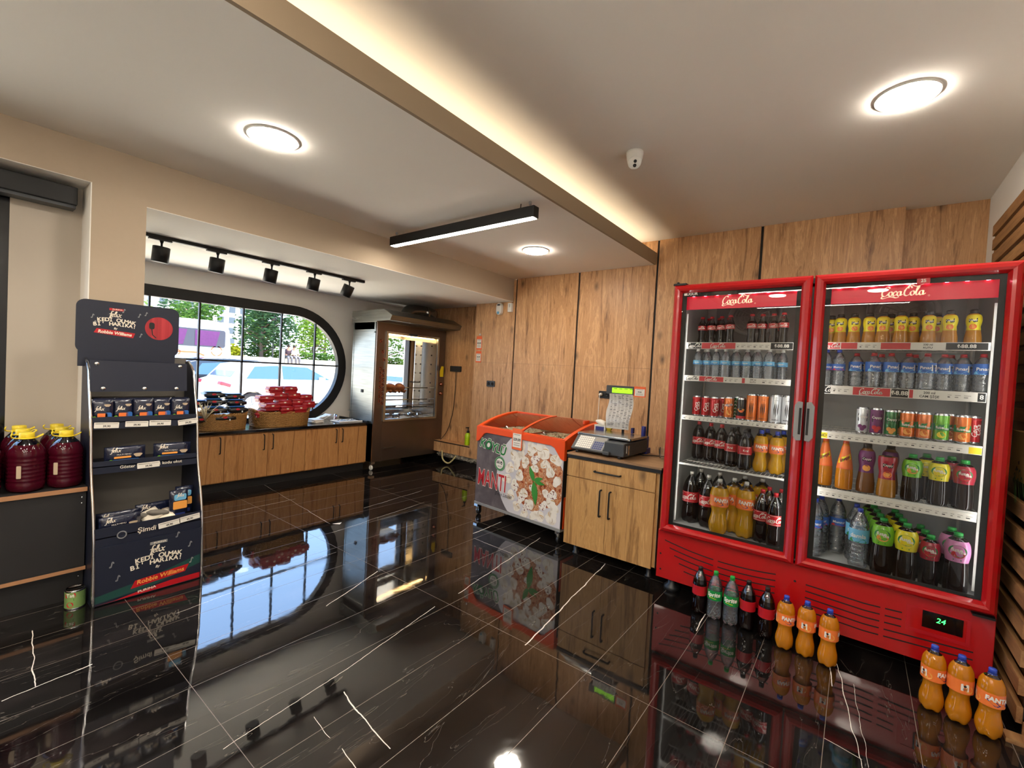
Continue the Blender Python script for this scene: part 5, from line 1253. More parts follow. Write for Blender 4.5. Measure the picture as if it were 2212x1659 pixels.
# ---------------- pet food display ----------------
RY0, RY1 = .603, 1.147
def rx(z): return -3.43 - .022 * min(z, .38) / .38 - (0 if z < .38 else .25 * min(1, (z - .38) / 1.05) ** .9) + (.012 * math.sin((z - .38) * 11.5) if z > .38 else 0)
t = thing('pet_food_display', 'tall dark blue cardboard pet food display with chrome edges and a header board', 'display stand', (-3.62, .875, 0)); DS = t
def wav(x): return x
for s_, y in (('l', RY0), ('r', RY1)):
    zs = [0, .1, .2, .3, .38] + [.38 + .07 * i for i in range(1, 14)] + [1.38, 1.42, 1.45]
    pl = [(rx(z) if z < 1.36 else rx(1.36) - (z - 1.36) * (z - 1.36) * 14 - .0, z) for z in zs] + [(-3.87, 1.45), (-3.87, 0)]
    obj('side_panel', G().prism(pl, lambda u, v, d_: (u, y + d_, v), -.004, .004), 'navy_board', t)
    g = G(); g.tube([(p[0] + .002, y, p[1]) for p in pl[:len(zs)]], .008, 8); obj('chrome_edge', g, 'chrome', t)
obj('back_panel', G().box((-3.872, RY0, 0), (-3.862, RY1, 1.47)), 'grey_board', t)
YC = (RY0 + RY1) / 2
def shelf(zf, x1, lip, mat='navy_board'):
    g = G().box((-3.86, RY0 + .004, zf - .006), (x1, RY1 - .004, zf)); g.box((x1 - .006, RY0 + .006, zf - lip * .6), (x1, RY1 - .006, zf + lip * .4)); return obj('shelf', g, mat, t)
shelf(1.065, rx(1.06) + .004, .075); s2 = shelf(.80, rx(.80) + .004, .075); s3 = shelf(.40, -3.452, .14)
xf = -3.446
g = G(); text(g, 'Şimdi d', .040, side(xf + .001, 0, 0), .80, .405, 0, .015, .1, 1, 0, 'LEFT')
g.poly([side(xf + .001, 0, 0)(*p) for p in dk(RY0 + .125, .40, .024)], 1); g.poly([side(xf + .0014, 0, 0)(*p) for p in dk(RY0 + .125, .40, .018)], 2)
obj('strip_print', g, ['cream_print', 'grey_plastic', 'navy_board'], s3)
g = G(); text(g, 'Göster bakalım QR kodu okut', .026, side(rx(.8) + .0052, 0, 0), YC + .02, .785, 0, .01); obj('strip_print', g, 'cream_print', s2)
# front panel with lettering
g = G().box((-3.447, RY0 + .006, .005), (-3.437, RY1 - .006, .345)); obj('front_panel', g, 'navy_board', t)
F = side(-3.4362, 0, 0); Fq = side(-3.4358, 0, 0)
g = G()
g.poly([F(*p) for p in [(RY0 + .01, .01), (RY1 - .01, .01), (RY1 - .01, .045), (YC + .1, .045), (YC - .05, .03), (RY0 + .1, .012)]], 0)
g.poly([side(-3.4366, 0, 0)(*p) for p in [(RY0 + .01, .06), (YC, .10), (RY1 - .01, .17), (RY1 - .01, .11), (YC, .04), (RY0 + .01, .02)]], 3)
g.poly([F(*p) for p in [(YC - .10, .055), (YC - .08, .10), (YC + .20, .122), (YC + .18, .078)]], 0)
obj('red_wave', g, ['red_label', 'grey_plastic', 'navy_print', 'teal_print'], t)
def slogan(F1, cy0, cx0, s, g, tilt=.0):
    g.poly([F1(*p) for p in [(cx0 - .17 * s, cy0 + .515 * s), (cx0 + .20 * s, cy0 + .515 * s), (cx0 + .20 * s, cy0 + .44 * s), (cx0 - .17 * s, cy0 + .44 * s)]], 2)
    F2 = lambda u, v: tuple(Vector(F1(u, v)) + Vector((.0006, 0, 0)))
    text(g, 'PURINA', .065 * s, F2, cx0 + .04 * s, cy0 + .477 * s, 0, .01, 0, 1.15)
    petw(g, F2, .088 * s, cx0 - .02 * s, cy0 + .285 * s, 0)
    def arc(word, y, sz, bend, x0, x1, up):
        n = len(word)
        for i, ch in enumerate(word):
            if ch == ' ': continue
            u = i / (n - 1); x = x0 + (x1 - x0) * u; text(g, ch, sz, F2, cx0 + x * s, cy0 + (y + bend * math.sin(PI * u) + up * u) * s, 0, .028, 0, 1.0, math.atan(PI * bend / (x1 - x0) * math.cos(PI * u)) * .8 + up * .6)
    arc('KEDİ OLMAK', .10, .165 * s, .035, -.42, .48, -.03); arc("Bİ' HARİKA!", -.06, .165 * s, .045, -.52, .50, .0)
    text(g, 'By', .09 * s, F2, cx0, cy0 - .16 * s, 0, .02, .2)
g = G(); slogan(Fq, .195, YC + .03, .24, g); text(g, 'Robbie Williams', .037, Fq, YC + .05, .090, 1, .02, .15, 1, .05)
text(g, 'PURINA', .02, side(-3.4352, 0, 0), YC - .02, .028, 0, .02, 0, 1.3, .06)
def note(g, F1, x, y, s, mi): pen(g, [[(0, 0), (.15, .12), (.3, 0), (.15, -.12), (0, 0)], [(.28, 0), (.28, 1.0)], [(.28, 1.0), (.5, .8), (.55, .6)]], F1, s, x, y, .1, .2, .3, .15, mi, 3)
for x, y in ((RY0 + .07, .22), (RY1 - .15, .32), (RY1 - .08, .24), (RY0 + .1, .13), (RY1 - .07, .13)): note(g, Fq, x, y, .03, 2)
obj('lettering', g, ['cream_print', 'peach_print', 'grey_plastic'], t)
# upper canopy panel
g = G().prism([(RY0, 1.245), (RY1 - .05, 1.25), (RY1 - .05, 1.435), (RY0, 1.435)], lambda u, v, d_: (rx(1.25) + .01 - (v - 1.25) * .08 + d_, u, v), -.008, 0); obj('canopy_panel', g, 'navy_board', t)
for y, z in ((RY0 + .03, 1.415), (RY1 - .09, 1.415), (RY0 + .06, 1.265), (YC - .01, 1.265), (RY1 - .11, 1.265)):
    obj('button', G().lathe([(.012, 0), (.011, .004), (.001, .005)], 16, M=Matrix.Translation((rx(1.25) + .01 - (z - 1.25) * .08, y, z)) @ Matrix.Rotation(PI / 2, 4, 'Y')), 'chrome', t)
obj('inner_card', G().box((-3.858, RY0 + .01, 1.2), (-3.85, RY1 - .06, 1.30)), 'grey_board', t)
# header
HX = -3.795
hp = rrect(.525, .33, .045, 6, .815, 1.645)
g = G().prism(hp, lambda u, v, d_: (HX + d_, u, v), -.006, .002); g.box((HX - .006, .565, 1.395), (HX, 1.06, 1.50)); hd = obj('header_board', g, 'navy_board', t)
g = G(); Fh = side(HX + .0026, 0, 0); s_ = .19
slogan(Fh, 1.672, .738, s_, g)
g.poly([Fh(*p) for p in [(.635, 1.608), (.648, 1.636), (.838, 1.620), (.828, 1.588)]], 2); text(g, 'Robbie Williams', .0265, side(HX + .0034, 0, 0), .737, 1.612, 0, .03, .1, .95, -.07)
for x, y in ((.62, 1.70), (.77, 1.75), (.85, 1.73), (.885, 1.745), (.63, 1.66), (.86, 1.60)): note(g, Fh, x, y, .022, 3)
obj('lettering', g, ['cream_print', 'peach_print', 'red_label', 'grey_plastic'], hd)
g = G(); g.poly([Fh(*p) for p in dk(.965, 1.665, .077, 36)], 0)
g.poly([side(HX + .0034, 0, 0)(*p) for p in rrect(.03, .045, .012, 4, .925, 1.68)], 1); g.ribbon([(.925, 1.66), (.93, 1.62), (.95, 1.60)], [.006] * 3, side(HX + .0034, 0, 0), 1)
obj('round_picture', g, ['curtain_red', 'print_black'], hd)
# price tickets on the shelf lips
def ticket(x, y, z, w=.115, rot=0.0, parent=None, price='39,90'):
    g = G(); M = Matrix.Translation((x, y, z)) @ Matrix.Rotation(rot, 4, 'X'); fn = lambda u, v: tuple(M @ Vector((0.0005, u, v)))
    g.prism(rrect(w, .035, .002, 1), lambda u, v, d_: M @ Vector((d_, u, v)), -.001, 0)
    text(g, price, .016, fn, 0, -.006, 1, .03); 
    for a, b in ((-.45, .4), (-.45, -.1), (.3, .45)): g.prism([(a * w, .008), (b * w, .008), (b * w, .011), (a * w, .011)], lambda u, v, d_: M @ Vector((d_, u, v)), 0, .0004, 2)
    obj('price_ticket', g, ['paper', 'print_black', 'print_grey'], parent)
for y, r_ in ((RY0 + .07, -.04), (RY0 + .215, -.04), (RY0 + .335, -.03), (RY1 - .055, .12)): ticket(rx(1.06) + .012, y, 1.045, rot=r_, parent=t)
ticket(rx(.8) + .012, YC + .0, .783, rot=.02, parent=t); ticket(-3.444, RY0 + .36, .412, rot=.1, parent=t, price='49,90'); ticket(-3.444, RY0 + .47, .425, rot=.1, parent=t, price='49,90')
# pouches
def pouch(kind):
    w, h, d_ = {'s': (.10, .135, .02), 'l': (.20, .105, .03), 'b': (.10, .20, .045)}[kind]
    o = thing({'s': 'cat_food_pouch', 'l': 'cat_food_multipack', 'b': 'dry_food_bag'}[kind], '', {'s': 'pouch', 'l': 'multipack', 'b': 'bag'}[kind])
    g = G(); M = Matrix.Translation((0, 0, h / 2)) @ Matrix.Rotation(PI / 2, 4, 'Y') @ Matrix.Rotation(-.0, 4, 'X'); soft(g, M, h / 2, w / 2, d_ / 2 + .004); obj('wrapper', g, 'navy_pack', o, world=False)
    f_ = lambda k: (lambda u, v: (d_ / 2 + .0045 + k, u, v)); g = G()
    if kind == 'b':
        g.poly([f_(0)(*p) for p in rrect(w * .8, h * .26, .006, 2, 0, h * .52)], 0); g.poly([f_(0)(*p) for p in rrect(w * .7, h * .2, .01, 3, 0, h * .78)], 4); g.poly([f_(0)(*p) for p in rrect(w * .6, h * .12, .004, 2, 0, h * .2)], 5)
        petw(g, f_(.001), .011, 0, h * .83, 3)
    elif kind == 's':
        g.poly([f_(0)(*p) for p in rrect(w * .46, h * .2, .004, 2, w * .02, h * .26)], 1); g.poly([f_(0)(*p) for p in rrect(w * .3, h * .3, .01, 3, w * .3, h * .25)], 2); g.poly([f_(0)(*p) for p in dk(-w * .34, h * .16, .010)], 6); petw(g, f_(.001), .011, -w * .12, h * .55, 3); g.poly([f_(0)(*p) for p in blob2(w * .24, h * .72, .014)], 7)
    else:
        petw(g, f_(.001), .013, -w * .25, h * .78, 3); g.poly([f_(0)(*p) for p in rrect(w * .42, .012, .002, 1, -w * .08, h * .38)], 0); g.poly([f_(0)(*p) for p in rrect(w * .7, h * .2, .01, 2, 0, h * .16)], 2); g.poly([f_(0)(*p) for p in dk(-w * .36, h * .16, .012)], 6); g.poly([f_(0)(*p) for p in blob2(w * .30, h * .45, .020)], 7); text(g, 'MULTI MENU', .012, f_(.001), -w * .05, h * .54, 3)
    obj('print', g, ['peach_print', 'orange_label', 'foil_and_sky_blue', 'cream_print', 'sky_print', 'navy_print', 'lime_sleeve', 'crease_print'], o, world=False)
    return o
def blob2(cx, cy_, r_): return [(cx + r_ * (1 + .25 * math.sin(3 * a)) * math.cos(a), cy_ + r_ * .7 * (1 + .2 * math.cos(2 * a)) * math.sin(a)) for a in [2 * PI * i / 18 for i in range(18)]]
ps, plg, pb = pouch('s'), pouch('l'), pouch('b')
for i in range(5): put(ps, (rx(1.06) - .035 - .01 * (i % 2), RY0 + .055 + i * .1, 1.066), R.uniform(-.15, .15), 'cat food pouch, %s from left in the front row of the top shelf' % ORD[i], 'cat food pouches on the top display shelf')
for i in range(5): put(ps, (rx(1.06) - .085, RY0 + .075 + i * .097, 1.070), R.uniform(-.1, .1), 'cat food pouch, %s from left in the rear row of the top shelf' % ORD[i], 'cat food pouches on the top display shelf')
for i in range(2): put(plg, (rx(.8) - .045, RY0 + (.165, .41)[i], .801), (.05, -.08)[i], ('left', 'right')[i] + ' long cat food multipack on the middle display shelf', 'cat food multipacks')
put(plg, (-3.50, RY0 + .125, .402), .1, 'cat food multipack in the bottom bin of the display, front left', 'cat food multipacks')
put(plg, (-3.58, RY0 + .13, .405), -.05, 'cat food multipack behind the front one in the bottom bin', 'cat food multipacks')
put(plg, (-3.66, RY0 + .33, .405), .12, 'cat food multipack lying at the rear of the bottom bin', 'cat food multipacks')
put(pb, (-3.53, RY1 - .115, .402), .1, 'upright dry food bag with an orange panel, front one in the bottom bin', 'dry food bags'); put(pb, (-3.61, RY1 - .06, .403), -.1, 'dry food bag leaning behind the front bag in the bottom bin', 'dry food bags')
t = thing('crumpled_bag', 'pale crumpled plastic bag in the middle of the bottom bin', 'bag', (-3.55, .9, .402)); g = G()
for k in range(4): soft(g, Matrix.Translation((-3.56 + R.uniform(-.03, .03), .86 + k * .03, .44 + R.uniform(0, .03))) @ Matrix.Rotation(R.uniform(-.8, .8), 4, 'X') @ Matrix.Rotation(R.uniform(-.8, .8), 4, 'Y'), .06, .05, .022, k % 2)
obj('bag', g, ['grey_board', 'cream_print'], t)
# ---------------- red double door drinks fridge ----------------
FX0, FX1, FY0, FY1 = -1.062, .600, 3.20, 3.90
t = thing('drinks_fridge', 'tall red double-door glass fridge full of soft drinks', 'fridge', (-.23, 3.55, 0)); FR = t
g = G().box((FX0, FY0, .44), (-1.012, FY1, 2.15)).box((.552, FY0, .44), (FX1, FY1, 2.15)).box((FX0, FY0, 2.10), (FX1, FY1, 2.15)).box((FX0, FY1 - .03, .44), (FX1, FY1, 2.15)).box((-.268, FY0, .47), (-.216, FY1, 2.12))
obj('cabinet', g, 'black_plastic', t)
g = G().box((-1.012, FY0 + .01, .47), (-1.004, FY1 - .03, 2.10)).box((.544, FY0 + .01, .47), (.552, FY1 - .03, 2.10)).box((-1.01, FY1 - .04, .47), (.55, FY1 - .03, 2.1)).box((-1.01, FY0 + .01, 2.09), (.55, FY1 - .03, 2.10)).box((-1.01, FY0 + .01, .455), (.55, FY1 - .03, .477)).box((-.272, FY0 + .01, .47), (-.268, FY1, 2.1)).box((-.216, FY0 + .01, .47), (-.212, FY1, 2.1))
obj('inner_lining', g, 'fridge_inner', t)
def fan(cx):
    g = G(); M = Matrix.Translation((cx, FY1 - .20, 2.0)) @ Matrix.Rotation(PI / 2 - .5, 4, 'X')
    g.lathe([(.17, 0), (.18, .02), (.16, .03), (.15, .01)], 36, M=M, caps=False)
    for k in range(1, 7): g.lathe([(.022 * k, .0), (.022 * k + .006, .003)], 30, M=M, caps=False)
    for k in range(12): g.obox(M @ Matrix.Rotation(k * PI / 6, 4, 'Z') @ Matrix.Translation((.08, 0, .002)), .08, .003, .002)
    g.box((cx - .3, FY1 - .06, 1.82), (cx + .3, FY1 - .04, 2.09)); obj('fan_guard', g, 'grey_plastic', t)
fan(-.63); fan(.19)
# base
g = G().box((FX0 - .008, FY0, .10), (FX1, FY1, .44)); obj('base', g, 'red_gloss', t, bev=.003)
g = G()
def smile(x, c, z, k): return z + k * (x - c) ** 2
for j in range(5):
    for (a, b, c) in ((-1.02 + j * .035, -.695, -.60), (-.668, -.335, -.60), (-.18, .165 , .06), (.185, .53 if j > 2 else .255, .06)):
        n = 14; pts = [(a + (b - a) * i / n, smile(a + (b - a) * i / n, c, .325 - j * .039, .27)) for i in range(n + 1)]
        if c > 0: pts = [(x, .318 - j * .038 + .05 * abs(x - .1)) for x, z in pts]
        g.ribbon(pts, [.0075] * (n + 1), lambda u, v: (u, FY0 - .0012, v))
for x, z in ((-1.045, .27), (-1.04, .16), (-.235, .335)): g.lathe([(.007, 0), (.006, .001)], 10, M=Matrix.Translation((x, FY0 - .001, z)) @ Matrix.Rotation(PI / 2, 4, 'X'))
obj('vent_slots', g, 'black_trim', t)
g = G(); plate(g, [[(.272, .245), (.515, .245), (.515, .38), (.272, .38)], [(.288, .262), (.50, .262), (.50, .372), (.288, .372)]], lambda u, v, d_: (u, FY0 + d_, v), -.004, -.001); obj('display_bezel', g, 'red_label', t)
dsp = obj('temperature_display', G().box((.335, FY0 - .004, .285), (.488, FY0 - .001, .372)), 'door_black', t)
g = G(); text(g, '24', .036, front(.405, FY0 - .0046, .335), 0, 0, 0, 0, .15); obj('digits', g, 'led_digits', dsp)
for x, y in ((-.98, FY0 + .09), (.5, FY0 + .12), (-.98, FY1 - .1), (.5, FY1 - .1)): obj('foot', G().lathe([(.055, 0), (.055, .03), (.03, .05), (.03, .11)], 20, c=(x, y, 0)), 'black_plastic', t)
obj('top_hinge', G().box((-1.055, FY0 - .05, 2.155), (-.97, FY0, 2.168)).lathe([(.012, 2.168), (.008, 2.18)], 12, c=(-1.03, FY0 - .03, 0)), 'black_metal', t)
obj('bottom_hinge', G().box((.51, FY0 - .045, .424), (.59, FY0, .434)), 'black_metal', t)
# doors
FW_ = .055; GZ0, GZ1 = .497, 2.118; DY = FY0 - .012
for (x0, x1, cxl, nm) in ((-1.05, -.247, -.655, 'l'), (-.237, .592, .163, 'r')):
    g = G(); cur = [(0, 0), (.0, .028), (.012, .045), (.030, .052), (.043, .048), (.050, .034), (FW_, .022), (FW_, 0)]   # frame section: in from edge, height
    cs = [((x0, .445), (1, 1)), ((x1, .445), (-1, 1)), ((x1, 2.158), (-1, -1)), ((x0, 2.158), (1, -1))]
    ns = len(cur); o = []
    for (px, pz), (sx_, sz_) in cs: o += [(px + sx_ * a, DY - h, pz + sz_ * a) for a, h in cur]
    fs = []
    for k in range(4):
        for i in range(ns - 1): a = k * ns + i; b = ((k + 1) % 4) * ns + i; fs.append((a, b, b + 1, a + 1))
    g.add(o, fs, 0, False)
    dr = obj('door', g, 'red_gloss', t)
    g = G(); plate(g, [[(x0 + .05, .49), (x1 - .05, .49), (x1 - .05, 2.113), (x0 + .05, 2.113)], [(x0 + .082, .515), (x1 - .078, .515), (x1 - .078, 2.078), (x0 + .082, 2.078)]], lambda u, v, d_: (u, DY - .010 + d_, v), 0, .006); obj('gasket_frame', g, 'black_trim', dr)
    obj('door_glass', G().poly([(x0 + .05, DY - .018, .49), (x1 - .05, DY - .018, .49), (x1 - .05, DY - .018, 2.11), (x0 + .05, DY - .018, 2.11)]), 'fridge_glass', dr)
    hx = x1 - .022 if nm == 'l' else x0 + .022; sgn = 1 if nm == 'l' else -1
    hp_ = [(hx + sgn * .018, 1.19), (hx + sgn * .018, 1.415), (hx - sgn * .006, 1.418), (hx - sgn * .022, 1.392), (hx - sgn * .022, 1.212), (hx - sgn * .006, 1.187)]
    if sgn < 0: hp_ = hp_[::-1]
    obj('handle', G().prism(hp_, lambda u, v, d_: (u, DY - d_, v), .052, .07), 'grey_plastic', dr, bev=.003)
    obj('handle_recess', G().box((hx + sgn * .002, DY - .072, 1.225), (hx + sgn * .014, DY - .069, 1.38)), 'black_trim', dr)
    g = G()
    for k in range(3): g.ribbon([(.009 * (k % 2 + 1) * math.cos(a_ * .5), .009 * (k % 2 + 1) * math.sin(a_ * .5)) for a_ in range(13)], [.0012] * 13, front((x0 + x1) / 2 + .03, DY - .053, .47))
    obj('lock_emblem', g, 'red_label', dr)
    # lit header sign
    sg = obj('header_sign', G().box((x0 + .07, FY0 + .016, 1.995), (x1 - .065, FY0 + .022, 2.088)), 'sign_red', t)
    g = G(); soda(g, front(cxl, FY0 + .0150, 2.046), .0228, 0, 0, 0); g.lathe([(.003, 0), (.004, .0003)], 10, M=Matrix.Translation((cxl + .102, FY0 + .015, 2.02)) @ Matrix.Rotation(PI / 2, 4, 'X'), caps=False); obj('script_logo', g, 'sign_cream', sg)
    g = G()
    for k in range(9): g.box((x0 + .11 + k * .075, FY0 + .010, 2.083), (x0 + .125 + k * .075, FY0 + .016, 2.088))
    obj('sign_leds', g, 'sign_led', sg)
    for xx, nm2 in ((x0 + .058, 0), (x1 - .062, 1)):
        obj('led_strip', G().box((xx - .004, FY0 + .016, .52), (xx + .004, FY0 + .026, 1.97)), 'fridge_led', t)
g = G(); text(g, 'UĞUR', .024, front(-.932, DY - .0195, 2.093), 0, 0, 0, .03, 0, 1.1); g.prism(rrect(.018, .016, .002, 2, -.976, 2.093), lambda u, v, d_: (u, DY - .0195 + d_, v), 0, .0005); obj('maker_badge', g, 'paper', FR)
g = G().prism(rrect(.052, .032, .005, 3, .236, 2.090), lambda u, v, d_: (u, DY - .020 + d_, v), 0, .0006); text(g, '25', .022, front(.236, DY - .0212, 2.090), 0, 0, 1, .02); obj('number_card', g, ['red_label', 'paper'], FR)
# shelves with price strips
def rack_shelf(x0, x1, z, strip=None, deco=()):
    g = G(); n = int((x1 - x0) / .024)
    for i in range(n + 1): x = x0 + (x1 - x0) * i / n; g.box((x - .0015, 3.275, z - .006), (x + .0015, 3.845, z - .003))
    for y in (3.275, 3.45, 3.65, 3.845): g.box((x0, y - .003, z - .012), (x1, y + .003, z - .006))
    g.box((x0, 3.266, z - .012), (x1, 3.275, z)); s_ = obj('shelf', g, 'white_plastic', FR)
    if strip:
        a, b = strip; g = G().box((x0 + .004, 3.258, a), (x1 - .002, 3.262, b)); MI = {'w': 0, 'r': 1, 'k': 2, 'g': 3, 'y': 4}; h = b - a
        for (u0, u1, m_, txt_) in deco:
            g.box((u0, 3.2572, a + .003), (u1, 3.258, b - .003), MI[m_]); fn = front((u0 + u1) / 2, 3.2566, (a + b) / 2)
            tm = 2 if m_ in 'wy' else 0
            if txt_ == '*': soda(g, fn, h * .26, 0, 0, tm)
            elif txt_ == '#':
                k = 0; u = u0 + .006 - (u0 + u1) / 2
                while u < (u1 - u0) / 2 - .02:
                    w = R.uniform(.012, .026); g.prism([(u, .003), (u + w, .003), (u + w, .0055), (u, .0055)], lambda p, q_, d_: (*fn(p, q_)[:1], 3.2568 + d_, fn(p, q_)[2]), 0, .0002, 3)
                    g.prism([(u, -.008), (u + w * .6, -.008), (u + w * .6, -.003), (u, -.003)], lambda p, q_, d_: (*fn(p, q_)[:1], 3.2568 + d_, fn(p, q_)[2]), 0, .0002, 2 if k % 3 == 0 else 3); u += w + .012; k += 1
            elif '/' in txt_:
                p_, q_ = txt_.split('/'); text(g, p_, h * .34, fn, 0, h * .19, tm, .02); text(g, q_, h * .34, fn, 0, -h * .2, tm, .02)
            elif txt_: text(g, txt_, h * .62, fn, 0, 0, tm, .015)
        obj('price_strip', g, ['paper', 'red_strip', 'print_black', 'print_grey', 'yellow_print'], s_)
LX0, LX1, RX0, RX1 = -.978, -.328, -.190, .515
rack_shelf(LX0, LX1, 1.772, (1.728, 1.774), ((-.962, -.875, 'k', '*'), (-.872, -.66, 'r', '*'), (-.655, -.46, 'w', '#'), (-.455, -.335, 'k', '₺88.88')))
rack_shelf(LX0, LX1, 1.530, (1.505, 1.543), ((-.962, -.88, 'w', '*'), (-.875, -.72, 'r', '*'), (-.715, -.61, 'w', '#'), (-.607, -.59, 'r', ''), (-.585, -.50, 'w', '200 ml/KUTU'), (-.495, -.335, 'w', '#')))
rack_shelf(LX0, LX1, 1.252, (1.232, 1.264), ((-.97, -.335, 'w', '#'),))
rack_shelf(LX0, LX1, .925)
rack_shelf(RX0, RX1, 1.772, (1.735, 1.776), ((-.18, -.10, 'r', '*'), (-.095, -.02, 'r', ''), (-.015, .08, 'w', '#'), (.085, .21, 'r', ''), (.215, .345, 'w', '330 ml/KUTU'), (.35, .505, 'k', '₺88.88')))
rack_shelf(RX0, RX1, 1.520, (1.472, 1.522), ((-.18, -.13, 'k', '*'), (-.125, -.03, 'w', '#'), (-.025, .14, 'r', '*'), (.145, .215, 'k', '₺8.88'), (.22, .235, 'r', ''), (.24, .36, 'w', '200 ml/CAM ŞİŞE'), (.365, .48, 'w', '#'), (.482, .51, 'k', '8')))
rack_shelf(RX0, RX1, 1.250, (1.205, 1.244), ((-.182, -.13, 'y', 'İND'), (-.128, .46, 'w', '#'), (.465, .512, 'y', '')))
rack_shelf(RX0, RX1, .912, (.862, .902), ((-.182, .51, 'w', '#'),))
g = G()
for x in (-.992, .527):
    for y in (3.30, 3.84): g.box((x - .005, y, .5), (x + .005, y + .012, 1.98))
obj('shelf_upright', g, 'white_plastic', FR)
# ---------------- drinks ----------------
def interp(pf):
    def f(v):
        for (r0, z0), (r1, z1) in zip(pf, pf[1:]):
            if z0 <= v <= z1 and z1 > z0: return r0 + (r1 - r0) * (v - z0) / (z1 - z0)
        return pf[-1][0]
    return f
def petal(a, r, z, H):
    k = max(0, 1 - z / (.13 * H)); c = .5 - .5 * math.cos(5 * a)
    return (r * (1 - .10 * k * c), z + .028 * H * k * c)
CAT_ = 'bottle'
def bottle(name, H, r, prof, mats, level, cap, label=None, deco=None, feet=True, ribs=0, capw=.014, caph=.018, sleeve=None, cat_='bottle', seg=28):
    """prof: (radius factor, height fraction); level: fill height fraction; label: (z0,z1,mat)"""
    t = thing(name, '', cat_)
    P = cat([(a * r, b * H) for a, b in prof], 3)
    if ribs: P = [(q_[0] * (1 + .035 * math.sin(q_[1] / H * ribs)) if .06 < q_[1] / H < .74 else q_[0], q_[1]) for q_ in [(interp(P)(H * i / 72 * P[-1][1] / H), i / 72 * P[-1][1]) for i in range(73)]]
    P = [(max(a, .004), b) for a, b in P]; fR = interp(P)
    obj('body', G().lathe(P, seg, rfn=(lambda a, rr, z: petal(a, rr, z, H)) if feet else None, mfn=lambda z: 0 if z < level * H else 1), mats, t, world=False)
    zt_ = P[-1][1]
    obj('cap', G().lathe([(capw, zt_ - .003), (capw, zt_ + caph - .004), (capw * .9, zt_ + caph), (.001, zt_ + caph)], 20).lathe([(capw * 1.12, zt_ - .006), (capw * 1.12, zt_ - .003)], 20, caps=False), cap, t, world=False)
    if label:
        z0, z1 = label[0] * H, label[1] * H; n = max(2, int((z1 - z0) / .006)); off = .0009
        zz = [z0 + (z1 - z0) * i / n for i in range(n + 1)]
        if sleeve is None: Rl = max(fR(z) for z in zz) + off; fL = lambda v: Rl
        else: fL = lambda v: fR(v) + off
        g = G().lathe([(fL(z), z) for z in zz], seg, caps=False)
        ms = [label[2]]
        if deco:
            W = lambda k, ph=0.0: (lambda u, v: (((fL(v) + k) * math.sin(u / r + ph)), -((fL(v) + k) * math.cos(u / r + ph)), v))
            ms += deco(g, W, z0, z1, H, r)
        obj('label', g, ms, t, world=False)
    return t
def disc(cx, cy_, r_, sq=1.0, n=20): return [(cx + r_ * math.cos(2 * PI * i / n), cy_ + r_ * sq * math.sin(2 * PI * i / n)) for i in range(n)]
def D_cola(txt=None, ph=0.0, bar=False):
    def f(g, W, z0, z1, H, r):
        m = (z0 + z1) / 2; h = z1 - z0
        if txt: text(g, txt, h * .36, W(.0008, ph), 0, m, 1, .02)
        else: soda(g, W(.0008, ph), h * .21, 0, m, 1)
        for k in (-1, 1): g.poly([W(.0006, ph)(-r * .75 + i * r * .1875, m + k * h * .40) for i in range(9)] + [W(.0006, ph)(r * .75 - i * r * .1875, m + k * h * .43) for i in range(9)], 1)
        if bar: g.poly([W(.001, ph)(*p) for p in rrect(r * .5, h * .7, .002, 1, r * 1.35, m)], 1); text(g, 'III', h * .4, W(.0016, ph), r * 1.35, m, 2)
        return ['paper', 'print_black']
    return f
def D_fanta(ph=0.0, other=False):
    def f(g, W, z0, z1, H, r):
        m = (z0 + z1) / 2; h = z1 - z0; w = W(.0006, ph); w2 = W(.0012, ph); w3 = W(.0018, ph)
        s = h * 1.05
        g.poly([w2(u * s, m + v * s) for u, v in ((-.62, .10), (-.5, -.06), (-.2, -.30), (.0, -.34), (.12, -.26), (.55, -.28), (.66, -.05), (.45, .02), (-.1, -.02))], 1)
        text(g, 'FANTA', s * .42, w3, 0, m + .10 * s, 2, .05, 0, .95, -.06)
        for x in (-1.25, 1.25): g.poly([w(*p) for p in disc(x * s * .9, m - .15 * s, s * .25)], 3)
        g.poly([w2(*p) for p in rrect(s * .42, s * .5, .002, 1, -1.75 * s * .8, m)], 2); g.poly([w3(*p) for p in disc(-1.75 * s * .8, m + s * .1, s * .08)], 4); text(g, 'IIII', s * .22, w3, -1.75 * s * .8, m - s * .12, 4)
        return ['navy_print', 'paper', 'peach_print', 'print_black']
    return f
def D_sprite(g, W, z0, z1, H, r):
    m = (z0 + z1) / 2; h = z1 - z0; text(g, 'Sprite', h * .58, W(.0008), -.002, m + h * .08, 1, .035, .25, .95, .06)
    g.ribbon([(-r * .6 + i * r * .12, m - h * .27 + .0015 * math.sin(i * .6)) for i in range(9)], [.0025] * 9, W(.0008), 2); return ['paper', 'yellow_print']
def D_fuse(fruit, ph=0.0):
    def f(g, W, z0, z1, H, r):
        m = z0 + (z1 - z0) * .55; h = z1 - z0; w = W(.0012, ph); w2 = W(.0020, ph)
        g.poly([w(*p) for p in disc(0, m, h * .34, .8)], 1); g.poly([W(.0016, ph)(*p) for p in disc(.002, m - h * .16, h * .24, .75)], 3)
        text(g, 'fuse', h * .24, w2, -.003, m + h * .05, 2, .03); text(g, 'tea', h * .20, w2, r * .32, m - h * .04, 2, .02)
        g.poly([w(*p) for p in rrect(r * .7, h * .05, .0005, 1, 0, z0 + h * .12)], 1); return ['green_print', 'paper', fruit]
    return f
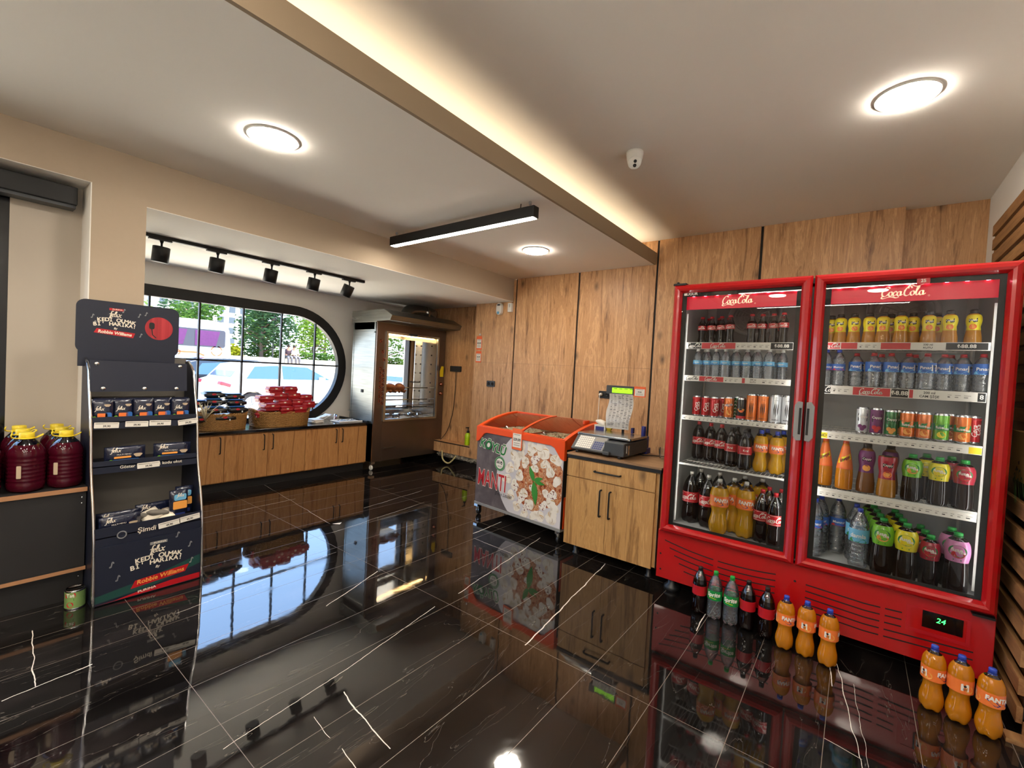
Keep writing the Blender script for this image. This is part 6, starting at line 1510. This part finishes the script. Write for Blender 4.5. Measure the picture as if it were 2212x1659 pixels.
def D_cappy(bg, fruit):
    def f(g, W, z0, z1, H, r):
        m = z0 + (z1 - z0) * .62; h = z1 - z0; w = W(.0012); s = r * .9
        g.poly([w(u * s, m + v * s) for u, v in ((-.6, .3), (-.25, .26), (.1, .34), (.6, .42), (.6, -.25), (.2, -.32), (-.6, -.3))], 1); text(g, 'Cappy', s * .42, W(.002), 0, m + s * .05, 2, .02)
        g.poly([w(*p) for p in disc(.0, z0 + h * .22, r * .55, .75)], 3); g.poly([W(.0017)(*p) for p in disc(-.002, z0 + h * .22, r * .36, .7)], 4); return ['print_black', 'paper', fruit, 'peach_print']
    return f
def D_water(txt, m2='red_print', card=False):
    def f(g, W, z0, z1, H, r):
        m = (z0 + z1) / 2; h = z1 - z0; text(g, txt, h * .42, W(.0012), 0, m, 1, .02)
        g.poly([W(.0008)(-r * .9 + i * r * .2, z0 + h * (.18 + .14 * math.sin(i * 1.1))) for i in range(10)] + [W(.0008)(r * .9 - i * r * .2, z0 + .001) for i in range(10)], 2)
        if card: g.poly([W(.0014)(*p) for p in rrect(r * .75, h * .62, .002, 1, r * 1.0, m)], 1); g.poly([W(.002)(*p) for p in disc(r * 1.0, m + h * .14, r * .17)], 3); text(g, 'IIII', h * .28, W(.002), r * 1.0, m - h * .12, 3)
        return ['paper', m2, 'print_black']
    return f
PET = [(.0, .0), (.62, .0), (.92, .035), (1.0, .10), (.98, .26), (.95, .34), (1.0, .39), (1.0, .62), (.97, .68), (.80, .78), (.50, .87), (.33, .91), (.31, .94)]
TWIST = [(.0, .0), (.60, .0), (.90, .03), (1.0, .12), (.98, .22), (.84, .32), (.76, .40), (.84, .47), (.97, .54), (.99, .66), (1.0, .72), (.92, .80), (.70, .87), (.40, .91), (.30, .945)]
CONT = [(.0, .0), (.85, .0), (.90, .02), (.93, .12), (.80, .30), (.92, .48), (1.0, .58), (.98, .68), (.70, .78), (.45, .86), (.40, .95)]
PKa = ['cola', 'bottle_neck']
cola_r = bottle('cola_bottle', .278, .042, PET, PKa, .80, 'red_cap', (.40, .60, 'red_label'), D_cola(bar=True))
cola_k = bottle('cola_bottle', .268, .042, PET, PKa, .80, 'black_cap', (.40, .60, 'red_label'), D_cola('Kral'))
cola_f = bottle('cola_bottle', .302, .043, PET, PKa, .74, 'black_cap', (.42, .62, 'red_label'), D_cola('kola', 1.4, True))
cola_b = bottle('large_cola_bottle', .37, .056, PET, PKa, .74, 'white_cap', (.41, .61, 'red_label'), D_cola())
cola_m = bottle('cola_bottle', .348, .047, PET, PKa, .76, 'red_cap', (.42, .61, 'red_label'), D_cola())
cola_g = bottle('glass_cola_bottle', .198, .029, CONT, PKa, .74, 'red_cap', (.50, .66, 'red_label'), D_cola(), feet=False, capw=.014, caph=.008, seg=20)
OJ = ['orange_drink', 'bottle_neck']
fan_s = bottle('orange_soda_bottle', .275, .042, TWIST, OJ, .86, 'blue_cap', (.49, .69, 'orange_label'), D_fanta())
fan_f = bottle('orange_soda_bottle', .30, .045, TWIST, ['deep_orange', 'bottle_neck'], .88, 'blue_cap', (.49, .69, 'orange_label'), D_fanta(.35))
fan_g = bottle('orange_soda_bottle', .305, .045, TWIST, ['deep_orange', 'bottle_neck'], .88, 'blue_cap', (.49, .69, 'orange_label'), D_fanta(2.0))
fan_b = bottle('large_orange_soda_bottle', .375, .058, TWIST, OJ, .84, 'white_cap', (.52, .71, 'orange_label'), D_fanta())
spr_f = bottle('lemonade_bottle', .302, .043, PET, ['bottle_clear', 'bottle_clear'], .7, 'green_cap', (.42, .62, 'sprite_green'), D_sprite)
WAT = [(.0, .0), (.80, .0), (.96, .03), (1.0, .07), (1.0, .55), (.98, .66), (.94, .74), (.72, .83), (.42, .91), (.33, .945)]
RB = ['bottle_ribbed', 'bottle_ribbed']
wat_s = bottle('small_water_bottle', .203, .031, WAT, RB, .7, 'white_cap', (.46, .60, 'sky_print'), D_water('damla', 'blue_print'), feet=False, ribs=70, capw=.013, caph=.012, seg=20)
wat_p = bottle('water_bottle', .200, .037, WAT, RB, .7, 'red_cap', (.46, .74, 'blue_print'), D_water('Pınar', 'sky_print', True), feet=False, ribs=60, capw=.014, caph=.012)
wat_m = bottle('water_bottle', .218, .032, WAT, RB, .7, 'blue_cap', (.42, .60, 'blue_print'), D_water('Munzur'), feet=False, ribs=60, capw=.013, caph=.012)
wat_b = bottle('large_water_bottle', .350, .043, WAT, RB, .7, 'blue_cap', (.50, .64, 'blue_print'), D_water('Munzur'), feet=False, ribs=90)
wat_d = bottle('large_water_bottle', .340, .046, WAT, RB, .7, 'blue_cap', (.44, .66, 'sky_print'), D_water('damla', 'green_print'), feet=False, ribs=90)
JUI = [(.0, .0), (.90, .0), (1.0, .03), (1.0, .18), (.86, .36), (.76, .50), (.84, .58), (.92, .70), (.80, .82), (.50, .88), (.46, .91)]
jui_o = bottle('juice_bottle', .184, .034, JUI, ['juice', 'juice'], .9, 'black_cap', (.40, .84, 'yellow_sleeve'), D_cappy('y', 'orange_label'), feet=False, sleeve=1, capw=.018, caph=.016, seg=24)
jui_b = bottle('large_juice_bottle', .285, .043, JUI, ['brown_juice', 'brown_juice'], .9, 'black_cap', (.40, .84, 'purple_print'), D_cappy('p', 'peach_print'), feet=False, sleeve=1, capw=.020, caph=.022)
jui_r = bottle('juice_bottle', .235, .043, [(.0, .0), (.90, .0), (1.0, .04), (1.0, .2), (.9, .4), (.82, .56), (.9, .64), (1.0, .84), (.95, .95)], ['juice', 'juice'], .9, 'black_cap', (.42, .95, 'crimson_sleeve'), D_cappy('r', 'orange_label'), feet=False, sleeve=1, capw=.018, caph=.004)
SCH = [(.0, .0), (.85, .0), (.97, .04), (1.0, .20), (.96, .36), (.84, .52), (.64, .70), (.46, .84), (.36, .92), (.35, .95)]
def D_sch(g, W, z0, z1, H, r):
    m = .60 * H; g.poly([W(.0008)(-r * 1.0 + i * r * .25, m - .022 + i * .004) for i in range(9)] + [W(.0008)(r * 1.0 - i * r * .25, m + .040 - i * .004) for i in range(9)], 1)
    text(g, 'Schweppes', .026, W(.0016), 0, m + .009, 2, .02, .2, .62, .45); text(g, 'Mandarin', .018, W(.0012), 0, .44 * H, 3, .0, .2, .9); return ['yellow_sleeve', 'print_black', 'orange_tag']
sch = bottle('tangerine_soda_bottle', .285, .043, SCH, ['deep_orange', 'deep_orange'], .9, 'orange_plastic', (.42, .90, 'orange_label'), D_sch, feet=False, sleeve=1, capw=.015, caph=.014)
FUS = [(.0, .0), (.82, .0), (.96, .03), (1.0, .10), (.98, .30), (.92, .48), (.90, .54), (1.0, .64), (1.02, .72), (.94, .82), (.72, .89), (.42, .93), (.40, .95)]
TE = ['tea', 'tea']
fus = {}
for k, (m_, fr_) in {'lime': ('lime_sleeve', 'peach_print'), 'lemon': ('yellow_sleeve', 'yellow_print'), 'crimson': ('crimson_sleeve', 'red_print'), 'pink': ('pink_sleeve', 'red_print')}.items():
    fus[k] = bottle('iced_tea_bottle', .252, .043, FUS, TE, .9, 'green_cap', (.52, .88, m_), D_fuse(fr_), feet=False, sleeve=1, capw=.018, caph=.014)
    fus[k + 'B'] = bottle('large_iced_tea_bottle', .272 if k == 'crimson' else .314, .041 if k == 'crimson' else .049, FUS, TE, .9, 'green_cap', (.54, .88, m_), D_fuse(fr_), feet=False, sleeve=1, capw=.018, caph=.016)
def can(H, r, base, deco, name='drink_can'):
    t = thing(name, '', 'can'); P = [(r * .78, .0), (r * .86, .004), (r, .012), (r, H - .012), (r * .88, H - .004), (r * .90, H), (r * .84, H - .001), (r * .82, H - .004)]
    obj('body', G().lathe(P, 26, mfn=lambda z: 0 if .010 < z < H - .010 else 1), [base, 'can_metal'], t, world=False)
    obj('pull_tab', G().prism(rrect(.014, .022, .006, 3), lambda u, v, d_: (u, v, H - .003 + d_), 0, .002), 'can_metal', t, world=False)
    W = lambda k, ph=0.0: (lambda u, v: ((r + .0005 + k) * math.sin(u / r + ph), -(r + .0005 + k) * math.cos(u / r + ph), v)); g = G(); ms = deco(g, W, H, r); obj('print', g, ms, t, world=False); return t
def band(g, W, z0, z1, r, mi, a=1.4): g.add([W(0)(-r * a + i * r * a / 6, z) for z in (z0, z1) for i in range(13)], [(i, i + 1, 14 + i, 13 + i) for i in range(12)], mi)
def C_red(g, W, H, r): text(g, 'Coca', .030, W(.0008), .002, H * .45, 0, .01, .3, 1, PI / 2); text(g, 'Cola', .030, W(.0008), r * .6, H * .5, 0, .01, .3, 1, PI / 2); band(g, W, H * .84, H * .9, r, 1); return ['paper', 'red_label']
def C_fan(g, W, H, r): text(g, 'FANTA', .019, W(.0012), 0, H * .62, 1, .04, 0, .9, .2); g.poly([W(.0006)(*p) for p in disc(0, H * .62, .02, .5)], 0); g.poly([W(.0006)(*p) for p in disc(.004, H * .3, .018, 1)], 2); return ['navy_print', 'paper', 'peach_print']
def C_claw(mm):
    def f(g, W, H, r):
        for k in (-1, 0, 1): g.ribbon([(k * .009 + .002, H * .68), (k * .010, H * .5), (k * .009 + .001, H * .38), (k * .008, H * (.30 if k else .24))], [.002, .006, .004, .001], W(.0008), 0)
        text(g, 'ENERGY', .009, W(.0008), 0, H * .14, 0, .02, 0, 1.2); text(g, 'ULTRA', .007, W(.0008), 0, H * .80, 0); return [mm]
    return f
def C_blk(g, W, H, r): g.poly([W(.0006)(*p) for p in blob2(0, H * .45, .020)], 0); g.poly([W(.001)(*p) for p in blob2(.002, H * .40, .013)], 1); band(g, W, H * .08, H * .2, r, 2); return ['peach_print', 'orange_tag', 'red_print']
def C_grn(g, W, H, r):
    for k in range(5): g.ribbon([(-.02 + i * .006, H * (.15 + k * .15) + (i % 2) * .01) for i in range(8)], [.005] * 8, W(.0006), 0)
    return ['cream_print']
def C_cap(fr_):
    def f(g, W, H, r):
        g.poly([W(.0006)(*p) for p in rrect(r * 1.5, H * .3, .004, 2, .0, H * .62)], 0); text(g, 'Cappy', .018, W(.0012), 0, H * .64, 1, .02)
        for p_ in ((-.010, .28), (.010, .26), (.0, .18)): g.poly([W(.0008 + p_[1] * .001)(*p) for p in disc(p_[0], H * p_[1], .011)], 2)
        return ['print_black', 'paper', fr_]
    return f
def C_fus(fr_):
    def f(g, W, H, r):
        g.poly([W(.0006)(-r * 1.3 + i * r * .26, H * .62 + .004 * math.sin(i)) for i in range(11)] + [W(.0006)(r * 1.3 - i * r * .26, H * .40) for i in range(11)], 0)
        text(g, 'fuse', .020, W(.0012), -.008, H * .5, 1, .03); text(g, 'tea', .017, W(.0012), .020, H * .47, 1, .02); g.poly([W(.0009)(*p) for p in disc(0, H * .25, .018, .9)], 2); return ['green_print', 'paper', fr_]
    return f
cans = {'red': can(.148, .029, 'can_red', C_red), 'fan': can(.155, .031, 'can_orange', C_fan), 'grn': can(.160, .031, 'can_green', C_grn), 'blk': can(.154, .031, 'can_black', C_blk),
        'orT': can(.186, .033, 'can_orange', C_claw('print_black'), 'energy_drink_can'), 'whT': can(.190, .033, 'can_white', C_claw('print_black'), 'energy_drink_can'),
        'cpr': can(.153, .030, 'can_white', C_cap('purple_print')), 'cpd': can(.155, .030, 'purple_print', C_cap('red_print')), 'cpg': can(.150, .030, 'can_green', C_cap('peach_print')), 'fuo': can(.150, .033, 'can_orange', C_fus('peach_print')), 'ful': can(.151, .033, 'can_lime', C_fus('yellow_print'))}

def P_(proto, x, y, z, label, grp=None, a=None): return put(proto, (x, y, z), (math.atan2(-x, y) * .5 + R.uniform(-.25, .25)) if a is None else a, label, grp)
def row(proto, xs, y, z, what, where, grp, yy=None):
    for i, x in enumerate(xs): P_(proto, x, (yy[i] if yy else y), z, '%s, %s from the left %s' % (what, ORD[i], where), grp)
TL, TR_ = 'on the top shelf behind the left door', 'on the top shelf behind the right door'
S1, S2_, S3_, S4_, S5_ = 1.775, 1.533, 1.254, .928, .479
row(cola_g, [-.925, -.858, -.79, -.725, -.588, -.528, -.462, -.402], 3.40, S1, 'glass cola bottle', TL, 'glass cola bottles', [3.44, 3.43, 3.42, 3.38, 3.36, 3.38, 3.37, 3.34])
row(cola_g, [-.90, -.83, -.765, -.43], 3.52, S1, 'rear glass cola bottle', TL, 'glass cola bottles')
row(wat_s, [-.93, -.868, -.805, -.738, -.672, -.606, -.540, -.472, -.405], 3.38, S2_, 'small clear water bottle', 'on the second shelf, left door', 'small water bottles', [3.40, 3.42, 3.39, 3.37, 3.39, 3.38, 3.37, 3.35, 3.42])
row(wat_s, [-.90, -.70, -.57, -.44], 3.47, S2_, 'rear small water bottle', 'on the second shelf, left door', 'small water bottles')
for k, x, y, l in (('red', -.925, 3.42, 'red cola can at the left end of the third shelf'), ('red', -.862, 3.42, 'second red cola can on the third shelf'), ('red', -.798, 3.40, 'third red cola can on the third shelf'), ('red', -.765, 3.50, 'red cola can standing behind the third one'), ('fan', -.708, 3.42, 'orange soda can with a dark blue logo on the third shelf'), ('grn', -.662, 3.47, 'green and white can partly hidden beside the black can'), ('blk', -.625, 3.40, 'black can with a flame picture on the third shelf'),
    ('orT', -.560, 3.38, 'left tall orange energy can with black claw marks'), ('orT', -.492, 3.38, 'right tall orange energy can with black claw marks'), ('whT', -.420, 3.37, 'left tall white energy can with claw marks'), ('whT', -.355, 3.38, 'right tall white energy can beside the door edge'), ('orT', -.528, 3.46, 'tall orange energy can in the second row'), ('whT', -.39, 3.45, 'tall white energy can in the second row')): P_(cans[k], x, y, S3_, l, 'cans on the left third shelf', a=R.uniform(-.1, .1) + .15)
row(cola_r, [-.925, -.835, -.752], 3.5, S4_, 'cola bottle with red cap', 'on the fourth shelf, left door', 'cola bottles on the fourth shelf', [3.53, 3.50, 3.46])
row(cola_k, [-.672, -.578], 3.4, S4_, 'cola bottle with black cap', 'on the fourth shelf, left door', 'cola bottles on the fourth shelf', [3.40, 3.345])
row(cola_k, [-.66, -.58, -.52], 3.5, S4_, 'rear cola bottle with black cap', 'on the fourth shelf, left door', 'cola bottles on the fourth shelf', [3.50, 3.45, 3.55])
row(fan_s, [-.488, -.397], 3.37, S4_, 'orange soda bottle with blue cap', 'on the fourth shelf, left door', 'orange soda on the fourth shelf')
row(fan_s, [-.47, -.375], 3.48, S4_, 'rear orange soda bottle', 'on the fourth shelf, left door', 'orange soda on the fourth shelf')
row(cola_b, [-.925, -.80], 3.40, S5_, 'large cola bottle with white cap', 'on the fridge floor', 'large cola bottles', [3.42, 3.39])
row(cola_b, [-.90, -.77], 3.57, S5_, 'rear large cola bottle', 'on the fridge floor', 'large cola bottles')
P_(fan_b, -.702, 3.285, S5_, 'brightly lit large orange soda bottle at the front of the fridge floor', 'large orange soda bottles', a=.5); P_(fan_b, -.638, 3.41, S5_, 'large orange soda bottle behind and between the two front ones', 'large orange soda bottles', a=-.6); P_(fan_b, -.552, 3.35, S5_, 'right front large orange soda bottle with its logo facing out', 'large orange soda bottles', a=.25)
row(fan_b, [-.60, -.49], 3.56, S5_, 'rear large orange soda bottle', 'on the fridge floor', 'large orange soda bottles')
row(cola_m, [-.452, -.372], 3.3, S5_, 'tall cola bottle with red cap', 'on the fridge floor', 'tall cola bottles on the fridge floor', [3.335, 3.29])
row(cola_m, [-.43, -.36], 3.45, S5_, 'rear tall cola bottle with red cap', 'on the fridge floor', 'tall cola bottles on the fridge floor')
row(jui_o, [-.155, -.108, -.042, .030, .092, .170, .225, .288, .371, .462], 3.40, S1, 'orange juice bottle', TR_, 'orange juice bottles', [3.46, 3.40, 3.39, 3.39, 3.38, 3.37, 3.43, 3.38, 3.37, 3.37])
row(jui_o, [.13, .33], 3.47, S1, 'rear orange juice bottle', TR_, 'orange juice bottles')
row(wat_m, [-.165, -.103], 3.39, S2_ - .01, 'water bottle with blue cap', 'on the second shelf, right door', 'blue-capped water bottles')
row(wat_p, [-.018, .063, .140, .216, .292, .366, .440, .508], 3.39, S2_ - .01, 'water bottle with red cap', 'on the second shelf, right door', 'red-capped water bottles', [3.43, 3.38, 3.38, 3.39, 3.36, 3.42, 3.41, 3.36])
row(wat_p, [.10, .25, .40], 3.48, S2_ - .01, 'rear water bottle with red cap', 'on the second shelf, right door', 'red-capped water bottles')
for k, x, y, l in (('cpr', .029, 3.345, 'white juice can with a purple berry print, right third shelf'), ('cpd', .093, 3.325, 'purple juice can with cherries, right third shelf'), ('cpg', .157, 3.308, 'dark green fruit juice can, right third shelf'), ('fuo', .224, 3.30, 'left front orange iced tea can, right third shelf'), ('fuo', .292, 3.30, 'middle front orange iced tea can, right third shelf'), ('ful', .360, 3.30, 'lime green iced tea can, right third shelf'), ('fuo', .440, 3.30, 'rightmost orange iced tea can, right third shelf'),
    ('fuo', .265, 3.38, 'orange iced tea can behind the left front one'), ('cpg', .19, 3.39, 'dark green can behind the front row'), ('fuo', .40, 3.38, 'orange iced tea can behind the lime green one'), ('red', .49, 3.36, 'red can at the right end of the right third shelf')): P_(cans[k], x, y, S3_ - .002, l, 'cans on the right third shelf', a=.0)
Z4 = .915
P_(sch, -.138, 3.365, Z4, 'left tangerine soda bottle with a yellow band', 'tangerine soda bottles', a=0); P_(sch, -.038, 3.33, Z4, 'right tangerine soda bottle with a yellow band', 'tangerine soda bottles', a=0)
P_(jui_b, .063, 3.345, Z4, 'brown juice bottle with a purple label and black cap', None, a=0); P_(jui_b, .17, 3.42, Z4, 'brown juice bottle half hidden behind the red-labelled one', None, a=0); P_(jui_r, .155, 3.30, Z4, 'juice bottle with a red label between brown juice and green iced tea', None, a=0)
P_(fus['lime'], .259, 3.30, Z4, 'lime green iced tea bottle on the right fourth shelf', None, a=-.1); P_(fus['lemon'], .366, 3.30, Z4, 'yellow iced tea bottle on the right fourth shelf', None, a=-.1); P_(fus['crimson'], .462, 3.30, Z4, 'crimson iced tea bottle on the right fourth shelf', None, a=-.1)
P_(fus['lemon'], .325, 3.41, Z4, 'yellow iced tea bottle behind the front row on the right fourth shelf', None, a=0); P_(fus['crimson'], .425, 3.41, Z4, 'crimson iced tea bottle behind the front row on the right fourth shelf', None, a=0)
P_(fus['pink'], .48, 3.55, S5_, 'rearmost pink iced tea bottle', None, a=0)
P_(wat_b, -.142, 3.45, S5_, 'left large water bottle with a blue and red label', 'large water bottles on the fridge floor'); P_(wat_b, -.055, 3.50, S5_, 'second large water bottle with a blue and red label', 'large water bottles on the fridge floor'); P_(wat_b, -.165, 3.34, S5_, 'large water bottle at the left edge of the right door', 'large water bottles on the fridge floor')
P_(wat_d, .052, 3.315, S5_, 'large water bottle with a pale blue label at the front', 'pale-labelled large water bottles', a=-.1); P_(wat_d, .035, 3.43, S5_, 'large water bottle directly behind the pale-labelled front one', 'pale-labelled large water bottles')
for k, x, y0, n, nm in (('lime', .157, 3.29, 5, 'lime green'), ('lemon', .256, 3.27, 4, 'yellow'), ('crimson', .352, 3.27, 3, 'crimson'), ('pink', .455, 3.27, 2, 'pink')):
    for i in range(n): P_(fus[k + 'B'], x - .012 * i, y0 + i * .105, S5_, '%s iced tea bottle on the fridge floor, %s from the front of its file' % (nm, ORD[i]), '%s iced tea bottles on the fridge floor' % nm, a=-.1)
# bottles on the shop floor
FB = [(cola_f, -.743, 3.09, 'cola bottle on the floor, leftmost of the row before the fridge'), (spr_f, -.649, 3.088, 'left green-labelled lemonade bottle on the floor'), (spr_f, -.552, 3.083, 'right green-labelled lemonade bottle on the floor'), (cola_f, -.460, 3.090, 'cola bottle on the floor right of the lemonade bottles'), (cola_f, -.356, 3.07, 'cola bottle on the floor next to the orange soda bottles'),
      (fan_f, -.255, 3.03, 'orange soda on the floor, left one of the middle three'), (fan_g, -.154, 3.028, 'orange soda on the floor, centre one of the middle three'), (fan_g, -.050, 3.01, 'orange soda on the floor, right one of the middle three'),
      (fan_g, .362, 2.95, 'left orange soda bottle of the right three on the floor'), (fan_g, .452, 2.93, 'middle orange soda bottle of the right three on the floor'), (fan_f, .545, 2.90, 'rightmost orange soda bottle beside the slatted rack')]
AN = [.9, .05, .05, 1.6, .4, .25, -.15, -.1, -.9, .2, .0]
for (p_, x, y, l), a in zip(FB, AN): P_(p_, x, y, 0, l, 'bottles standing on the floor before the fridge', a=a)
# white plastic twist lying over the door gasket, stray paper bits on the fridge floor
t = thing('paper_scrap', 'small pale paper scraps on the fridge floor before the orange soda', 'paper', (-.6, 3.25, .48)); obj('scrap', G().obox(Matrix.Translation((-.50, 3.255, .481)), .05, .012, .001).obox(Matrix.Translation((-.60, 3.25, .4815)) @ Matrix.Rotation(.3, 4, 'Z'), .03, .008, .001), 'paper', t)
t = thing('note_paper', 'tiny white scrap of paper on the dark floor near the window', 'paper', (-3.6, 2.2, 0)); obj('scrap', G().add([(-3.80, 2.32, .001), (-3.74, 2.36, .001), (-3.77, 2.40, .002)], [(0, 1, 2)]), 'paper', t)
# ---------------- slatted produce rack at the right ----------------
t = thing('slatted_rack', 'tall slatted wooden produce rack against the right wall', 'rack', (.69, 3.6, 0))
for k in range(8):
    z = .06 + k * .125; obj('slat', G().box((.640, 2.98, z), (.662, 3.9, z + .075)), 'slat_wood', t, bev=.002)
for k in range(8):
    z = .06 + k * .125
    obj('end_slat', G().box((.662, 2.975, z - .05 + (.02 if k % 2 else 0)), (.735, 2.985, z + .012)), 'slat_wood', t)
    obj('tray_floor', G().box((.662, 2.99, z + .01), (.735, 3.9, z + .02)), 'slat_wood', t)
for y in (2.99, 3.45, 3.88): obj('post', G().box((.723, y, 0), (.728, y + .03, 2.66)) if y > 3 else G().box((.664, y, 0), (.70, y + .02, 1.08)), 'black_metal', t)
obj('back_board', G().box((.728, 3.0, .02), (.738, 4.75, 2.4)), 'black_trim', t)
for k in range(5):
    z = 2.66 - k * .105; obj('slat', G().box((.700, 3.4, z), (.722, 4.68 - .02 * k, z + .075)), 'slat_wood', t, bev=.002)
for k in range(8):
    z = 1.38 + k * .105; obj('slat', G().box((.700, 3.05, z), (.722, 4.4, z + .07)), 'slat_wood', t, bev=.002)
obj('post', G().box((.723, 4.62, 0), (.735, 4.74, 2.70)), 'slat_wood', t)
obj('base_board', G().box((.60, 2.90, .0), (.735, 2.97, .02)), 'slat_wood', t)
t = thing('cardboard_box', 'yellowish cardboard box printed with dark leaves on the rack', 'box', (.69, 3.3, 1.12))
g = G().box((.662, 3.10, 1.09), (.698, 3.52, 1.335)); fl = lambda u, v: (.6612, u, v)
def lf(y, z, s): g.poly([fl(y + s * math.cos(a) * (1 if math.cos(a) > 0 else .7), z + s * .7 * math.sin(a) * (1 - .5 * max(0, math.cos(a)))) for a in [2 * PI * i / 14 for i in range(14)]], 1)
for k in range(6): lf(3.16 + (k % 2) * .03 + (k > 3) * .2, 1.30 - k * .03, .016)
text(g, 'organik', .05, lambda u, v: (.6608, 3.20 - v * 0 - u * 0 + v, 1.25 + u * -1), 0, 0, 1)
obj('carton', g, ['cardboard', 'brown_print'], t)
t = thing('leek_bunch', 'bunch of long green leaves lying on the rack', 'leeks', (.67, 3.1, 1.06)); g = G()
for k in range(14):
    z = 1.075 + R.uniform(0, .05); x = .635 + R.uniform(0, .04); y = 3.12 + R.uniform(-.05, .25); P = cat([(x, y + .1, z), (x - .015, y, z + .02), (x - .03, y - .12, z - .03 - R.uniform(0, .06))], 4)
    for i in range(len(P) - 1): g.add([P[i], (P[i][0], P[i][1], P[i][2] + .012), (P[i + 1][0], P[i + 1][1], P[i + 1][2] + .010), P[i + 1]], [(0, 1, 2, 3)])
obj('leaves', g, 'leaf', t)
# remove unplaced prototypes (none should remain)
for o in list(bpy.data.objects):
    if o.type == 'EMPTY' and o.parent is None and not o.get('label'):
        for c in kids(o):
            for d in kids(c): bpy.data.objects.remove(d)
            bpy.data.objects.remove(c)
        bpy.data.objects.remove(o)
